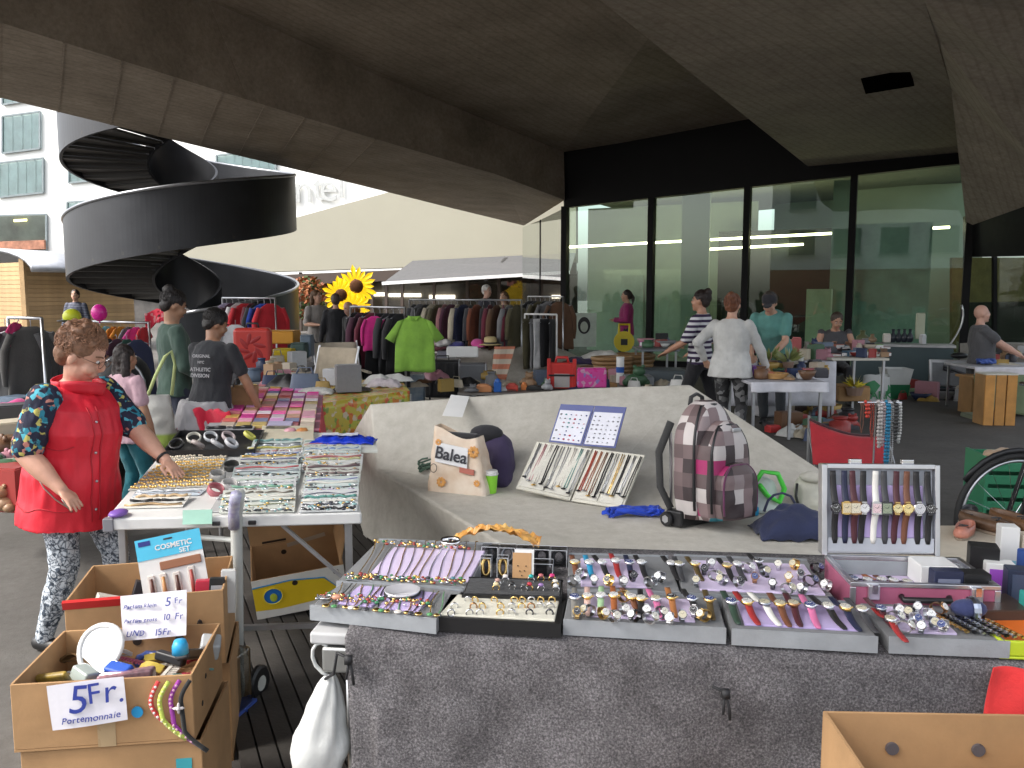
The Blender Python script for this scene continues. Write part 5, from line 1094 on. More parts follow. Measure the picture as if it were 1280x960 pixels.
# ================================================================== boxes at the bottom left
m_txt = plastic((.03, .05, .28))
def sign(q, lines, label):
    qm = quadmap(*q); t = thing('price_sign', label, 'sign', q[0]); o = q[0]; n = (q[1] - q[0]).cross(q[3] - q[0]).normalized()
    if n.y > 0: n = -n
    obj('paper', MB().grid(lambda u, v: qm(u, v) - o + n * (.006 + .004 * math.sin(u * 4 + v * 2)), 8, 6, thick=.001), mat((.72, .70, .74), .8, var=.04), t)
    ex, ey = (q[1] - q[0]).normalized(), (q[3] - q[0]).normalized(); Wq = (q[1] - q[0]).length
    for (s, u, v, size, sh, al) in lines:
        x = 0
        for k, ch in enumerate(s):
            if ch == ' ': x += size * .3; continue
            tm_ = textmb(ch, size * rnd.uniform(.92, 1.08), shear=sh + rnd.uniform(-.08, .08), ext=.0008); w_ = max(p[0] for p in tm_.v) - min(p[0] for p in tm_.v)
            pos = qm(u, v) + ex * (x + w_ / 2) + ey * (size * .05 * rnd.uniform(-1, 1)) - o + n * .014
            obj('letter', xf(tm_, frame_m(pos, ex, ey) @ Matrix.Rotation(R(rnd.uniform(-6, 6)), 4, 'Z')), m_txt, t); x += w_ + size * .08
    return t
a = PZ(12, 856, .56); b = PZ(240, 843, .56); by = math.atan2((b - a).y, (b - a).x); BW = (b - a).length
fbx = bananabox('cardboard_box', 'open brown box of hair things with the big price card, at the bottom left', (a.x, a.y, .365), by, BW, .37, .195, CARD)
rimholes(fbx, [(.22, .367, .15, 'y'), (.35, .367, .15, 'y')]); rimholes(fbx, [(BW - .003, .15, .12, 'x'), (BW - .003, .1, .06, 'x')], r=.008)
lbx = bananabox('cardboard_box', 'lower brown box under the big price card box', (a.x + .01, a.y + .01, 0.0), by, BW + .005, .37, .36, CARD)
obj('label_sticker', MB().span((BW * .86, -.002, .27), (BW * .95, -.0005, .31)), plastic((.05, .35, .4)), lbx)
obj('tape_strip', MB().span((BW * .46, -.0012, .0), (BW * .56, -.0003, .195)), plastic((.42, .30, .17), rough=.25), fbx)
obj('contents_tray', MB().span((.01, .01, .05), (BW - .01, .36, .055)), CARD, fbx)
def infb(x, y, z): return Vector((a.x, a.y, .365)) + Matrix.Rotation(by, 3, 'Z') @ Vector((x, y, z))
sign([PY(67, 912, a.y - .012), PY(160, 899, a.y + .012), PY(155, 845, a.y + .02), PY(60, 856, a.y - .005)], [('5', .25, .56, .105, .1, 0), ('Fr.', .52, .70, .085, .1, 0), ('Portemonnaie', .14, .18, .0255, .15, 0)], 'white card reading 5Fr Portemonnaie on the front box')
mir = thing('hand_mirror', 'white framed hand mirror leaning in the front box', 'mirror', infb(.125, .22, .08), rot=(R(60), 0, R(-10)))
ov_ = lambda r1, r2, a: (r1 * math.cos(a) * (1 + .12 * math.sin(a)), .0, r2 * math.sin(a))
pts = [(.068 * math.cos(k * PI / 14) * (1 + .15 * math.sin(k * PI / 14)), .10 + .075 * math.sin(k * PI / 14), 0) for k in range(28)]
obj('mirror_frame', MB().tube(pts, .009, 6, closed=True), WHITE, mir, smooth=True); obj('mirror_glass', MB().poly(pts), metal((.85, .87, .88), .04), mir); obj('mirror_handle', MB().tube([(-.02, .03, 0), (-.05, -.04, 0), (-.06, -.08, 0)], [.02, .016, .012], 8), WHITE, mir, smooth=True)
fill = [('hair_clip', 'black glossy hair clip', (.36, .22, .12), (.10, .03, .03), BLACK), ('hair_clip', 'blue plastic hair clip', (.24, .14, .12), (.09, .04, .05), plastic((.02, .08, .4))), ('hair_band', 'pink and black packet', (.27, .10, .11), (.15, .06, .06), mat((.5, .25, .28), .3, col2=(.04, .03, .04), scale=18)), ('comb_packet', 'yellow and black comb packet', (.06, .14, .10), (.10, .02, .07), mat((.6, .4, .05), .4, col2=(.05, .05, .05), scale=25)), ('plastic_pack', 'clear plastic hair pin pack', (.13, .16, .10), (.07, .05, .06), plastic((.4, .45, .42), rough=.15)), ('brush', 'dark brush back', (.42, .24, .12), (.05, .12, .03), DARK), ('plastic_pack', 'silver wrapped hair pack', (.46, .29, .12), (.06, .06, .06), plastic((.45, .47, .48), rough=.2))]
for nm, lbt, p, s, m in fill:
    o = obj(nm, MB().box((0, 0, 0), s), m, bev=.008); o.location = infb(*p) + Vector((0, 0, .03)); o.rotation_euler = (R(rnd.uniform(-25, 25)), R(rnd.uniform(-15, 15)), R(rnd.uniform(-40, 40))); tag(o, lbt + ' in the open front box', nm.replace('_', ' '), 'hair things in the front box')
r8 = random.Random(21)
bits = [('hair clip', (.12, .07, .03), 'tortoise'), ('hair clip', (.02, .02, .02), 'black'), ('hair slide', (.5, .5, .5), 'silver'), ('comb', (.5, .12, .2), 'pink'), ('scrunchie', (.06, .1, .3), 'blue'), ('hair slide', (.45, .33, .06), 'mustard'), ('comb', (.55, .52, .46), 'ivory'), ('scrunchie', (.3, .03, .05), 'wine'), ('hair slide', (.1, .22, .2), 'teal')]
for i in range(27):
    k_, c_, n_ = bits[i % 9]; p = infb(.04 + .42 * ((i % 9) + .5) / 9 + r8.uniform(-.02, .02), .09 + .11 * (i // 9) + r8.uniform(-.02, .02), .10 + r8.uniform(0, .03)); mb = MB()
    if k_ == 'scrunchie': mb.tube([(.03 * math.cos(a * PI / 7), .03 * math.sin(a * PI / 7), .004 * (a % 2)) for a in range(14)], .011, 6, closed=True)
    elif k_ == 'comb':
        mb.box((0, 0, 0), (.1, .012, .008))
        for q in range(10): mb.box((-.045 + q * .01, -.016, 0), (.004, .03, .004))
    else: mb.grid(lambda u, v: ((u - .5) * .09, (v - .5) * .026, .018 * math.sin(PI * u)), 8, 3, thick=.006); mb.bar((-.045, 0, -.004), (.045, 0, -.002), .006, .004)
    o = obj(k_.replace(' ', '_'), mb, plastic(c_, rough=.3), smooth=k_ == 'scrunchie'); o.location = p; o.rotation_euler = (r8.uniform(-.6, .6), r8.uniform(-.5, .5), r8.uniform(0, 6)); tag(o, '%s %s in the front box, %s row' % (n_, k_, ['front', 'middle', 'back'][i // 9]), k_, 'hair things in the front box')
def lid_cap(p, r, h, m, lb_):
    o = obj('perfume_bottle', MB().lathe([(r, 0), (r * .95, h * .6), (r * .7, h)], 16), m, smooth=True); o.location = p; tag(o, lb_, 'bottle')
lid_cap(infb(.405, .16, .19), .024, .04, plastic((.03, .35, .65)), 'rounded bright blue perfume bottle above the headbands'); 
o = obj('blue_disc', xf(MB().lathe([(.016, 0), (.016, .004)], 18), Matrix.Rotation(R(90), 4, 'X')), plastic((.02, .3, .6))); o.location = infb(.33, -.009, .10) ; tag(o, 'round blue sticker on the front box right of the card', 'sticker')
hbc = [('red and white dotted', (.6, .05, .05)), ('lime green', (.5, .6, .1)), ('purple and pink', (.35, .05, .35)), ('black', (.02, .02, .02))]
for i, (cn, c) in enumerate(hbc):
    x0 = .37 + .028 * i; pts = [(x0 + .02 - .045 * math.sin(k * PI / 12) + (.04 * k / 12 if i else .05 * k / 12), -.012 - .004 * (i % 2), .185 - .15 * k / 12 - (.02 * i if k > 6 else 0)) for k in range(13)]
    hb = thing('headband', cn + ' headband hanging on the front box rim', 'headband', infb(0, 0, 0), by, 'headbands on the front box'); obj('band', MB().tube(pts, .007, 6, sx=.6), cloth(c), hb, smooth=True)
    dm_ = MB()
    for k in range(1, 12): dm_.ell(Vector(pts[k]) + Vector((0, -.006, 0)), (.004, .002, .004), 6, 4)
    if i < 3: stuff(obj('dots', dm_, plastic([(.75, .7, .7), (.7, .75, .3), (.65, .35, .5)][i]), hb))
    if i == 3: obj('flower', xf(MB().ell((0, 0, 0), (.018, .006, .005), 8, 4).ell((0, 0, 0), (.005, .006, .018), 8, 4).ell((0, -.004, 0), (.006, .006, .006), 8, 4), Matrix.Translation(Vector(pts[6]) + Vector((-.006, -.008, 0)))), plastic((.6, .55, .55)), hb, smooth=True)
a2 = PZ(80, 753, .62); b2_ = PZ(279, 737, .62); by2 = math.atan2((b2_ - a2).y, (b2_ - a2).x); BW2 = (b2_ - a2).length
sbx = bananabox('cardboard_box', 'open brown box of cosmetics with handwritten perfume prices', (a2.x, a2.y, .36), by2, BW2, .38, .26, CARD); obj('contents_tray', MB().span((.01, .01, .12), (BW2 - .01, .37, .125)), CARD, sbx); obj('hand_hole', MB().ell((BW2 * .84, -.003, .13), (.012, .004, .035), 10, 6), plastic((.03, .02, .015)), sbx)
bananabox('cardboard_box', 'brown box underneath the perfume price box', (a2.x + .01, a2.y + .01, 0), by2, BW2, .38, .355, CARD)
def insb(x, y, z): return Vector((a2.x, a2.y, .36)) + Matrix.Rotation(by2, 3, 'Z') @ Vector((x, y, z))
_sy = a.y + .345
sign([PY(155, 801, _sy), PY(233, 794, _sy + .01), PY(234, 737, _sy + .05), PY(152, 745, _sy + .04)], [('Parfüm klein', .04, .74, .0175, .2, 0), ('5', .69, .76, .038, .15, 0), ('Fr', .83, .78, .025, .15, 0), ('Parfüm gross', .04, .42, .0165, .2, 0), ('10', .66, .44, .028, .15, 0), ('Fr', .83, .44, .026, .15, 0), ('UND', .06, .14, .024, .2, 0), ('15Fr', .52, .12, .028, .15, 0)], 'white handwritten card of perfume prices on the second box')
obj('red_strip', MB().box((BW2 * .3, .0, .25), (BW2 * .62, .014, .028), (R(20), 0, 0)), plastic((.55, .03, .03)), sbx)
bl_p = thing('cosmetic_set', 'blister card of makeup brushes with cyan header in the second box', 'package', insb(.33, .15, .125), rot=(R(-14), R(-9), by2))
obj('backing_card', MB().span((-.11, 0, 0), (.11, .003, .29)), mat((.68, .68, .66), .5), bl_p); obj('cyan_header', MB().span((-.11, -.002, .215), (.11, -.0003, .29)), plastic((.08, .5, .72)), bl_p)
obj('header_lettering', xf(textmb('COSMETIC', .026, bold=True), frame_m((.015, -.0032, .25), (1, 0, 0), (0, 0, 1))), WHITE, bl_p); obj('small_logo', MB().span((-.1, -.0035, .265), (-.06, -.0022, .282)), plastic((.02, .03, .2)), bl_p); obj('header_lettering', xf(textmb('SET', .024, bold=True), frame_m((.05, -.0032, .226), (1, 0, 0), (0, 0, 1))), WHITE, bl_p); obj('hang_slot', MB().box((0, -.0025, .276), (.03, .001, .006)), DARK, bl_p)
for x, h_, c in ((-.075, .12, (.1, .03, .02)), (-.035, .12, (.45, .22, .08)), (.01, .11, (.08, .03, .02)), (.06, .13, (.3, .05, .04))):
    bl1 = obj('blister', MB().box((x, -.004, .1), (.024, .008, h_)), plastic((.6, .55, .5), rough=.15), bl_p, bev=.005); obj('brush', MB().tube([(x, -.009, .1 - h_ * .4), (x, -.009, .1 + h_ * .4)], [.009, .005], 8), plastic(c), bl1, smooth=True)
obj('blister_tray', MB().box((.03, -.004, .185), (.14, .006, .03)), plastic((.28, .12, .06)), bl_p, bev=.004)
for i, (x, y, s, m, lbt, rr) in enumerate([(.41, .08, (.05, .04, .14), plastic((.5, .03, .06)), 'red upright makeup packet', 12), (.455, .06, (.05, .035, .15), BLACK, 'black makeup box with grey window', 14), (.49, .14, (.05, .035, .15), plastic((.6, .6, .58)), 'white makeup packet', 8), (.19, .20, (.09, .05, .11), plastic((.02, .02, .025)), 'flat black makeup case', 60), (.255, .22, (.06, .05, .12), plastic((.02, .06, .3)), 'blue makeup case', 40), (.10, .1, (.12, .08, .1), plastic((.62, .58, .52)), 'pale folded packet', 70)]):
    t = carton('makeup_box', lbt + ' in the second cardboard box', insb(x, y, .127), s, by2, m, 'packet', 'makeup packets in the second box', rot=(R(-8), R(rr * .3), by2 + R(rr * .2)), band=(plastic((.35, .37, .4)), .4, .85) if i == 1 else None)
# hand truck
P = PZ(293, 884, 0); ht = thing('hand_truck', 'silver hand truck with blue edged foot plate beside the boxes', 'hand truck', P, R(-14)); m_ht = plastic((.55, .56, .52))
for s in (0, -.26):
    obj('rail', MB().tube([(s, .03, .05), (s, .05, .45), (s + .005, .05, .66)] if s else [(s, .03, .05), (s, .05, .45), (s + .005, .05, .66), (s + .02, .03, .76), (s + .05, -.0, .83), (s + .075, -.03, .87)], .023, 10), m_ht, ht, smooth=True)
for z in (.2, .45, .66): obj('cross_bar', MB().tube([(0, .05, z), (-.26, .05, z)], .011, 8), m_ht, ht)
obj('handle_wrap', MB().tube([(.016, .02, .72), (.03, .0, .79), (.055, -.03, .84), (.075, -.05, .87)], .022, 8), mat((.35, .32, .55), .3, col2=(.6, .6, .66), scale=45), ht, smooth=True)
obj('foot_plate', MB().box((-.1, -.10, .012), (.36, .24, .008)), m_ht, ht, bev=.004); obj('plate_rim', MB().box((-.1, -.222, .02), (.37, .012, .03)), plastic((.05, .08, .3)), ht, bev=.004); obj('bracket', MB().ell((0, .01, .1), (.045, .02, .1), 12, 8), m_ht, ht, smooth=True)
for s in (.06, -.32):
    wl = obj('wheel', xf(MB().lathe([(.06, -.015), (.07, -.008), (.07, .008), (.06, .015)], 20), Matrix.Translation((s, .08, .07)) @ Matrix.Rotation(R(90), 4, 'Y')), BLACK, ht); obj('hub', xf(MB().lathe([(.03, -.017), (.03, .017)], 12), Matrix.Translation((s, .08, .07)) @ Matrix.Rotation(R(90), 4, 'Y')), m_ht, wl)
cr_ = thing('clear_crate', 'clear plastic crate with blue base standing on the hand truck', 'crate', P + Matrix.Rotation(R(-14), 3, 'Z') @ Vector((-.02, -.1, .018)), R(-14)); obj('crate_side', MB().box((.06, 0, .13), (.1, .2, .24)), glassmat((.82, .86, .86), 2), cr_, bev=.02); obj('crate_base', MB().box((.05, 0, .015), (.13, .22, .02)), plastic((.05, .1, .4)), cr_)
yb_ = bananabox('fruit_box', 'narrow yellow and white fruit box strapped on the hand truck', P + Matrix.Rotation(R(-14), 3, 'Z') @ Vector((-.24, -.10, .02)), R(-14), .22, .18, .32, mat((.7, .68, .6), .7)); obj('yellow_print', MB().span((.02, -.002, .03), (.2, -.0005, .24)), plastic((.72, .5, .03)), yb_); obj('green_line', MB().bar((.02, -.0028, .12), (.2, -.0028, .22), .001, .008), plastic((.02, .2, .15)), yb_)
# yellow fruit box under the left table
a3 = PZ(322, 782, 0); yb2 = bananabox('fruit_box', 'open fruit box with yellow panel and blue oval under the left table', a3 + Vector((0, 0, .03)), 0, .44, .34, .22, CARD, rot=(R(14), R(-6), R(16)))
obj('outer_print', MB().span((0, -.003, .0), (.44, -.0006, .22)), mat((.7, .68, .62), .7), yb2); pts = [(.0, .05), (.12, .04), (.3, .05), (.4, .1), (.34, .17), (.18, .19), (0, .18)]
obj('yellow_print', MB().prism([(x, -.0032, z) for x, z in pts], (0, -.001, 0)), plastic((.75, .52, .02)), yb2); obj('blue_line', MB().tube([(x, -.004, z) for x, z in pts[2:]], .004, 5), plastic((.02, .2, .4)), yb2)
lg_ = obj('oval_logo', MB().lathe([(.045, 0), (.045, .002)], 24, m=Matrix.Translation((.09, -.004, .12)) @ Matrix.Rotation(R(90), 4, 'X')), plastic((.02, .16, .5)), yb2); obj('logo_ring', MB().tube([(.09 + .045 * math.cos(k * PI / 12), -.0075, .12 + .045 * math.sin(k * PI / 12)) for k in range(24)], .003, 5, closed=True), plastic((.75, .6, .05)), lg_); obj('logo_leaf', MB().ell((.092, -.0075, .112), (.018, .002, .024), 10, 6), plastic((.4, .5, .05)), lg_)
rimholes(yb2, [(.2, 0, .17, 'y'), (.40, 0, .19, 'y'), (.16, .338, .15, 'y')]); obj('back_flap', MB().box((.22, .36, .33), (.44, .006, .24), (R(-12), 0, 0)), CARD, yb2); obj('tape', MB().box((.28, .332, .2), (.2, .002, .022), (0, R(-8), 0)), plastic((.4, .33, .25), rough=.2), yb2)
obj('side_flap', MB().box((.445, .17, .30), (.006, .34, .16), (0, R(14), 0)), CARD, yb2); obj('flap_slot', MB().box((.12, .335, .22), (.12, .004, .018)), plastic((.03, .02, .015)), yb2)
# ================================================================== people
def ik(S, W, l1, l2, pole):
    S, W = Vector(S), Vector(W); d = W - S; L = d.length
    if L > (l1 + l2) * .995: W = S + d.normalized() * (l1 + l2) * .995; d = W - S; L = d.length
    a = (l1 * l1 - l2 * l2 + L * L) / (2 * L); h = math.sqrt(max(0, l1 * l1 - a * a)); u = d.normalized(); p = Vector(pole); p = (p - u * p.dot(u)).normalized()
    return S + u * a + p * h, W
def limb(mb, pts, rs, n=12):
    pts = [Vector(p) for p in pts]; Q = []; Rr = []
    for i in range(len(pts) - 1):
        for k in range(4):
            t = k / 4; Q.append(pts[i].lerp(pts[i + 1], t)); s = t * t * (3 - 2 * t); Rr.append(rs[i] * (1 - s) + rs[i + 1] * s)
    Q.append(pts[-1]); Rr.append(rs[-1]); mb.tube(Q, Rr, n)
    mb.ell(pts[0], (rs[0],) * 3, n, 8); mb.ell(pts[-1], (rs[-1],) * 3, n, 8)
    for i in range(1, len(pts) - 1): mb.ell(pts[i], (rs[i] * .98,) * 3, n, 8)
def loft(mb, rings, tf, n=20):
    V = []; F = []
    for z, rx, ry, yc in rings:
        for k in range(n):
            a = 2 * PI * k / n; V.append(tf(Vector((rx * math.cos(a), yc + ry * math.sin(a), z))))
    for i in range(len(rings) - 1):
        for k in range(n): F.append((i*n + k, i*n + (k+1) % n, (i+1)*n + (k+1) % n, (i+1)*n + k))
    F.append(tuple(range(n))[::-1]); F.append(tuple((len(rings)-1)*n + k for k in range(n))); mb.add(V, F)
SKIN = lambda c=(.5, .28, .19): mat(c, .5, var=.1, scale=14, bump=.05, bscale=80)
def wrinkle(amp, sc): return lambda p: amp * (noise.noise(Vector((p.x * sc, p.y * sc, p.z * sc * .55))) + .5 * noise.noise(Vector((p.x * sc * 2.3, p.y * sc * 2.3, p.z * sc * 1.2))))
def person(label, P, h, face, skin=(.5, .28, .19), top=None, topk='short', bottom=None, botk='long', shoes=BLACK, hair=(.05, .03, .02), hstyle='short', lean=0, turn=0, nod=0, rh=None, lh=None, rfoot=None, lfoot=None, sit=None, bw=1, bd=1, topz=.78, flare=0, vox=.014, name='person', rpole=(.4, -.6, -.3), lpole=(-.4, -.6, -.3), sleeve=None, hs=1.0, side=0, headfwd=.02, arm=1.0, fold=None):
    """face: world direction (x, y) the person looks towards; joints are given for a 1.7 m body"""
    t = thing(name, label, 'person', (P[0], P[1], P[2] if len(P) > 2 else 0), math.atan2(-face[0], face[1]), scale=h / 1.7)
    pz = .92 if sit is None else sit; dz = pz - .92
    e = Euler((R(-lean), R(side), 0)).to_matrix(); piv = Vector((0, 0, .92))
    def T(p): return e @ (Vector(p) - piv) + piv + Vector((0, 0, dz))
    sk = SKIN(skin); body = MB()
    shR, shL = T((.18 * bw ** .5, 0, 1.38)), T((-.18 * bw ** .5, 0, 1.38)); hipR, hipL = Vector((.09, 0, .9 + dz)), Vector((-.09, 0, .9 + dz))
    rh = Vector(rh) if rh is not None else Vector((.27, .08, .82 + dz)); lh = Vector(lh) if lh is not None else Vector((-.27, .08, .82 + dz))
    rfoot = Vector(rfoot or (.1, .0, .08)); lfoot = Vector(lfoot or (-.1, .0, .08))
    eR, wR = ik(shR, rh, .29, .26, rpole); eL, wL = ik(shL, lh, .29, .26, lpole)
    kR, aR = ik(hipR, rfoot, .43, .42, (0.1, 1, .1)); kL, aL = ik(hipL, lfoot, .43, .42, (-.1, 1, .1))
    rings = [(.80, .13 * bw, .105 * bd, 0), (.88, .165 * bw, .12 * bd, -.005), (.96, .16 * bw, .115 * bd, .0), (1.08, .142 * bw, .105 * bd, .01 * bd), (1.2, .155 * bw, .115 * bd, .01), (1.32, .165 * (1 + (bw - 1) * .7), .105 * (1 + (bd - 1) * .75), 0), (1.40, .13 * (1 + (bw - 1) * .4), .08 * (1 + (bd - 1) * .5), -.01), (1.45, .06, .06, -.01)]
    loft(body, [(z, rx * (.86 if z < 1.15 else .93), ry * (.82 if z < 1.15 else .93), yc) for z, rx, ry, yc in rings], T)
    inn_ = Vector((.03, 0, -.03)) if topk != 'none' else Vector()
    for S, E, W in ((shR, eR, wR), (shL, eL, wL)):
        limb(body, [S - (inn_ if S is shR else Vector((-inn_.x, 0, inn_.z))) + Vector((0, 0, 2 * inn_.z)), E, E.lerp(W, .35), W], [(.044 if topk != 'none' else .052) * arm, .042 * arm, .041 * arm, .027 * (.5 + .5 * arm)])
        d = (W - E).normalized(); up = Vector((0, 0, 1)) if abs(d.z) < .8 else Vector((0, 1, 0)); xx = d.cross(up).normalized(); zz = xx.cross(d)
        body.tube([W, W + d * .045, W + d * .085], [(.026, .018), (.041, .016), (.041, .012)], 10)
        sgn = 1 if S is shR else -1
        for i in range(4):
            fan = xx * (.16 - .107 * i); b = W + d * .078 + xx * (.0315 - .021 * i); L = [.062, .075, .07, .055][i]; dn = -zz * .35
            limb(body, [b, b + (d + fan + dn * .4).normalized() * L * .5, b + (d + fan) * L * .8 + dn * L * .55], [.0092, .0084, .0072], 8)
        b = W + d * .02 + xx * (.024 if True else 0) * -sgn * 1; limb(body, [b, b + (d * .6 - xx * sgn * .8).normalized() * .04 - zz * .01, b + (d * .9 - xx * sgn * .4).normalized() * .075 - zz * .02], [.013, .0105, .0085], 8)
    for Hh, K, A in ((hipR, kR, aR), (hipL, kL, aL)): limb(body, [Hh, K, A], [.085, .052, .036])
    # head
    hc = T((0, headfwd, 1.585)); hm = Matrix.Translation(hc) @ Euler((R(-nod - lean * .4), 0, R(turn))).to_matrix().to_4x4() @ Matrix.Scale(hs, 4)
    limb(body, [T((0, -.01, 1.40)), hm @ Vector((0, -.012, -.06))], [.056, .052])
    body.ell((0, -.012, .022), (.074, .092, .098), 16, 12, m=hm); body.ell((0, .02, -.045), (.056, .066, .072), 14, 10, m=hm); body.ell((0, .092, -.012), (.012, .018, .02), 8, 6, m=hm); body.ell((0, .082, .012), (.009, .014, .026), 8, 6, m=hm)
    body.ell((0, .064, -.098), (.026, .022, .018), 8, 6, m=hm); body.ell((0, .078, -.058), (.026, .014, .014), 8, 6, m=hm)
    for s in (-1, 1): body.ell((s * .076, -.005, -.008), (.011, .02, .032), 8, 6, m=hm); body.ell((s * .036, .058, -.03), (.026, .03, .026), 8, 6, m=hm)
    bo = obj('body', remesh(body, vox, 2), None, t); bo.data.materials.append(sk)
    for s in (-1, 1):
        obj('eye', MB().ell((s * .03, .079, .012), (.012, .007, .007), 8, 6, m=hm), plastic((.6, .58, .55), rough=.2), t, smooth=True); obj('iris', MB().ell((s * .03, .084, .011), (.006, .004, .006), 8, 6, m=hm), BLACK, t, smooth=True)
        obj('eyebrow', MB().tube([(s * .014, .083, .034), (s * .03, .084, .038), (s * .048, .07, .033)], .0035, 5), mat(tuple(c * .8 for c in hair), .8), t) if False else None
        mbb = MB().tube([hm @ Vector((s * .014, .085, .034)), hm @ Vector((s * .03, .084, .039)), hm @ Vector((s * .05, .07, .034))], .004, 5); obj('eyebrow', mbb, mat(tuple(c * .8 for c in hair), .8), t)
    obj('mouth', MB().ell((0, .091, -.057), (.021, .005, .0055), 10, 6, m=hm), mat((.42, .14, .12), .5), t, smooth=True)
    # hair
    hr = MB(); hcol = mat(hair, .55, var=.35, scale=30, bump=.5, bscale=70)
    if hstyle != 'bald':
        hr.ell((0, -.026, .04), (.085, .096, .092), 16, 12, m=hm); hr.ell((0, -.06, -.005), (.078, .055, .075), 14, 10, m=hm)
        if hstyle in ('short', 'curly'):
            for s in (-1, 1): hr.ell((s * .066, -.02, .03), (.022, .05, .045), 10, 8, m=hm)
        if hstyle == 'curly':
            r2 = random.Random(3)
            for k in range(26):
                a = r2.uniform(0, 2 * PI); b = r2.uniform(.1, 1.4); p = Vector((.084 * math.cos(a) * math.cos(b), -.03 + .09 * math.sin(a) * math.cos(b), .045 + .088 * math.sin(b)))
                if p.y < .045: hr.ell(p, (.022, .022, .018), 8, 6, m=hm)
        if hstyle == 'bun': hr.ell((0, -.085, .1), (.05, .05, .05), 12, 8, m=hm)
        if hstyle == 'tail': limb(hr, [hm @ Vector((0, -.1, .03)), hm @ Vector((0, -.15, -.04)), hm @ Vector((0, -.13, -.18))], [.035, .035, .015])
        if hstyle in ('long', 'bob'):
            L = -.14 if hstyle == 'bob' else -.3
            for s in (-1, 0, 1): limb(hr, [hm @ Vector((s * .06, -.05, .03)), hm @ Vector((s * .07, -.06, -.1)), hm @ Vector((s * .06, -.065, L))], [.04, .042, .03])
        o = obj('hair', remesh(hr, max(.008, vox * .7), 2, lambda p: .006 * noise.noise(p * 38) + .003 * noise.noise(p * 90)), None, t); o.data.materials.append(hcol)
        if vox < .0125:
            r9 = random.Random(int(h * 100)); sm = MB(); curl = .5 if hstyle == 'curly' else .12
            for k in range(520 if vox < .01 else 260):
                ph = r9.uniform(0, 2 * PI); front = math.sin(ph) > .1; th0 = math.acos(r9.uniform(.45 if front else -.25, 1)); pts = []; w0 = r9.uniform(0, 6)
                for q in range(6):
                    th1 = th0 + q * .085 * (1 if hstyle != 'curly' else .7); p1 = ph + curl * .16 * math.sin(q * 1.6 + w0); rr = 1.035 + .03 * math.sin(q * 1.3 + w0) * (1 if hstyle == 'curly' else .4) + (.03 if hstyle == 'curly' else 0)
                    pts.append(hm @ Vector((.086 * rr * math.sin(th1) * math.cos(p1), -.028 + .098 * rr * math.sin(th1) * math.sin(p1), .04 + .094 * rr * math.cos(th1))))
                sm.tube(pts, [.0012, .0022, .0024, .0022, .0016, .0006], 4)
            stuff(obj('hair_strands', sm, mat(tuple(min(1, c * 1.35) for c in hair), .45, var=.4, scale=60), t, smooth=True))
    # clothes
    if top is not None:
        g = MB(); k = .018
        rr = [(z, rx * (1 + .02) + k + flare * max(0, (1.1 - z)), ry + k + flare * .8 * max(0, (1.1 - z)), yc) for z, rx, ry, yc in rings if z >= .95]
        z0 = topz; rr = [(z0, rr[0][1] + flare * .2 + .012 + .02 * (.95 - z0), rr[0][2] + flare * .2 + .012 + .02 * (.95 - z0), 0)] + ([((z0 + .96) / 2, rr[0][1] + flare * .12 + .006, rr[0][2] + flare * .12 + .006, 0)] if z0 < .88 else []) + rr[:-1] + [(1.44, .085, .075, -.01)]
        loft(g, rr, T, 24)
        if topk != 'none':
            fr_ = {'short': .62, 'elbow': .86, 'long': 2}[topk]
            for S, E, W in ((shR, eR, wR), (shL, eL, wL)):
                gs = g if sleeve is None else MB(); S = S + Vector((-.012 if S is shR else .012, 0, -.012))
                if fr_ <= 1: limb(gs, [S, S.lerp(E, fr_)], [.064 * arm, .062 * arm])
                else: limb(gs, [S, E, E.lerp(W, .92)], [.064, .055, .043])
                if sleeve is not None:
                    o = obj('shirt_sleeve', remesh(gs, vox, 2, wrinkle(.006, 22)), None, t); o.data.materials.append(sleeve)
        else:
            for S in (shR, shL): limb(g, [S + Vector((0, 0, .02)), S + Vector((0, 0, .01))], [.055, .05])
        o = obj('top', remesh(g, vox * .9, 2, fold or wrinkle(.009, 14)), None, t); o.data.materials.append(top)
    if bottom is not None:
        g = MB(); loft(g, [(z, rx + .014, ry + .014, yc) for z, rx, ry, yc in (rings[:4] if topz > .9 else [(a_, b_ * .9, c_ * .88, d_) for a_, b_, c_, d_ in rings[:2]])], T, 20)
        for Hh, K, A in ((hipR, kR, aR), (hipL, kL, aL)):
            if botk == 'long': limb(g, [Hh, K, A + Vector((0, 0, .02))], [.10, .07, .056])
            elif botk == 'tight': limb(g, [Hh, K, K.lerp(A, .3), A], [.10 * bw ** .5, .064 * bw ** .4, .062 * bw ** .4, .046])
            else: limb(g, [Hh, K.lerp(Hh, .1)], [.105, .085])
        o = obj('trousers', remesh(g, vox, 2, wrinkle(.007, 16)), None, t); o.data.materials.append(bottom)
    for A in (aR, aL):
        f = MB(); limb(f, [A + Vector((0, -.04, -.035)), A + Vector((0, .08, -.045)), A + Vector((0, .16, -.05))], [.042, .04, .03]); o = obj('shoe', remesh(f, .014, 2), None, t); o.data.materials.append(shoes)
        for v_ in o.data.vertices:
            if v_.co.z < A.z - .075: v_.co.z = A.z - .075
    return t, hm, T, (wR, wL, eR, eL, shR, shL)
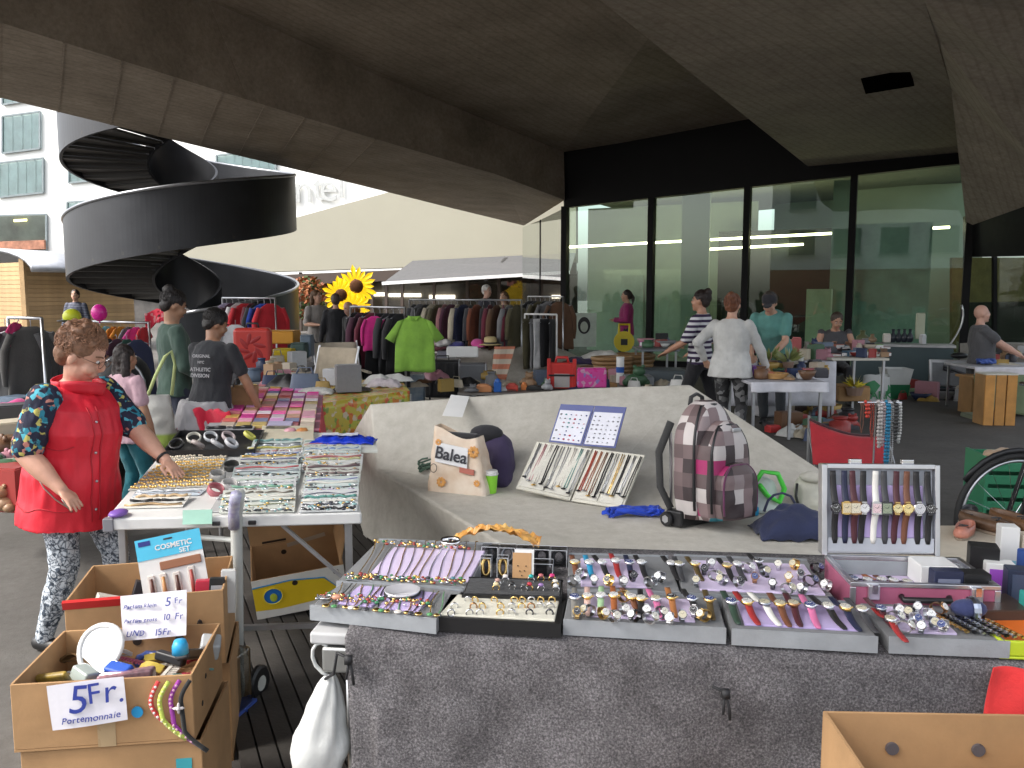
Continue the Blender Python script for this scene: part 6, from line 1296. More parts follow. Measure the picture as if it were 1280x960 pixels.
# --- the customer in the red vest
m_flsl = patmat('floral_dark', vor_pat([(0, (.012, .015, .04)), (.45, (.02, .2, .28)), (.62, (.08, .4, .5)), (.74, (.5, .2, .16)), (.82, (.5, .45, .12)), (.9, (.012, .015, .04))], 42, mixnoise=(26, .55, (.012, .014, .035))), .8, .2)
def legpat(nt, co):
    n1 = nd(nt, 'TexNoise', Scale=26, Detail=3, Distortion=1.4); nt.links.new(co, n1.inputs['Vector'])
    v1 = nd(nt, 'TexVoronoi', Scale=30, feature='DISTANCE_TO_EDGE'); nt.links.new(n1.outputs['Color'], v1.inputs['Vector']); nt.links.new(co, v1.inputs['Vector'])
    r1 = ramp(nt, [(.40, (.06, .08, .11)), (.47, (.48, .53, .58)), (.56, (.58, .62, .66)), (.63, (.16, .19, .23))]); nt.links.new(n1.outputs['Fac'], r1.inputs['Fac'])
    r2 = ramp(nt, [(.03, (.15, .17, .2)), (.09, (1, 1, 1))]); nt.links.new(v1.outputs['Distance'], r2.inputs['Fac'])
    mx = nd(nt, 'MixRGB', blend_type='MULTIPLY', Fac=.8); nt.links.new(r1.outputs[0], mx.inputs['Color1']); nt.links.new(r2.outputs[0], mx.inputs['Color2']); return mx.outputs[0]
m_legg = patmat('leggings', legpat, .8, .15)
WY = 3.72; wx = PY(84, 500, WY).x
th_, hm_, T_p, J = person('woman in red quilted vest with short auburn hair touching gold bracelets', (wx, WY), 1.45, (1, -.3), (.56, .31, .22), mat((.62, .012, .03), .55, var=.12, scale=5, bump=.3, bscale=16), 'elbow', m_legg, 'tight', hair=(.20, .10, .055), hstyle='curly', lean=7, nod=26, turn=18, bw=1.36, bd=1.82, topz=.69, flare=.02, arm=1.3, fold=lambda p: .013 * noise.noise(Vector((p.x * 9 + p.z * 5, p.y * 9 - p.z * 3, p.z * 5))) + .006 * noise.noise(Vector((p.x * 24, p.y * 24, p.z * 9))), vox=.0062, sleeve=m_flsl, rh=(.27, .20, .93), lh=(-.16, .62, .86), rpole=(.35, -1, -.5), lpole=(-.3, -.5, -.6), rfoot=(.14, -.10, .08), lfoot=(-.12, .16, .08), hs=1.22, headfwd=.04)
gl = MB()
for s in (-1, 1):
    gl.tube([hm_ @ Vector((s * .031 + .023 * math.cos(a * PI / 8), .098, .008 + .017 * math.sin(a * PI / 8))) for a in range(16)], .0016, 5, closed=True); gl.tube([hm_ @ Vector((s * .054, .096, .012)), hm_ @ Vector((s * .078, .06, .014)), hm_ @ Vector((s * .083, -.01, .012))], .0018, 5)
gl.tube([hm_ @ Vector((-.008, .1, .01)), hm_ @ Vector((.008, .1, .01))], .0016, 5); obj('glasses', gl, metal((.2, .12, .08), .3), th_)
# collar, zip, pocket seams of the vest
cl = MB().grid(lambda u, v: T_p((.115 * math.cos(2 * PI * u) * (1 + .1 * v), .02 + .125 * math.sin(2 * PI * u) * (1 + .1 * v), 1.39 + .065 * v + .012 * math.sin(2 * PI * u * 2))), 28, 3, thick=.008); obj('collar', cl, mat((.6, .012, .03), .55, var=.12, scale=5, bump=.3, bscale=16), th_, smooth=True)
from mathutils.bvhtree import BVHTree
_vt = BVHTree.FromPolygons(*(lambda me: ([v_.co for v_ in me.vertices], [tuple(p_.vertices) for p_ in me.polygons]))([c for c in th_.children if c.name.startswith('top')][0].data))
def onvest(x, z, dx=0, off=.002):
    h_ = _vt.ray_cast(Vector((x + dx, 1.2, z)), Vector((0, -1, 0))) if dx == 0 else _vt.ray_cast(Vector((1.2, dx, z)), Vector((-1, 0, 0)))
    return h_[0] + h_[1] * off if h_[0] is not None else None
def seam(pts, r, m, nm):
    q = [p for p in pts if p is not None]
    if len(q) > 1: obj(nm, MB().tube(q, r, 5), m, th_, smooth=True)
m_seam = mat((.42, .008, .02), .6)
seam([onvest(.05, .72 + k * .035) for k in range(18)], .005, m_seam, 'placket_seam'); seam([onvest(.09, .72 + k * .035) for k in range(18)], .004, m_seam, 'placket_seam')
for z in (1.24, 1.08, .93, .78):
    p = onvest(.07, z, 0, .003)
    if p is not None: obj('snap_button', MB().ell(p, (.008, .008, .008), 8, 6), STEEL, th_, smooth=True)
seam([onvest(0, .98 - k * .03, .02 + k * .022) for k in range(7)], .004, metal((.5, .45, .4), .4), 'pocket_zip'); seam([onvest(0, .86 - k * .025, .13 + k * .008) for k in range(4)], .005, metal((.5, .45, .4), .4), 'zip_pull')
for z in (1.12, .80): seam([onvest(0, z + .012 * math.sin(k), -.2 + k * .03) for k in range(14)], .003, m_seam, 'quilt_seam')
wR, wL = J[0], J[1]; dd = (wL - J[3]).normalized(); obj('wristwatch', MB().tube([wL - dd * .02 + (dd.orthogonal().normalized() * .034 * math.cos(a * PI / 6) + dd.cross(dd.orthogonal().normalized()) * .034 * math.sin(a * PI / 6)) for a in range(12)], .008, 6, closed=True), BLACK, th_, smooth=True)
# --- young people at the table
t, hm, T, J = person('woman in green jacket with black hair bun and a white tote', (PY(220, 500, 6.5).x, 6.5), 1.63, (.85, .5), (.36, .2, .12), cloth((.05, .09, .07)), 'long', cloth((.03, .035, .06)), hair=(.012, .009, .008), hstyle='bun', nod=24, topz=.86, vox=.012, rh=(.2, .26, .98), lh=(-.1, .3, .95))
tb = thing('tote_bag', 'white tote bag with lime green bottom hanging from the green jacket shoulder', 'bag', PY(198, 560, 6.15), R(10))
def totef(u, v):
    a = 2 * PI * u; r = .5 + .5 * min(1, v * 1.4); w_ = 1 - .55 * max(0, v - .45) ** 1.2 * 1.2
    return (.155 * math.cos(a) * (1.05 - .45 * v) + .01 * noise.noise((v * 6, u * 8, 0)), .07 * math.sin(a) * (1.1 - .6 * v) + .012 * noise.noise((v * 7, u * 9, 4)), .40 * v)
m_tote = patmat('tote', lambda nt, co: (lambda s, r: (nt.links.new(co, s.inputs[0]), nt.links.new(s.outputs['Z'], r.inputs['Fac']), r.outputs[0])[2])(nd(nt, 'SeparateXYZ'), ramp(nt, [(.0, (.35, .5, .1)), (.10, (.38, .52, .1)), (.12, (.6, .6, .56)), (1, (.62, .62, .58))])), .8, .3, 30)
mbt = MB().grid(totef, 32, 16, wrap=True); mbt.f.append(tuple(range(32))[::-1]); obj('sack', mbt, m_tote, tb, smooth=True)
obj('strap', MB().tube([(-.06, 0, .39), (.0, .03, .55), (.06, .07, .68), (.1, .10, .72), (.12, .12, .62), (.1, .05, .39)], .014, 6, sx=.5), cloth((.5, .58, .25)), tb, smooth=True)
t, hm, T, J = person('boy in black printed T-shirt leaning over the purse table', (PY(262, 500, 6.05).x, 6.05), 1.5, (.25, .95), (.30, .155, .09), cloth((.02, .022, .026)), 'short', cloth((.34, .34, .35)), hair=(.010, .008, .007), hstyle='short', nod=22, turn=-45, lean=10, topz=.88, vox=.012, rh=(.34, .2, .86), lh=(-.12, .3, .9))
for i, (s, z, sz) in enumerate((('ORIGINAL', 1.30, .036), ('NYC', 1.25, .03), ('ATHLETIC', 1.19, .042), ('DIVISION', 1.14, .042))):
    obj('shirt_print', xf(textmb(s, sz, bold=True), frame_m(T((0, -.158, z)), (1, 0, 0), T((0, 0, 1)) - T((0, 0, 0)))), cloth((.35, .35, .36)), t)
jk = obj('tied_jacket', remesh(MB().lathe([(.22, .0), (.2, .12), (.17, .2)], 20, c=(0, 0, .0)), .014, 2, wrinkle(.02, 12)), None); jk.data.materials.append(patmat('jacket', vor_pat([(0, (.36, .36, .37)), (.5, (.4, .4, .41)), (.68, (.55, .03, .06))], 5), .8, .3)); jk.location = (PY(258, 500, 6.05).x, 6.03, .64); jk.rotation_euler = (0, 0, .5)
tag(jk, 'grey and red jacket tied round the waist of the boy', 'jacket')
rj = obj('red_jacket', MB().grid(lambda u, v: (.28 * (u - .5) + .06 * v, .1 + .05 * math.sin(u * 5), -.06 - .2 * v + .03 * noise.noise((u * 5, v * 4, 0))), 16, 10, thick=.03), cloth((.55, .02, .05)), smooth=True); rj.location = (PY(262, 545, 5.75).x, 5.72, .86); tag(rj, 'bright red jacket draped before the boy at the table', 'jacket')
person('small girl with long dark hair in pink and teal behind the red vest woman', (PY(158, 500, 5.7).x, 5.7), 1.26, (.5, .85), (.32, .17, .1), cloth((.5, .33, .38)), 'short', cloth((.02, .16, .2)), hair=(.014, .008, .007), hstyle='long', vox=.013, topz=.80)
# --- background people
person('man in dark checked shirt standing before the wooden hut', (PY(96, 400, 18).x, 18), 1.68, (.1, -1), (.5, .29, .2), patmat('plaid', wave_pat((.03, .035, .06), (.12, .13, .17), 9, 'Z', 2), .8), 'long', cloth((.03, .03, .05)), hair=(.03, .02, .015), vox=.018)
person('woman in grey top with brown hair near the sunflower panel', (PY(396, 400, 14.6).x, 14.6), 1.66, (.6, -.6), (.5, .29, .2), cloth((.28, .26, .24)), 'elbow', cloth((.05, .05, .06)), hair=(.1, .05, .02), hstyle='bob', vox=.018, turn=20, rh=(.15, .3, 1.1), lh=(-.1, .3, 1.1))
person('person in black jacket beside the sunflower panel', (PY(420, 400, 14.0).x, 14.0), 1.6, (-.3, 1), (.45, .26, .18), cloth((.015, .015, .018)), 'long', cloth((.03, .03, .04)), hair=(.06, .04, .03), vox=.018)
person('bald man in black bending over clothes by the beige chairs', (PY(446, 420, 13.2).x, 13.2), 1.5, (-.6, -.7), (.42, .24, .17), cloth((.02, .02, .02)), 'long', cloth((.02, .02, .03)), hstyle='bald', lean=14, nod=18, vox=.018)
person('white haired man in dark jacket behind the clothes rack', (PY(608, 400, 17.5).x, 17.5), 1.78, (.7, -.5), (.55, .33, .25), cloth((.07, .07, .09)), 'long', cloth((.03, .03, .04)), hair=(.62, .6, .57), vox=.018)
person('woman with arms folded in olive top behind the clothes rack', (PY(630, 400, 16.4).x, 16.4), 1.64, (-.4, -.9), (.5, .3, .2), cloth((.16, .13, .08)), 'short', cloth((.1, .09, .07)), hair=(.09, .045, .02), hstyle='bob', vox=.018, rh=(-.05, .2, 1.12), lh=(.05, .22, 1.1))
person('dark haired person in cream top seated before the rack', (PY(634, 430, 15.2).x, 15.2, 0), 1.6, (.3, -1), (.36, .2, .13), cloth((.5, .46, .36)), 'short', cloth((.1, .09, .07)), hair=(.02, .012, .01), vox=.018, sit=.55, rfoot=(.14, .5, .08), lfoot=(-.14, .5, .08), rh=(.14, .35, .75), lh=(-.14, .35, .75))
person('woman in magenta jacket with dark hair walking by the glass wall', (PY(783, 420, 16.9).x, 16.9), 1.67, (-1, .1), (.45, .26, .17), cloth((.26, .02, .11)), 'long', cloth((.025, .025, .035)), hair=(.02, .012, .01), hstyle='tail', vox=.018, rh=(.12, .25, 1.1), lh=(-.1, .25, 1.08), bd=1.15)
m_str = patmat('stripes', wave_pat((.62, .62, .64), (.035, .02, .06), 5.2, 'Z', .35), .85, .2)
person('woman in navy striped shirt with dark ponytail stepping past the tables', (PY(876, 430, 9.3).x, 9.3), 1.64, (-.75, .5), (.42, .22, .14), m_str, 'elbow', cloth((.015, .015, .018)), 'tight', hair=(.018, .01, .008), hstyle='bun', vox=.012, rh=(.24, .2, .98), lh=(-.24, .32, 1.0), rfoot=(.14, -.28, .08), lfoot=(-.12, .2, .08), topz=.86, turn=10)
m_pants = patmat('print_pants', vor_pat([(0, (.03, .03, .032)), (.45, (.1, .1, .1)), (.7, (.2, .2, .2)), (.85, (.02, .02, .02))], 20), .8)
person('woman in loose white cardigan and dark patterned trousers at the stall', (PY(914, 430, 8.6).x, 8.6), 1.6, (.45, .8), (.5, .29, .2), cloth((.52, .52, .50), bscale=30, bump=.5), 'long', m_pants, 'long', hair=(.14, .05, .022), hstyle='bun', vox=.012, rh=(.34, .25, .88), lh=(-.3, .02, .98), bw=1.18, bd=1.25, topz=.80, flare=.08)
tt, hm, T, J = person('man in teal polo shirt and black cap bending over the stall', (PY(968, 430, 10.3).x, 10.3), 1.74, (-.45, -.85), (.5, .29, .2), cloth((.10, .27, .24)), 'short', cloth((.03, .035, .04)), hair=(.05, .04, .03), lean=34, nod=16, vox=.012, rh=(.16, .5, .86), lh=(-.08, .52, .88), bw=1.15, bd=1.2, topz=.82)
obj('cap', remesh(MB().ell((0, -.012, .055), (.088, .1, .078), 14, 10, m=hm).ell((0, .11, .035), (.06, .065, .01), 12, 6, m=hm), .011, 1), None, tt).data.materials.append(cloth((.02, .02, .025)))
person('man in grey tank top sitting and writing near the glass wall', (PY(1040, 430, 12.4).x, 12.4, 0), 1.72, (-.1, -1), (.42, .23, .15), cloth((.06, .06, .065)), 'none', cloth((.03, .03, .035)), hair=(.05, .035, .025), sit=.56, lean=16, nod=20, vox=.014, rh=(.14, .36, .86), lh=(-.16, .36, .86), rfoot=(.14, .45, .08), lfoot=(-.14, .45, .08), bw=1.15)
person('bald man in grey T-shirt sitting behind the right table', (PY(1228, 430, 11.8).x, 11.8, 0), 1.78, (1, -.25), (.55, .32, .24), cloth((.08, .08, .085)), 'short', cloth((.45, .42, .34)), hstyle='bald', sit=.6, lean=-4, vox=.012, rh=(.2, .44, .70), lh=(-.14, .44, .72), rfoot=(.16, .5, .12), lfoot=(-.14, .5, .12), bw=1.2, bd=1.3)
# ================================================================== stalls behind
def gnd(px, py): return PZ(px, py, 0)
GM = {}
def garment(kind, col, seed=0):
    """hanging garment, hook at the origin, hanging down, flat in local XZ"""
    key = (kind, col, seed % 3)
    if key in GM: return GM[key]
    Lg = {'jacket': .78, 'shirt': .72, 'dress': 1.0, 'trousers': .95, 'tee': .66}[kind]; sd_ = seed % 3
    def f(u, v):
        a = 2 * PI * u; hw = .06 + .16 * min(1, v / .16) ** .7 if v < .16 else .22 + (.03 * (v - .16) if kind != 'dress' else .1 * (v - .16))
        if kind == 'trousers': hw = .17 - .02 * v
        d = .014 + .022 * min(1, v * 3); x = hw * math.cos(a); fold = (.02 * math.sin(7 * x / .2 + sd_ * 2 + v * 2) + .02 * noise.noise((x * 14, v * 3, sd_))) * v
        return (x, d * math.sin(a) + fold, -.05 - Lg * v + .012 * math.sin(3 * a + sd_) * (v > .95))
    mb = MB().grid(f, 22, 14, wrap=True); n = 22; k = len(mb.v); mb.f.append(tuple(range(n))[::-1]); mb.f.append(tuple(range(k - n, k)))
    if kind in ('jacket', 'shirt', 'tee'):
        for s in (-1, 1):
            if kind == 'tee': mb.prism([(s * .13, -.022, -.085), (s * .20, -.022, -.11), (s * .35, -.014, -.31), (s * .245, -.012, -.37), (s * .19, -.02, -.24)], (0, .042, 0)); mb.tube([(s * .02, -.03, -.10), (s * .05, -.025, -.06), (s * .075, .0, -.055)], .014, 6, sx=.5)
            else: mb.tube([(s * .18, 0, -.12), (s * .25, .01, -.3), (s * .26, .02, -.5), (s * .25, .03, -.66)], [(.05, .035), (.055, .04), (.05, .035), (.045, .03)], 8)
    GM[key] = mb.mesh('cloth', col if not isinstance(col, tuple) else cloth(col), True); return GM[key]
def hang(p, ang, kind, col, label, seed=0, sc=1.0, group=None, hanger=(.3, .3, .32)):
    t = thing('hanging_' + kind, label, kind, p, ang, group, scale=sc)
    link(bpy.data.objects.new('fabric', garment(kind, col, seed)), t)
    k = ('hanger', hanger)
    if k not in GM:
        mb = MB().tube([(0, 0, -.06), (0, 0, .0), (.0, .02, .025), (.0, .035, .0)], .004, 5); mb.tube([(-.2, 0, -.13), (0, 0, -.055), (.2, 0, -.13)], .008, 5); GM[k] = mb.mesh('hanger', plastic(hanger))
    link(bpy.data.objects.new('hanger', GM[k]), t); return t
def rack(A, B, h, label, m=STEEL):
    A, B = Vector(A), Vector(B); A.z = B.z = 0; t = thing('clothes_rack', label, 'clothes rack', A, 0, 'clothes racks'); d = B - A; n = Vector((-d.y, d.x, 0)).normalized() * .25
    obj('rail', MB().tube([(0, 0, h), d + Vector((0, 0, h))], .014, 8), m, t, smooth=True)
    for p in (Vector(), d):
        po = obj('post', MB().tube([p, p + Vector((0, 0, h))], .014, 8), m, t, smooth=True); obj('foot', MB().tube([p - n + Vector((0, 0, .02)), p + n + Vector((0, 0, .02))], .014, 8), m, po)
    return t
CN = {'black': (.012, .012, .014), 'charcoal': (.04, .04, .045), 'navy': (.02, .025, .06), 'plum': (.07, .02, .04), 'rust': (.2, .06, .03), 'olive': (.08, .07, .035), 'cream': (.45, .4, .3), 'grey': (.16, .16, .165), 'dusty pink': (.3, .14, .14), 'wine': (.12, .015, .03), 'forest green': (.02, .07, .05), 'white': (.6, .6, .6), 'red': (.5, .02, .03), 'royal blue': (.02, .06, .35), 'pink': (.6, .05, .25), 'yellow': (.65, .42, .04), 'sky blue': (.15, .42, .55), 'orange': (.6, .22, .02), 'lime green': (.22, .45, .05), 'brown': (.1, .05, .025), 'lilac': (.35, .3, .42)}
def fillrack(A, B, h, items, phrase, kind='jacket', sc=1.0, off=0):
    A, B = Vector(A), Vector(B); d = B - A; ang = math.atan2(d.y, d.x) + PI / 2; n = len(items); cnt = {}; tot = {}
    for c in items: tot[c] = tot.get(c, 0) + 1
    for i, c in enumerate(items):
        p = A.lerp(B, (i + .7) / (n + .4)); cnt[c] = cnt.get(c, 0) + 1; kd = kind if isinstance(kind, str) else kind[i % len(kind)]
        hang((p.x, p.y, h - .01), ang + R(rnd.uniform(-24, 24)), kd, CN[c], '%s %s, %s hanger from the left on the %s' % (c, kd, ordn(i), phrase), i + off, sc * rnd.uniform(.92, 1.05), 'clothes on the ' + phrase)
# long rack in front of the shop
A, B = PY(512, 376, 14.4), PY(652, 374, 13.6); rack(A, B, A.z + .02, 'long clothes rack of jackets in front of the grey awning')
fillrack(A, B, A.z, ['charcoal', 'grey', 'black', 'cream', 'olive', 'dusty pink', 'plum', 'cream', 'navy', 'charcoal', 'rust', 'black', 'wine', 'brown', 'wine', 'grey', 'olive'], 'long rack')
A, B = PY(438, 385, 11.4), PY(506, 383, 10.6); rack(A, B, A.z + .02, 'clothes rack of black dresses left of the green polo')
fillrack(A, B, A.z, ['black', 'plum', 'black', 'wine', 'black', 'charcoal', 'black', 'black'], 'black dress rack', ['dress', 'jacket'])
P = PY(468, 392, 10.7); hang(P, R(8), 'shirt', (.55, .02, .2), 'bright pink top hanging among the black dresses', 1, .62)
P = PY(518, 390, 10.1); hang(P, R(6), 'tee', (.24, .46, .06), 'lime green polo shirt hanging on the front of the rack', 1, 1.02)
A, B = PY(660, 372, 15.2), PY(704, 374, 14.2); rack(A, B, A.z + .02, 'clothes rack with green hangers against the glass pavilion')
fillrack(A, B, A.z, ['black', 'charcoal', 'olive', 'black', 'grey', 'black', 'brown'], 'green hanger rack', 'jacket')
A, B = PY(656, 394, 13.2), PY(696, 394, 12.8); rack(A, B, A.z + .02, 'low trouser rack before the green hanger rack', WHITE)
fillrack(A, B, A.z, ['olive', 'grey', 'white', 'black', 'black'], 'low trouser rack', 'trousers', .8)
A, B = PY(278, 374, 12.8), PY(344, 374, 12.2); rack(A, B, A.z + .02, 'clothes rack with white, red and blue clothes by the stair')
fillrack(A, B, A.z, ['lilac', 'plum', 'white', 'red', 'wine', 'black', 'royal blue', 'red'], 'rack by the stair', 'shirt')
P = PY(294, 402, 11.4); hang(P, R(10), 'shirt', (.5, .5, .52), 'white blouse hanging in front of the stair rack', 2, .85)
A, B = PY(10, 400, 7.2), PY(52, 399, 7.0); rack(A, B, A.z + .02, 'clothes rack holding dark suits at the left edge')
for i, (px, cc, cn) in enumerate(((22, (.045, .045, .048), 'charcoal'), (6, (.09, .02, .04), 'wine'), (38, (.05, .048, .045), 'grey'))):
    P = PY(px, 402, 7.05 + .12 * (i == 1)); hang(P, R([8, 30, 40][i]), 'jacket', cc, '%s suit jacket on the rack at the left edge' % cn, i, .82)
A, B = PY(108, 404, 9.6), PY(186, 400, 9.2); rack(A, B, A.z + .02, 'clothes rack of bright baby clothes behind the red vest woman')
fillrack(A, B, A.z, ['royal blue', 'yellow', 'sky blue', 'orange', 'orange', 'grey', 'pink', 'red'], 'bright baby rack', 'tee', .45)
A, B = PY(112, 418, 8.8), PY(180, 416, 8.6); fillrack(A, B, A.z, ['navy', 'black', 'plum', 'forest green', 'navy'], 'lower baby rack', 'dress', .7)
P = PY(200, 392, 9.3); rs = obj('red_scarf', MB().grid(lambda u, v: ((u - .5) * .34, .05 * math.sin(u * 7), .06 * math.sin(u * 3) - .2 * v * (1 - .5 * u) + .03 * noise.noise((u * 5, v * 5, 1))), 18, 10, thick=.012), patmat('redspot', vor_pat([(0, (.6, .03, .06)), (.8, (.6, .25, .25))], 40), .85), smooth=True); rs.location = P; tag(rs, 'bright red scarf draped over the baby clothes rack', 'scarf')
# balloon and cap
P = PY(124, 391, 9.4); bl_ = thing('balloon', 'shiny pink balloon floating above the baby clothes', 'balloon', P); obj('skin', MB().ell((0, 0, 0), (.085, .085, .098), 18, 12), plastic((.62, .02, .28), rough=.25), bl_, smooth=True); obj('knot', MB().lathe([(.004, -.115), (.012, -.108), (.006, -.096)], 8), plastic((.62, .02, .28)), bl_)
obj('string', MB().tube([(0, 0, -.11), (.01, 0, -.3), (0, 0, -.5)], .002, 5), WHITE, bl_)
P = PY(90, 396, 8.8); cp_ = thing('baseball_hat', 'neon yellow cap with black brim behind the auburn hair', 'cap', P); obj('crown', MB().ell((0, 0, 0), (.09, .1, .085), 16, 10), plastic((.55, .6, .03)), cp_, smooth=True); obj('brim', MB().ell((-.03, -.08, -.04), (.09, .06, .012), 14, 6), BLACK, cp_, smooth=True)
P = PY(19, 408, 7.0); hang(P + Vector((0, 0, .05)), R(80), 'tee', (.45, .02, .12), 'magenta cloth sticking up behind the suit jacket', 0, .3)
# floor clutter behind the woman
clutter = [(8, 520, 6.2, (.5, .05, .2), 'magenta'), (4, 560, 5.6, (.05, .06, .12), 'navy'), (10, 590, 5.2, (.2, .3, .05), 'green'), (3, 610, 5.0, (.1, .1, .15), 'slate'), (112, 480, 8.4, (.06, .06, .07), 'dark grey'), (118, 505, 8.0, (.1, .15, .08), 'moss'), (128, 470, 8.6, (.15, .1, .06), 'brown')]
for i, (px, py, y, c, cn) in enumerate(clutter):
    P = PY(px, py, y); o = obj('cloth_bundle', remesh(MB().ell((0, 0, 0), (.2, .15, .1)).ell((.1, .0, .04), (.14, .12, .09)), .02, 1, lambda p, i=i: .03 * noise.noise(p * 9 + Vector((i, 0, 0)))), None); o.data.materials.append(cloth(c)); o.location = P; tag(o, '%s cloth bundle on the far stall left of the bracelet table' % cn, 'bundle', 'cloth bundles on the far left stall')
fs = thing('low_stall', 'low stall table piled with bundles behind the red vest woman', 'table', (PY(40, 560, 6.4).x, 6.4, 0)); obj('table_top', MB().box((-.6, .9, .52), (2.2, 2.6, .04)), mat((.3, .3, .3), .6), fs)
for x in (-1.6, .4):
    for y in (-.3, 2.1): obj('leg', MB().box((x, y, .25), (.04, .04, .5)), STEEL, fs)
stl = thing('pushchair', 'black pushchair with grey hoop beside the small girl', 'pushchair', (PY(150, 500, 6.6).x, 6.7, 0)); obj('hood', MB().ell((0, 0, .92), (.2, .22, .22), 16, 10), cloth((.015, .015, .016)), stl, smooth=True); obj('seat', MB().ell((.0, 0, .6), (.18, .2, .25), 14, 8), cloth((.02, .02, .022)), stl, smooth=True)
obj('hoop', MB().tube([(.21 * math.cos(a * PI / 10), -.1, .85 + .25 * math.sin(a * PI / 10)) for a in range(11)], .012, 8), metal((.4, .4, .42), .4), stl, smooth=True)
for sx in (-.22, .22):
    obj('frame_tube', MB().tube([(sx, .2, 1.0), (sx, .0, .5), (sx, -.25, .12)], .014, 8), DARK, stl)
    for sy in (-.25, .25): obj('wheel', xf(MB().lathe([(.1, -.02), (.12, -.01), (.12, .01), (.1, .02)], 18), Matrix.Translation((sx, sy, .12)) @ Matrix.Rotation(R(90), 4, 'Y')), BLACK, stl)
# red flowered case, boxes and bags behind the purse table
rcs = thing('red_suitcase', 'red suitcase with embossed flower standing behind the purse table', 'suitcase', (PY(317, 450, 9.6).x, 9.6, .72), R(4)); W_s = 46 * PXM(9.6)
obj('shell', MB().span((-W_s/2, -.08, 0), (W_s/2, .08, .50)), plastic((.5, .045, .035)), rcs, bev=.05, seg=4); fl = MB()
for k in range(8): a = k * PI / 4 + .3; fl.ell((.095 * math.cos(a), -.082, .27 + .105 * math.sin(a)), (.075, .004, .024), 10, 6, rot=(0, -a + .5, 0))
obj('flower_emblem', fl, plastic((.32, .02, .02)), rcs); obj('handle', MB().tube([(-.07, 0, .5), (-.06, 0, .55), (.06, 0, .55), (.07, 0, .5)], .012, 8), DARK, rcs, smooth=True)
rs_t = thing('stall_table', 'dark stall table carrying boxes behind the purse table', 'table', (PY(330, 480, 9.9).x, 9.9, 0)); obj('table_top', MB().box((-.1, .4, .69), (1.2, 1.4, .04)), mat((.1, .1, .11), .6), rs_t)
for x in (-.65, .45):
    for y in (-.2, 1.0): obj('leg', MB().box((x, y, .34), (.04, .04, .68)), STEEL, rs_t)
def bxat(px, py, y, wpx, hpx, dm_, c, label, nm='storage_box', cat='box', yaw=0, m=None, group=None, z=None):
    P = PY(px, py, y); s = PXM(y); t = thing(nm, label, cat, (P.x, P.y, P.z if z is None else z), yaw, group); W, H = wpx * s, hpx * s
    obj('box_body', MB().span((-W/2, 0, 0), (W/2, dm_, H)), m or plastic(c, rough=.5), t, bev=min(.02, H * .12)); obj('box_lid', MB().span((-W*.47, .01, H - .001), (W*.47, dm_ - .01, H + .012)), m or plastic(tuple(k * .85 for k in c), rough=.5), t)
    return t
bxat(345, 430, 10.6, 44, 15, .4, (.55, .25, .02), 'orange storage box on the dark stall table'); bxat(352, 455, 10.0, 26, 17, .3, (.62, .48, .02), 'yellow box on the dark stall table'); bxat(372, 450, 10.2, 18, 20, .25, (.05, .09, .08), 'dark green box right of the yellow box'); bxat(284, 482, 9.0, 26, 34, .12, (.09, .09, .095), 'dark grey bag leaning left of the red suitcase', 'grey_bag', 'bag')
bxat(350, 466, 9.6, 55, 7, .3, (.25, .24, .22), 'flat cartons below the yellow box'); bxat(382, 446, 10.4, 14, 26, .2, (.12, .16, .2), 'small blue crate before the camp chairs')
# beige camp chairs
def campchair(px, py, y, yaw, label, c=(.45, .38, .28), sc=1.0):
    P = PY(px, py, y); t = thing('camp_chair', label, 'chair', (P.x, P.y, 0), yaw, 'camp chairs', scale=sc); m = cloth(c)
    obj('seat', MB().grid(lambda u, v: ((u - .5) * .5, -.25 + .45 * v, .44 - .05 * math.sin(PI * u) + .05 * (1 - v)), 8, 6, thick=.012), m, t, smooth=True)
    obj('backrest', MB().grid(lambda u, v: ((u - .5) * .54, .22 + .16 * v + .06 * math.sin(PI * u), .5 + .48 * v), 8, 6, thick=.012), m, t, smooth=True)
    for s in (-1, 1):
        for a, b in (((s * .28, -.28, 0), (s * .28, .22, .62)), ((s * .28, .3, 0), (s * .28, -.26, .48)), ((s * .28, .2, .45), (s * .28, .4, 1.0))): obj('leg', MB().tube([a, b], .012, 8), metal((.6, .6, .6), .4), t)
        obj('armrest', MB().box((s * .29, -.02, .63), (.05, .42, .025)), m, t, bev=.008)
    return t
campchair(398, 470, 9.4, R(-25), 'beige folding chair behind the flowered table, left of two'); campchair(428, 450, 10.4, R(24), 'beige folding chair near the black dresses, right of two', (.5, .44, .34))
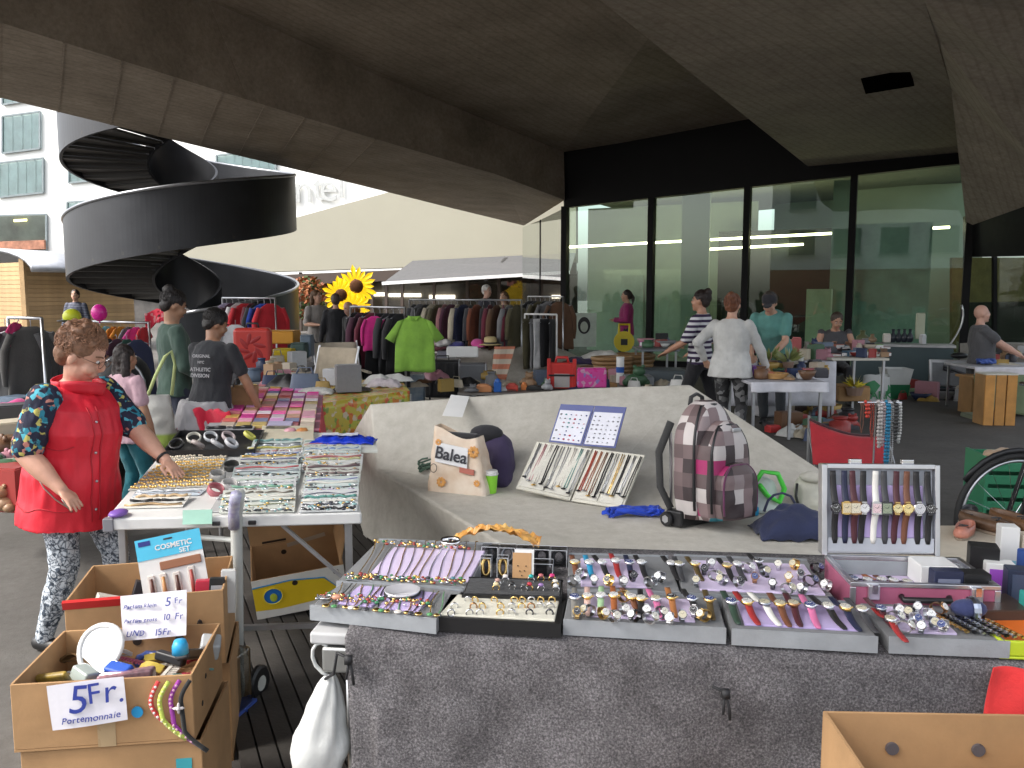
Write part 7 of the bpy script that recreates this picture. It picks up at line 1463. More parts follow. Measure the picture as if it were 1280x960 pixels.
# sunflower panel and shrub
P = PY(436, 404, 22); sf = thing('sunflower_panel', 'bright yellow sunflower shaped advertising panel near the shops', 'panel', (P.x, P.y, 0)); s = PXM(22)
obj('panel_post', MB().box((0, .06, .5), (.1, .06, 1.0)), DARK, sf)
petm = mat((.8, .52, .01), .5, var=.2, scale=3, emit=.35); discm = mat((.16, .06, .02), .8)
obj('panel_board', MB().span((-18*s, .0, .8), (20*s, .05, 1.62 + 14*s)), petm, sf)
for i, (dx, py, r) in enumerate(((11, 358, 22), (-8, 369, 20), (8, 388, 20))):
    c = Vector((dx * s, -.05 - .03 * i, ZAT(py, 22))); pm = MB()
    for k in range(18):
        a = k * 2 * PI / 18; rr = r * s * (1 + .12 * (k % 3)); pm.add([c + Vector((.35 * rr * math.cos(a - .2), 0, .35 * rr * math.sin(a - .2))), c + Vector((.35 * rr * math.cos(a + .2), 0, .35 * rr * math.sin(a + .2))), c + Vector((.8 * rr * math.cos(a + .14), -.03, .8 * rr * math.sin(a + .14))), c + Vector((rr * math.cos(a), -.0, rr * math.sin(a))), c + Vector((.8 * rr * math.cos(a - .14), -.03, .8 * rr * math.sin(a - .14)))], [(0, 1, 2, 3, 4)])
    fo_ = obj('flower_petals', pm, petm, sf); obj('flower_disc', MB().ell(c + Vector((0, -.03, 0)), (.4 * r * s, .05, .4 * r * s), 14, 8), discm, fo_, smooth=True)
P = PY(386, 410, 24); sh = thing('red_shrub', 'round shrub with red and orange leaves in front of the shops', 'shrub', (P.x, P.y, 0)); lf = MB(); r2 = random.Random(5); lf2 = MB()
for k in range(900):
    a, b = r2.uniform(0, 2 * PI), r2.uniform(-1, 1); rr = .62 * r2.uniform(.6, 1) ** .5; q = Vector((rr * math.cos(a) * math.sqrt(1 - b * b), rr * math.sin(a) * math.sqrt(1 - b * b), 1.45 + rr * b * 1.05)); n = Vector((r2.uniform(-1, 1), r2.uniform(-1, 1), r2.uniform(-.3, 1))).normalized(); u_ = n.orthogonal().normalized() * .07; v_ = n.cross(u_).normalized() * .045
    (lf if (q.z > 1.35) != (r2.random() < .25) else lf2).add([q - u_, q - v_, q + u_, q + v_], [(0, 1, 2, 3)])
stuff(obj('red_leaves', lf, mat((.28, .06, .03), .7, col2=(.4, .16, .05), scale=5), sh)); stuff(obj('green_leaves', lf2, mat((.06, .1, .03), .7, var=.4), sh)); obj('trunk', MB().tube([(0, 0, 0), (.02, 0, .5), (0, .02, 1.2)], [.07, .05, .03], 8), mat((.1, .07, .05), .9), sh)
obj('pot', MB().lathe([(.22, 0), (.3, .45), (.27, .45), (.25, .4)], 18), mat((.2, .2, .2), .7), sh)
# luggage beyond the bench
def suitcase(px, pyb, y, wpx, hpx, c, label, ribs=True, yaw=0, tele=True):
    P = PY(px, pyb, y); s_ = PXM(y); W, H = wpx * s_, hpx * s_; t = thing('suitcase', label, 'suitcase', (P.x, P.y, max(0, P.z)), yaw, 'suitcases behind the bench'); m = plastic(c, rough=.45)
    obj('shell', MB().span((-W/2, 0, .03), (W/2, .24, H)), m, t, bev=.04, seg=3)
    if ribs:
        for i in range(4): obj('rib', MB().span((-W*.36 + i*W*.22, -.012, .08), (-W*.36 + i*W*.22 + W*.08, .01, H - .05)), m, t, bev=.008)
    obj('edge_band', MB().span((W/2 - .03, -.006, .03), (W/2 - .012, .246, H + .004)), STEEL, t)
    for x in (-W*.35, W*.35): obj('wheel', xf(MB().lathe([(.028, -.012), (.028, .012)], 12), Matrix.Translation((x, .04, .03)) @ Matrix.Rotation(R(90), 4, 'Y')), BLACK, t)
    if tele: obj('handle', MB().tube([(-.09, .12, H - .02), (-.09, .12, H + .06), (.09, .12, H + .06), (.09, .12, H - .02)], .01, 6), BLACK, t, smooth=True)
    return t
suitcase(553, 500, 12.3, 46, 50, (.02, .02, .022), 'black ribbed suitcase behind the paper sheet'); suitcase(591, 498, 12.1, 36, 44, (.16, .165, .175), 'slate grey hard case with metal edges', False, 0, False)
bxat(516, 504, 11.6, 28, 34, .2, (.03, .12, .25), 'blue and white sports bag left of the black suitcase', 'sports_bag', 'bag', m=mat((.02, .1, .2), .6, col2=(.55, .6, .62), scale=2.6))
campy = PY(612, 488, 11.4)
bm_ = obj('beach_mat', MB().grid(lambda u, v: Vector((0, 0, 0)) + (PY(614, 472, 12.7) - PY(626, 452, 12.9)).lerp(PY(632, 475, 12.6) - PY(626, 452, 12.9), u).lerp((PY(618, 433, 13.2) - PY(626, 452, 12.9)).lerp(PY(644, 433, 13.2) - PY(626, 452, 12.9), u), v) + Vector((0, -.03 - .02 * math.sin(u * 6), 0)), 6, 12, thick=.01), patmat('mat_stripe', wave_pat((.6, .52, .42), (.55, .2, .12), 2.2, 'Z'), .8)); bm_.location = PY(626, 452, 12.9); tag(bm_, 'orange and cream striped beach mat over the second bench', 'mat')
P = PY(613, 431, 13.4); sh_ = thing('straw_hat', 'straw hat with black ribbon on the second bench', 'hat', P); obj('brim', MB().lathe([(.18, 0), (.18, .008), (.1, .02)], 24), mat((.55, .44, .22), .8), sh_, smooth=True); obj('crown', MB().lathe([(.1, .01), (.105, .06), (.095, .12), (.06, .135)], 20), mat((.55, .44, .22), .8), sh_, smooth=True); obj('ribbon', MB().lathe([(.107, .015), (.108, .045)], 20, cap=False), BLACK, sh_)
P = PY(597, 434, 13.5); pk = obj('pink_cap', remesh(MB().ell((0, 0, .06), (.11, .11, .08)).ell((.05, -.1, .02), (.09, .08, .015)), .015, 1), None); pk.data.materials.append(cloth((.6, .08, .3))); pk.location = P; tag(pk, 'pink cap lying left of the straw hat', 'cap')
bxat(578, 447, 13.0, 40, 13, .05, (.62, .64, .68), 'white paper notice standing on the second bench', 'paper_notice', 'sign', m=PAPER)
P = PY(666, 446, 13.3); tw_ = obj('pale_towel', MB().grid(lambda u, v: ((u - .5) * .2, -.02 * math.sin(u * 9) - .1 * v, .15 - .32 * v), 8, 8, thick=.01), cloth((.42, .48, .52), col2=(.2, .22, .26)), smooth=True); tw_.location = P; tag(tw_, 'pale blue towel hanging over the second bench', 'towel')
bxat(558, 448, 13.2, 24, 8, .2, (.2, .2, .24), 'grey shoes box behind the black suitcase')
hp_ = [(535, 432, .35, .1, (.45, .3, .32)), (552, 430, .3, .1, (.5, .48, .46)), (570, 432, .25, .1, (.05, .05, .2)), (545, 436, .3, .08, (.15, .05, .06))]
for i, (px, py, wd, hh, c) in enumerate(hp_):
    o = obj('clothes_heap', remesh(MB().ell((0, 0, 0), (wd / 2, .15, hh / 2)).ell((wd * .25, 0, .02), (wd / 3, .13, hh / 2)), .02, 1, lambda p, i=i: .025 * noise.noise(p * 12 + Vector((i, 1, 0)))), None); o.data.materials.append(cloth(c)); o.location = PY(px, py, 13.7); tag(o, ['dusty pink', 'off white', 'navy', 'maroon'][i] + ' clothes heap below the long rack', 'clothes', 'heaps of clothes on the far table')
ht_ = thing('clothes_table', 'low table of folded clothes below the long rack', 'table', (PY(552, 440, 13.7).x, 13.7, 0)); obj('table_top', MB().box((0, .1, .58), (1.3, .6, .04)), mat((.3, .28, .25), .6), ht_)
for x in (-.6, .6): obj('leg', MB().box((x, .1, .28), (.05, .5, .56)), STEEL, ht_)
# toys along the bench
tr = thing('toy_case', 'red plastic toy case with carrying handle on the second bench', 'toy case', (PY(702, 486, 10.8).x, 10.8, ZAT(486, 10.8)), R(-6)); s_ = PXM(10.8); W, H = 33*s_, 38*s_
rdm = plastic((.55, .035, .03), rough=.35); obj('shell', MB().span((-W/2, 0, 0), (W/2, .14, H*.86)), rdm, tr, bev=.02); obj('side_rail', MB().span((-W/2 - .02, -.02, 0), (-W/2 + .03, .02, H)), rdm, tr, bev=.008); obj('side_rail', MB().span((W/2 - .03, -.02, 0), (W/2 + .02, .02, H)), rdm, tr, bev=.008)
obj('handle', MB().tube([(-W*.25, .07, H*.82), (-W*.2, .07, H*1.03), (W*.2, .07, H*1.03), (W*.25, .07, H*.82)], .02, 8), rdm, tr, smooth=True); obj('grey_panel', MB().span((-W*.28, -.012, .02), (W*.3, .0, H*.5)), plastic((.4, .38, .36)), tr); obj('black_strap', MB().span((-W/2, -.022, H*.42), (W/2, -.012, H*.48)), BLACK, tr)
bxat(740, 485, 10.6, 37, 24, .12, (.7, .08, .35), 'hot pink patterned toy box beside the red toy case', 'toy_box', 'box', m=patmat('pinkbox', vor_pat([(0, (.65, .06, .32)), (.55, (.6, .3, .45)), (.75, (.3, .2, .5)), (.88, (.65, .02, .25))], 22), .4))
tb_ = thing('toy_shelf', 'low dark board carrying toys behind the bench top', 'shelf', (PY(670, 492, 10.6).x, 10.7, 0)); obj('board', MB().box((0, .1, .34), (2.0, .6, .03)), mat((.2, .18, .16), .6), tb_); obj('support', MB().box((-.8, .1, .16), (.05, .5, .32)), STEEL, tb_); obj('support', MB().box((.8, .1, .16), (.05, .5, .32)), STEEL, tb_)
for i, (px, c, cn, sx, sz) in enumerate(((622, (.02, .12, .45), 'blue', .1, .13), (640, (.5, .06, .04), 'red', .16, .08), (655, (.62, .2, .05), 'orange', .08, .08), (604, (.6, .25, .1), 'peach', .22, .08), (632, (.6, .6, .58), 'white', .3, .04), (668, (.02, .02, .02), 'black', .25, .05))):
    P = PY(px, 486, 10.6 + .1 * (i % 3)); o = thing('toy', cn + ' plastic toy on the board behind the bench', 'toy', (P.x, P.y, .356), 0, 'toys behind the bench'); obj('toy_body', MB().box((0, 0, sz/2), (sx, .1, sz)), plastic(c), o, bev=.015); obj('toy_top', MB().ell((0, 0, sz), (sx*.4, .05, sz*.35), 10, 6), plastic(tuple(min(1, k*1.2+.03) for k in c)), o, smooth=True)
# ------------------------------------------------------------------ stalls before the pavilion
def table(px0, px1, pyf, yb_extra, z, label, m, cloth_drop=0, yaw=0, legs=True, name='stall_table', cm=None):
    a, b = PZ(px0, pyf, z), PZ(px1, pyf, z); W = (b - a).length; t = thing(name, label, 'table', (a.x, a.y, 0), math.atan2((b - a).y, (b - a).x), 'stall tables')
    obj('table_top', MB().span((0, 0, z - .03), (W, yb_extra, z)), m, t, bev=.006)
    if legs:
        for x in (.05, W - .05):
            for y in (.05, yb_extra - .05): obj('leg', MB().box((x, y, (z - .03) / 2), (.028, .028, z - .03)), STEEL, t)
    if cloth_drop:
        c = obj('white_tablecloth', MB().grid(lambda u, v: (W * u, -.012 - .015 * v - .02 * v * math.sin(u * 15), z + .004 - cloth_drop * v), 30, 6, thick=.004), cm or cloth((.58, .58, .62), bump=.1)); c.location = (a.x, a.y, 0); c.rotation_euler = t.rotation_euler; tag(c, 'white cloth hanging before the ' + label.split(',')[0], 'tablecloth', 'white tablecloths'); c.data.shade_smooth()
    return t, a
table(938, 1035, 478, 1.0, .74, 'stall table with toys, where the white cardigan woman shops', mat((.45, .45, .48), .5), .1)
table(1040, 1112, 448, 1.0, .80, 'pale stall table full of books', mat((.6, .58, .5), .5)); table(905, 1045, 452, .9, .76, 'back counter table, in front of the teal polo man', mat((.5, .5, .52), .5), .56)
table(800, 850, 437, .8, .78, 'grey folding table with books near the magenta woman', mat((.16, .18, .2), .5), .0)
dk_ = thing('display_counter', 'dark teal counter with vases against the glass wall', 'counter', (PY(1065, 430, 14.2).x, 14.2, 0), R(-22)); obj('counter_body', MB().span((0, 0, 0), (1.55, .5, .72)), plastic((.045, .07, .075)), dk_, bev=.01); obj('counter_top', MB().span((-.03, -.03, .72), (1.58, .53, .76)), mat((.4, .4, .4), .5), dk_)
def item(px, pyb, y, kind, c, label, sx=.12, sz=.15, cat=None, grp='small goods on the far stalls'):
    P = PY(px, pyb, y); t = thing(kind, label, cat or kind.replace('_', ' '), P, R(rnd.uniform(-25, 25)), grp); m = plastic(c, rough=.35)
    if kind in ('vase', 'bottle'): obj('body', MB().lathe([(sx*.3, 0), (sx*.5, sz*.3), (sx*.45, sz*.5), (sx*.18, sz*.72), (sx*.2, sz)], 14), m, t, smooth=True); obj('rim', MB().tube([(sx*.2*math.cos(k*PI/5), sx*.2*math.sin(k*PI/5), sz) for k in range(10)], sx*.04, 5, closed=True), m, t)
    elif kind == 'book': obj('cover', MB().box((0, 0, sz/2), (sx, sx*.75, sz)), m, t); obj('pages', MB().box((.004, -.004, sz/2), (sx*.96, sx*.75, sz*.7)), PAPER, t)
    elif kind == 'basket':
        for k in range(5): obj('band', MB().tube([(sx*.5*(1+.06*k)*math.cos(a*PI/8), sx*.4*(1+.06*k)*math.sin(a*PI/8), sz*(k+.5)/5) for a in range(16)], sz*.11, 6, closed=True), m, t, smooth=True)
        obj('bottom', MB().lathe([(sx*.45, .01), (sx*.45, .02)], 16), m, t)
    elif kind == 'plant':
        obj('pot', MB().lathe([(sx*.3, 0), (sx*.4, sz*.35)], 12), plastic((.3, .2, .15)), t); l_ = MB(); r3 = random.Random(px)
        for k in range(40): a = r3.uniform(0, 6.28); b = r3.uniform(.2, 1.2); d = Vector((math.cos(a)*math.cos(b), math.sin(a)*math.cos(b), math.sin(b))); q = Vector((0, 0, sz*.35)) + d*sz*.3; u_ = d.orthogonal().normalized()*sz*.07; l_.add([q - d*sz*.2, q + u_, q + d*sz*.35, q - u_], [(0, 1, 2, 3)])
        stuff(obj('leaves', l_, m, t))
    else: obj('body', MB().box((0, 0, sz/2), (sx, sx*.7, sz)), m, t, bev=min(sx, sz)*.12); obj('top', MB().box((0, 0, sz + .006), (sx*.8, sx*.5, .012)), plastic(tuple(min(1, k*1.3 + .03) for k in c)), t)
    return t
# counter goods
for i, px in enumerate((1116, 1123, 1130, 1137)): item(px, 428, 14.1 - i * .05, 'bottle', (.015, .02, .03), 'dark blue bottle, %s from left in the row on the teal counter' % ordn(i), .12, .22)
item(1078, 428, 14.3, 'vase', (.12, .13, .06), 'olive vase left on the teal counter', .22, .2); item(1090, 428, 14.2, 'vase', (.25, .17, .1), 'brown jug beside the olive vase', .16, .14); item(1108, 428, 14.1, 'picture_card', (.6, .55, .5), 'white picture card with dark red spot on the counter', .12, .14, 'card'); item(1153, 430, 13.8, 'toy_panda', (.5, .5, .5), 'black and white ornament at the counter end', .1, .15, 'ornament')
bxat(1150, 424, 14.1, 12, 32, .04, (.4, .42, .3), 'pale green framed board leaning on the glass above the counter', 'framed_board', 'board')
# book table and stall goods
bcol = [(.45, .15, .1), (.5, .35, .12), (.2, .35, .12), (.12, .12, .14), (.5, .48, .42), (.3, .1, .1), (.1, .2, .3), (.4, .3, .05)]
bn_ = ['red', 'tan', 'green', 'black', 'cream', 'maroon', 'blue', 'mustard']
for i in range(16):
    px = 1046 + (i % 8) * 8.2; py = 445 if i < 8 else 436; y = PZ(px, py, .8).y; P = PZ(px, py, .802); t = item(px, py, y, 'book', bcol[(i * 3) % 8], '%s book, %s from left in the %s row of the book table' % (bn_[(i * 3) % 8], ordn(i % 8), 'front' if i < 8 else 'back'), .16, .03 + .02 * (i % 3)); t.location = P
for i in range(5):
    px = 808 + i * 9; P = PZ(px, 433, .782); t = item(px, 433, P.y, 'book', [(.4, .05, .25), (.3, .12, .1), (.5, .4, .3), (.1, .08, .07), (.35, .15, .1)][i], '%s book on the grey folding table by the glass' % ['magenta', 'brown', 'cream', 'black', 'terracotta'][i], .2, .08); t.location = P
goods = [(948, 470, 'toy_box', (.2, .06, .32), 'purple tub', .16, .1), (957, 473, 'toy_box', (.4, .12, .06), 'coral tray of toys', .16, .06), (968, 473, 'basket', (.5, .28, .1), 'low wicker tray of sweets', .22, .06), (992, 470, 'toy_box', (.4, .03, .05), 'red tin', .18, .06), (1012, 470, 'toy_box', (.35, .1, .12), 'maroon carton', .2, .07), (1026, 472, 'toy_box', (.05, .05, .06), 'black carton', .14, .09), (963, 462, 'plant', (.2, .24, .06), 'bushy herb plant', .2, .3), (985, 464, 'plant', (.25, .28, .1), 'tall pot plant', .16, .3), (1000, 462, 'vase', (.6, .6, .55), 'white pot with dots', .18, .14), (1018, 464, 'toy_box', (.05, .05, .06), 'black bag', .14, .12)]
for i, (px, py, kd, c, nm, sx, sz) in enumerate(goods):
    P = PZ(px, py, .745); t = item(px, py, P.y, kd, c, nm + ' on the white clothed toy stall', sx, sz); t.location = P
g2 = [(950, 447, 'bottle', (.05, .2, .08), 'green bottle', .08, .22), (985, 446, 'toy_box', (.62, .3, .2), 'orange striped box', .14, .22), (995, 447, 'toy_box', (.4, .1, .1), 'red ornament case', .12, .26), (1008, 446, 'vase', (.3, .28, .25), 'grey jug', .14, .2), (1022, 447, 'toy_box', (.6, .6, .58), 'white folded paper heap', .25, .08), (970, 446, 'toy_box', (.25, .25, .22), 'grey carton', .2, .1), (930, 446, 'toy_box', (.5, .5, .52), 'pale carton', .2, .08), (1035, 447, 'toy_box', (.06, .06, .07), 'black camera bag', .2, .14)]
for px, py, kd, c, nm, sx, sz in g2:
    P = PZ(px, py, .765); t = item(px, py, P.y, kd, c, nm + ' on the counter before the teal polo man', sx, sz); t.location = P
# baskets and cloths at the left of the pavilion
item(765, 470, 12.6, 'basket', (.28, .16, .07), 'round wicker basket beside the paper roll', .5, .3); item(790, 470, 13.2, 'basket', (.3, .18, .08), 'large wicker basket near the magenta woman', .55, .36); item(757, 462, 13.6, 'basket', (.35, .25, .15), 'pale wicker basket under white cloth', .4, .25)
P = PY(775, 478, 11.6); pr_ = thing('paper_roll', 'white paper roll with blue band behind the bench', 'roll', P); obj('roll', MB().lathe([(.055, 0), (.055, .36)], 18), PAPER, pr_); obj('blue_band', MB().lathe([(.057, .14), (.058, .22)], 18, cap=False), plastic((.02, .1, .4)), pr_)
for i, (px, py, c, cn) in enumerate(((730, 452, (.04, .03, .08), 'dark purple'), (716, 458, (.2, .05, .03), 'rust'), (750, 446, (.55, .54, .5), 'white'), (742, 462, (.06, .05, .05), 'black'))):
    o = obj('folded_cloth', remesh(MB().ell((0, 0, 0), (.3, .2, .08)).ell((.1, 0, .03), (.2, .16, .08)), .022, 1, lambda p, i=i: .03 * noise.noise(p * 8 + Vector((i * 3, 0, 0)))), None); o.data.materials.append(cloth(c)); o.location = PY(px, py, 13.0); tag(o, cn + ' cloth heap left of the wicker baskets', 'cloth', 'cloth heaps by the glass corner')
ct_ = thing('trestle', 'low trestle table holding cloth heaps by the glass corner', 'table', (PY(745, 470, 13.3).x, 13.3, 0)); obj('table_top', MB().box((0, 0, .3), (1.6, .8, .04)), mat((.25, .15, .08), .6), ct_); obj('leg', MB().box((-.7, 0, .14), (.05, .7, .28)), WOOD, ct_); obj('leg', MB().box((.7, 0, .14), (.05, .7, .28)), WOOD, ct_)
bxat(830, 478, 11.6, 60, 14, .5, (.1, .12, .13), 'slate grey crate under the grey folding table'); bxat(800, 482, 11.2, 36, 10, .4, (.3, .32, .34), 'pale grey tray behind the bench top'); bxat(727, 484, 11.5, 90, 4, .3, (.3, .2, .12), 'long wooden plank on the floor behind the bench', 'wooden_plank', 'plank', m=WOOD)
P = PY(780, 430, 16.2); ws_ = thing('wet_floor_sign', 'small yellow warning sign with round body before the magenta woman', 'sign', P + Vector((0, 0, -.1))); obj('disc', xf(MB().lathe([(.2, -.02), (.2, .02)], 24), Matrix.Translation((0, 0, .15)) @ Matrix.Rotation(R(90), 4, 'X')), plastic((.7, .55, .02)), ws_); obj('grip', MB().tube([(-.1, 0, .3), (-.1, 0, .48), (.1, 0, .48), (.1, 0, .3)], .025, 8), plastic((.7, .55, .02)), ws_); obj('symbol', MB().box((0, -.024, .14), (.13, .006, .12)), BLACK, ws_)
P = PY(730, 418, 18.6); pt_ = thing('portrait_poster', 'small black and white portrait print inside the glass pavilion', 'poster', P); obj('sheet', MB().box((0, 0, .1), (.55, .01, .75)), mat((.5, .58, .5), .7), pt_); obj('hair_shape', MB().ell((0, -.01, .2), (.14, .006, .19), 14, 10), BLACK, pt_); obj('face_shape', MB().ell((.0, -.018, .17), (.085, .004, .12), 12, 8), mat((.45, .5, .42), .7), pt_)
# tubs, bags and case on the floor right of the book table
wt_ = thing('storage_tub', 'white and green stacked plastic tubs right of the book table', 'tub', gnd(1118, 497), R(-5)); obj('green_tub', MB().lathe([(.2, 0), (.24, .22)], 4, m=Matrix.Rotation(R(45), 4, 'Z')), plastic((.02, .16, .07)), wt_); obj('white_tub', MB().lathe([(.22, .22), (.27, .44), (.28, .46), (.26, .46), (.21, .26)], 4, m=Matrix.Rotation(R(45), 4, 'Z')), plastic((.6, .62, .6)), wt_)
gb2 = thing('carrier_bag', 'green and white carrier bag leaning at the book table legs', 'bag', gnd(1094, 505), R(-5)); obj('sack', MB().grid(lambda u, v: (.22 * math.cos(2 * PI * u) * (1 - .15 * v), .1 * math.sin(2 * PI * u) * (1 - .5 * v), .42 * v + .02 * math.sin(u * 12) * v), 24, 8, wrap=True), patmat('gbag', vor_pat([(0, (.6, .62, .6)), (.5, (.02, .25, .08)), (.75, (.6, .62, .6))], 6), .4), gb2, smooth=True); obj('lettering', xf(textmb('PARK', .16, bold=True), frame_m((0, -.115, .14), (1, 0, 0), (0, .1, 1))), plastic((.02, .22, .07)), gb2)
bxat(1068, 502, 11.2, 40, 18, .4, (.3, .18, .08), 'brown open crate of fruit under the book table', 'fruit_crate', 'crate', m=WOOD); item(1068, 494, 11.1, 'plant', (.6, .5, .04), 'yellow toy plant in the brown crate', .3, .3)
cs_ = thing('silver_case', 'open silver equipment case on the floor by the counter', 'case', gnd(1188, 497), R(-12)); obj('case_base', MB().span((-.32, -.25, 0), (.32, .0, .12)), metal((.5, .5, .5), .4), cs_, bev=.015); obj('case_lid', MB().box((0, .03, .38), (.64, .07, .42), (R(-12), 0, 0)), metal((.5, .5, .5), .4), cs_, bev=.012); obj('lid_foam', MB().box((0, -.012, .37), (.56, .01, .35), (R(-12), 0, 0)), mat((.2, .21, .22), .9), cs_); obj('tools', MB().box((0, -.12, .13), (.5, .18, .04)), DARK, cs_, bev=.01)
bxat(1146, 496, 13.1, 34, 8, .3, (.3, .45, .25), 'flat pale green carton on the floor beside the silver case'); bxat(1130, 470, 14.6, 40, 26, .3, (.03, .03, .032), 'black bag pile behind the tubs', 'black_bag', 'bag')
# exercise bike heap
ex = thing('exercise_bike', 'black folded exercise bike by the right side of the glass', 'exercise bike', gnd(1214, 498)); 
for a, b, r_ in (((-.45, 0, .5), (.5, -.1, .12), .025), ((-.4, .1, .45), (.55, .1, .1), .02), ((-.2, 0, .1), (.15, 0, .65), .025), ((.15, 0, .65), (.35, 0, .7), .02), ((-.35, -.2, .04), (-.35, .3, .04), .025), ((.4, -.25, .04), (.4, .3, .04), .025)): obj('frame_tube', MB().tube([a, b], r_, 8), DARK, ex)
obj('flywheel', xf(MB().lathe([(.2, -.03), (.22, 0), (.2, .03)], 24), Matrix.Translation((.1, 0, .26)) @ Matrix.Rotation(R(80), 4, 'X')), DARK, ex); obj('seat', MB().ell((-.22, 0, .66), (.14, .08, .05), 12, 8), BLACK, ex, smooth=True); obj('white_knob', MB().ell((-.3, -.25, .16), (.09, .07, .08), 12, 8), plastic((.55, .52, .42)), ex, smooth=True)
P = PY(1190, 410, 15.2); fd_ = thing('curved_rail', 'thin curved grey rail of a floor lamp before the glass', 'lamp', (P.x, P.y, 0)); obj('arc', MB().tube([(-.35 + .9 * math.sin(a * PI / 16) * .6, 0, .25 + 1.35 * a / 10 - (.02 * a * a / 10)) for a in range(11)][::-1] , .018, 6), metal((.5, .5, .5), .4), fd_, smooth=True); obj('base', MB().lathe([(.15, 0), (.15, .03)], 16, c=(-.35, 0, 0)), STEEL, fd_); obj('stem', MB().tube([(-.35, 0, .03), (-.35, 0, .26)], .018, 6), STEEL, fd_)
bxat(1186, 500, 12.7, 36, 6, .2, (.5, .08, .05), 'red toolbox on the floor before the exercise bike')
# right table with bald man
table(1218, 1330, 459, .8, .62, 'right stall table, before the bald man', mat((.5, .5, .52), .5), .22)
gq_ = obj('green_blanket', MB().grid(lambda u, v: PZ(1214, 470, .52) + Vector((1.1 * u, -.05 - .1 * v - .04 * math.sin(u * 11 + v * 2), (.02 - .50 * v + .03 * math.sin(u * 7) * v))), 30, 12, thick=.012), cloth((.16, .2, .11)), smooth=True); tag(gq_, 'sage green blanket hanging behind the slatted crate', 'blanket')
gl_ = thing('green_table', 'low table under the sage green blanket at the right', 'table', Vector((PZ(1214, 470, .52).x, PZ(1214, 470, .52).y, 0))); obj('table_top', MB().span((0, .0, .48), (1.1, .4, .51)), WOOD, gl_); obj('leg', MB().span((.05, .05, 0), (.1, .38, .48)), WOOD, gl_); obj('leg', MB().span((1.0, .05, 0), (1.05, .38, .48)), WOOD, gl_)
sc_ = thing('slatted_crate', 'upright orange wooden crate with three slats at the right', 'crate', gnd(1249, 532), R(-4)); sW, sH = .38, .62
for i in range(3): obj('slat', MB().span((-sW/2 + i*.13, 0, .0), (-sW/2 + i*.13 + .115, .02, sH)), mat((.5, .24, .06), .6, var=.2, scale=5, rand=.1), sc_, bev=.004)
for x in (-sW/2, sW/2 - .02): obj('side_board', MB().span((x, .021, 0), (x + .02, .28, sH)), WOOD, sc_)
obj('top_board', MB().span((-sW/2, .0, sH + .001), (sW/2, .28, sH + .02)), mat((.6, .58, .5), .6), sc_)
item(1222, 512, 11.4, 'magenta_bag', (.35, .02, .15), 'magenta and navy bag beside the slatted crate', .22, .26, 'bag'); bxat(1226, 528, 10.6, 22, 8, .3, (.25, .28, .2), 'olive cloth flat on the floor left of the slatted crate', 'floor_cloth', 'cloth')
tangle('blue ropes bundled on the white right table', 'rope', 'rope', PZ(1233, 456, .63), 4, .02, (.14, .08, .05), plastic((.05, .1, .35)), 4, 1)
# ------------------------------------------------------------------ things just right of the bench
rdc = thing('red_chair', 'red camping chair with dark rim behind the bench end', 'chair', (PY(1058, 560, 6.4).x, 6.4, 0), R(-6)); 
bq = [PY(1016, 580, 6.5), PY(1104, 584, 6.3), PY(1108, 543, 6.6), PY(1012, 524, 6.8)]; bo_ = Vector((PY(1058, 560, 6.4).x, 6.4, 0)); inv = Matrix.Rotation(R(6), 3, 'Z'); qm = quadmap(*[inv @ (p - bo_) for p in bq])
obj('backrest', MB().grid(lambda u, v: qm(u, v) + Vector((0, -.05 * math.sin(PI * u), -.05 * math.sin(PI * u) * v)), 14, 8, thick=.008), cloth((.42, .02, .03)), rdc, smooth=True); obj('rim', MB().tube([qm(k / 12, 1.0) + Vector((0, -.05 * math.sin(PI * k / 12) - .004, -.05 * math.sin(PI * k / 12))) for k in range(13)], .012, 6), cloth((.06, .02, .025)), rdc, smooth=True)
obj('seat', MB().grid(lambda u, v: qm(u, 0) + Vector((0, -.45 * v, -.1 - .05 * math.sin(PI * u))), 10, 6, thick=.008), cloth((.42, .02, .03)), rdc, smooth=True)
for u in (0, 1):
    p = qm(u, 1); obj('post', MB().tube([p + Vector((0, .02, .03)), (p.x, p.y, .0)], .012, 8), metal((.4, .4, .4), .4), rdc); obj('leg', MB().tube([(p.x, p.y - .5, 0), (p.x, p.y + .02, .5)], .012, 8), metal((.4, .4, .4), .4), rdc)
ns = thing('necklace_stand', 'tall metal stand with crossbar for bead necklaces', 'stand', (PY(1100, 560, 5.4).x, 5.4, 0)); zb = ZAT(503, 5.4)
obj('crossbar', MB().tube([(PY(1072, 505, 5.4).x - PY(1100, 560, 5.4).x, 0, zb), (PY(1127, 504, 5.4).x - PY(1100, 560, 5.4).x, 0, zb)], .006, 8), CHROME, ns); obj('post', MB().tube([(-.04, 0, 0), (-.04, 0, zb)], .006, 8), CHROME, ns); obj('base', MB().lathe([(.14, 0), (.14, .012), (.02, .025)], 20, c=(-.04, 0, 0)), STEEL, ns)
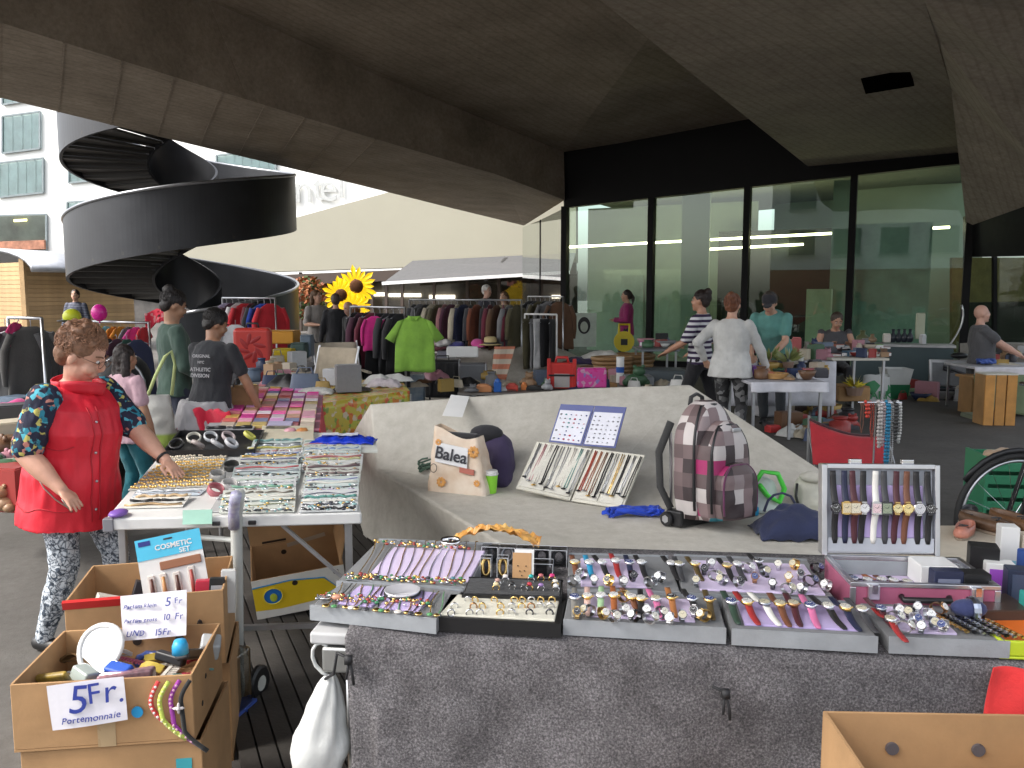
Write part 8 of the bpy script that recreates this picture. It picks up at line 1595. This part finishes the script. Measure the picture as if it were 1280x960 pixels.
for i, (px, L, c, cn, r_) in enumerate(((1077, .2, (.2, .08, .05), 'brown cord', .004), (1083, .1, (.5, .05, .03), 'red bead', .012), (1090, .24, (.3, .05, .03), 'dark red', .006), (1099, .30, (.45, .42, .4), 'grey bead', .013), (1104, .28, (.5, .4, .4), 'pale pink', .010), (1109, .5, (.02, .2, .35), 'blue', .012), (1115, .5, (.4, .4, .4), 'silver', .007), (1119, .25, (.05, .05, .05), 'black and white', .012), (1124, .27, (.5, .5, .48), 'white pearl', .010))):
    x = PY(px, 505, 5.4).x; y = 5.385 - .01 * (i % 2); pts = [(x - .008, y + .02, zb + .006), (x - .006, y, zb - .03), (x - .01, y, zb - L * .7), (x, y, zb - L), (x + .01, y, zb - L * .7), (x + .006, y, zb - .03), (x + .008, y + .02, zb + .006)]
    necklace(pts, r_, plastic(c, rough=.3), '%s necklace, %s from left on the metal stand' % (cn, ordn(i)), None, 'bead necklaces on the metal stand', beads=r_ * 1.9)
# goods on the floor beyond the bench end
for i, (px, py, y, sx, sz, c, nm) in enumerate(((962, 520, 10.4, .4, .45, (.55, .55, .57), 'white upright board'), (985, 535, 9.6, .5, .06, (.04, .04, .045), 'black tray of tools'), (1000, 545, 9.0, .35, .05, (.45, .45, .45), 'silver tray'), (1015, 528, 9.9, .35, .05, (.05, .2, .2), 'teal tool case'), (975, 527, 10.0, .12, .16, (.45, .45, .46), 'chrome kettle'), (966, 540, 9.4, .16, .07, (.5, .04, .04), 'red tool'), (1040, 535, 9.6, .5, .05, (.06, .06, .07), 'dark folded mat'), (1050, 525, 10.0, .3, .06, (.3, .34, .36), 'grey laptop'), (1000, 518, 10.6, .3, .14, (.07, .05, .04), 'dark leather bag'), (1028, 522, 10.3, .3, .08, (.25, .25, .26), 'grey metal box'))):
    P = gnd(px, py); t = item(px, py, P.y, 'floor_box', c, nm + ' on the floor beyond the bench end', sx, sz, 'box', 'goods on the floor beyond the bench'); t.location = P
# bicycle at the right edge
bk_ = thing('bicycle', 'black bicycle cropped by the right picture edge', 'bicycle', (PY(1268, 640, 4.6).x, 4.6, 0), R(6)); rad = .345
cw = Vector((0, 0, rad + .02)); ty = obj('wheel', MB().tube([cw + Vector((rad * math.cos(a * PI / 24), 0, rad * math.sin(a * PI / 24))) for a in range(48)], .017, 8, closed=True), plastic((.015, .015, .015), rough=.7), bk_, smooth=True); obj('rim', MB().tube([cw + Vector(((rad - .028) * math.cos(a * PI / 24), 0, (rad - .028) * math.sin(a * PI / 24))) for a in range(48)], .010, 6, closed=True), STEEL, ty, smooth=True); spk = MB()
for k in range(18): a = k * PI / 9; spk.tube([cw + Vector((.02 * math.cos(a + 1), .02 * (-1) ** k, .02 * math.sin(a + 1))), cw + Vector(((rad - .03) * math.cos(a), 0, (rad - .03) * math.sin(a)))], .0014, 4)
stuff(obj('spokes', spk, CHROME, ty)); obj('hub', xf(MB().lathe([(.025, -.04), (.025, .04)], 12), Matrix.Translation(cw) @ Matrix.Rotation(R(90), 4, 'X')), STEEL, ty)
obj('mudguard', MB().tube([cw + Vector(((rad + .03) * math.cos(a * PI / 16), 0, (rad + .03) * math.sin(a * PI / 16))) for a in range(3, 14)], .02, 6, sx=.4), BLACK, bk_, smooth=True)
for s in (-.05, .05): obj('fork', MB().tube([cw + Vector((0, s, 0)), cw + Vector((.12, s * .7, .45)), cw + Vector((.2, 0, .62))], .013, 8), DARK, bk_, smooth=True)
obj('frame_tube', MB().tube([cw + Vector((.18, 0, .55)), cw + Vector((.7, 0, .0))], .018, 8), DARK, bk_); obj('frame_tube', MB().tube([cw + Vector((.2, 0, .6)), cw + Vector((.75, 0, .5))], .018, 8), DARK, bk_); obj('handlebar', MB().tube([cw + Vector((.2, -.28, .72)), cw + Vector((.22, 0, .74)), cw + Vector((.2, .28, .72))], .012, 8), CHROME, bk_)
gc = thing('green_crate', 'green ribbed plastic crate with cloths behind the bicycle wheel', 'crate', (PY(1262, 640, 5.2).x + .16, 5.2, .0), R(-8)); grm = plastic((.03, .2, .1))
for i in range(6): obj('side_slat', MB().span((-.3, -.012, .06 + i * .085), (.32, .006, .06 + i * .085 + .06)), grm, gc, bev=.004)
obj('crate_back', MB().span((-.3, .3, .02), (.32, .32, .57)), grm, gc); obj('crate_bottom', MB().span((-.3, .0, .0), (.32, .32, .03)), grm, gc); obj('corner_post', MB().span((-.315, -.014, 0), (-.295, .32, .58)), grm, gc); obj('corner_post', MB().span((.315, -.014, 0), (.335, .32, .58)), grm, gc); obj('red_cloth', MB().span((.1, .02, .1), (.3, .28, .56)), cloth((.4, .02, .03)), gc, bev=.02)
for i, (dx, c, nm) in enumerate(((-.2, (.42, .3, .2), 'tan'), (-.02, (.02, .02, .022), 'black'), (.12, (.5, .48, .45), 'white'), (.26, (.4, .05, .1), 'crimson'))):
    o = obj('rolled_cloth', remesh(MB().ell((0, 0, .03), (.10, .09, .035)).ell((.04, .02, .04), (.08, .07, .03)), .012, 1, lambda p, i=i: .022 * noise.noise(p * 19 + Vector((i, 0, 0)))), None); o.data.materials.append(cloth(c)); o.location = (PY(1262, 640, 5.2).x + .16 + dx, 5.28, .55); tag(o, nm + ' rolled cloth on top of the green crate', 'cloth', 'cloths on the green crate')
# shoes on a low table behind the perfume boxes
sht = thing('shoe_table', 'low cloth covered table of shoes behind the perfume boxes', 'table', (PZ(1255, 690, .55).x, PZ(1255, 690, .55).y, 0)); obj('table_top', MB().box((.0, .15, .5), (.75, .7, .04)), mat((.5, .45, .36), .8), sht); obj('leg', MB().box((-.3, .15, .24), (.05, .6, .48)), WOOD, sht); obj('leg', MB().box((.3, .15, .24), (.05, .6, .48)), WOOD, sht)
def shoe(px, py, c, label, yaw, sc=1.0, boot=False):
    P = PZ(px, py, .525); t = thing('shoe', label, 'shoe', (P.x, P.y, .522), yaw, 'shoes behind the perfume boxes', scale=sc); m_ = mat(c, .45, var=.2, scale=12, bump=.1)
    obj('upper', MB().lathe([(.8, .006), (1, .012), (1.03, .035), (.97, .06), (.92, .057), (.88, .014)], 24, sx=.042, sy=.13, cap=False), m_, t, smooth=True); obj('toe_cap', MB().ell((0, .075, .028), (.041, .058, .034), 14, 8), m_, t, smooth=True)
    obj('insole', MB().lathe([(.9, .012), (.9, .016)], 20, sx=.042, sy=.13), DARK, t); obj('sole', MB().lathe([(1.03, 0), (1.03, .011)], 24, sx=.042, sy=.13), mat((.25, .2, .15), .7), t)
    obj('laces', MB().tube([(-.02, .03, .062), (.02, .042, .066), (-.02, .054, .066), (.02, .066, .062)], .003, 5), DARK, t)
shoe(1232, 662, (.09, .05, .028), 'brown leather shoe, nearest the case lid', R(200), 1.1); shoe(1266, 660, (.13, .065, .03), 'tan brown shoe at the right picture edge', R(190), 1.1); shoe(1206, 668, (.42, .17, .12), 'salmon pink shoe beside the open case lid', R(140), .85); shoe(1212, 648, (.03, .03, .035), 'black shoe with white tongue behind the salmon shoe', R(150), .85)

# ------------------------------------------------------------------ small goods crowding every stall
CM = {}
def smallgood(kind, c, k):
    key = (kind, c, k)
    if key in CM: return CM[key]
    m = plastic(c, rough=.45); mb = MB(); r_ = random.Random(k)
    if kind == 'carton': mb.box((0, 0, .5), (1, .7, 1)); mb.box((0, 0, 1.01), (.9, .6, .03))
    elif kind == 'jar': mb.lathe([(.38, 0), (.42, .1), (.42, .7), (.25, .8), (.25, .88), (.3, .9), (.3, 1)], 12)
    elif kind == 'bowl': mb.lathe([(.3, 0), (.6, .35), (.75, .7), (.7, .7), (.5, .3), (.2, .08)], 14)
    elif kind == 'toy': mb.ell((0, 0, .35), (.5, .35, .35), 10, 8); mb.ell((.1, -.1, .8), (.28, .26, .26), 10, 8); mb.ell((-.4, 0, .25), (.2, .16, .2), 8, 6); mb.ell((.4, 0, .22), (.2, .16, .2), 8, 6); mb.ell((-.08, -.05, 1.05), (.09, .06, .1), 6, 4); mb.ell((.28, -.05, 1.05), (.09, .06, .1), 6, 4)
    elif kind == 'handbag':
        mb.grid(lambda u, v: (.55 * math.cos(2 * PI * u) * (1 - .2 * v), .22 * math.sin(2 * PI * u) * (1 - .5 * v), .8 * v), 16, 5, wrap=True); mb.tube([(-.3, 0, .75), (-.2, 0, 1.1), (.2, 0, 1.1), (.3, 0, .75)], .035, 6)
    elif kind == 'bundle':
        mb.grid(lambda u, v: ((u - .5) * 1.4, (v - .5), .03 + .42 * (math.sin(PI * u) * math.sin(PI * v)) ** .35 + .4 * noise.noise((u * 4 + k, v * 4, k)) * math.sin(PI * u) * math.sin(PI * v)), 14, 10)
    elif kind == 'frame':
        for a, b in (((-.5, 0, 0), (-.5, 0, 1)), ((.5, 0, 0), (.5, 0, 1)), ((-.5, 0, 0), (.5, 0, 0)), ((-.5, 0, 1), (.5, 0, 1))): mb.bar(a, b, .1, .1)
        mb.box((0, .03, .5), (.95, .02, .95))
    CM[key] = mb.mesh(kind, m, kind in ('jar', 'toy', 'handbag', 'bundle', 'bowl')); return CM[key]
GC = [('black', (.015, .015, .017)), ('white', (.6, .6, .57)), ('grey', (.2, .2, .205)), ('brown', (.14, .07, .035)), ('red', (.3, .035, .03)), ('navy', (.02, .035, .09)), ('green', (.05, .12, .06)), ('cream', (.5, .44, .33)), ('ochre', (.38, .25, .06)), ('pink', (.42, .2, .24)), ('silver', (.4, .41, .42)), ('tan', (.32, .2, .11)), ('charcoal', (.05, .05, .055)), ('beige', (.42, .36, .28)), ('blue grey', (.12, .16, .22))]
KN = {'carton': 'carton', 'jar': 'jar', 'bowl': 'bowl', 'toy': 'soft toy', 'handbag': 'handbag', 'bundle': 'folded cloth', 'frame': 'picture frame'}
def crowd(n, px, py, z, size, phrase, seed, kinds, dy=0):
    r_ = random.Random(seed); its = sorted((r_.uniform(*px), r_.uniform(*py)) for _ in range(n)); cnt = {}
    for x, y in its:
        k = r_.choice(kinds); cn, c = r_.choice(GC); s_ = r_.uniform(*size); P = PZ(x, y, z); i = cnt.get((k, cn), 0); cnt[(k, cn)] = i + 1
        o = link(bpy.data.objects.new(('small_' + k) if k != 'frame' else 'framed_picture', smallgood(k, c, r_.randrange(2)))); o.location = (P.x, P.y + dy, z + .003); o.scale = (s_ * r_.uniform(.8, 1.4), s_ * r_.uniform(.8, 1.3), s_ * r_.uniform(.5, 1.2)); o.rotation_euler = (0, 0, R(r_.uniform(-50, 50)))
        tag(o, '%s %s, %s from left %s' % (cn, KN[k], ordn(i), phrase), KN[k], 'small goods ' + phrase)
mix = ['carton', 'carton', 'jar', 'bowl', 'toy', 'handbag', 'bundle', 'frame']
crowd(34, (512, 850), (474, 492), .358, (.12, .26), 'on the boards behind the bench', 1, ['toy', 'carton', 'handbag', 'bundle', 'bundle', 'jar'])
crowd(18, (1044, 1108), (434, 447), .803, (.07, .15), 'on the book table', 2, ['carton', 'jar', 'frame', 'bowl', 'carton'])
crowd(24, (950, 1032), (462, 476), .743, (.06, .14), 'on the toy stall', 3, ['toy', 'jar', 'bowl', 'carton', 'jar', 'bundle'])
crowd(22, (908, 1042), (441, 451), .763, (.08, .18), 'on the counter of the teal polo man', 4, mix)
crowd(22, (1128, 1236), (482, 502), 0, (.12, .28), 'on the floor by the exercise bike', 5, ['carton', 'handbag', 'bundle', 'bowl', 'jar', 'frame'])
crowd(30, (985, 1066), (512, 552), 0, (.12, .26), 'on the floor beyond the bench end', 6, mix)
crowd(16, (330, 498), (476, 490), .758, (.1, .24), 'on the flowered table', 7, ['bundle', 'bundle', 'carton', 'handbag'])
crowd(26, (0, 26), (500, 640), .545, (.14, .3), 'on the low stall at the left edge', 8, ['bundle', 'handbag', 'carton', 'bundle', 'toy'])
crowd(20, (1222, 1284), (440, 457), .625, (.08, .2), 'on the table of the bald man', 9, mix)
crowd(18, (300, 372), (462, 478), .712, (.1, .22), 'on the dark stall table', 10, ['carton', 'bundle', 'jar', 'handbag'])
crowd(14, (806, 846), (429, 436), .783, (.08, .18), 'on the grey folding table', 11, ['carton', 'bundle', 'jar', 'bowl'])
crowd(16, (530, 585), (424, 436), .603, (.14, .28), 'on the clothes table', 12, ['bundle', 'bundle', 'handbag'])
bpy.data.scenes.remove(WORKSHOP)
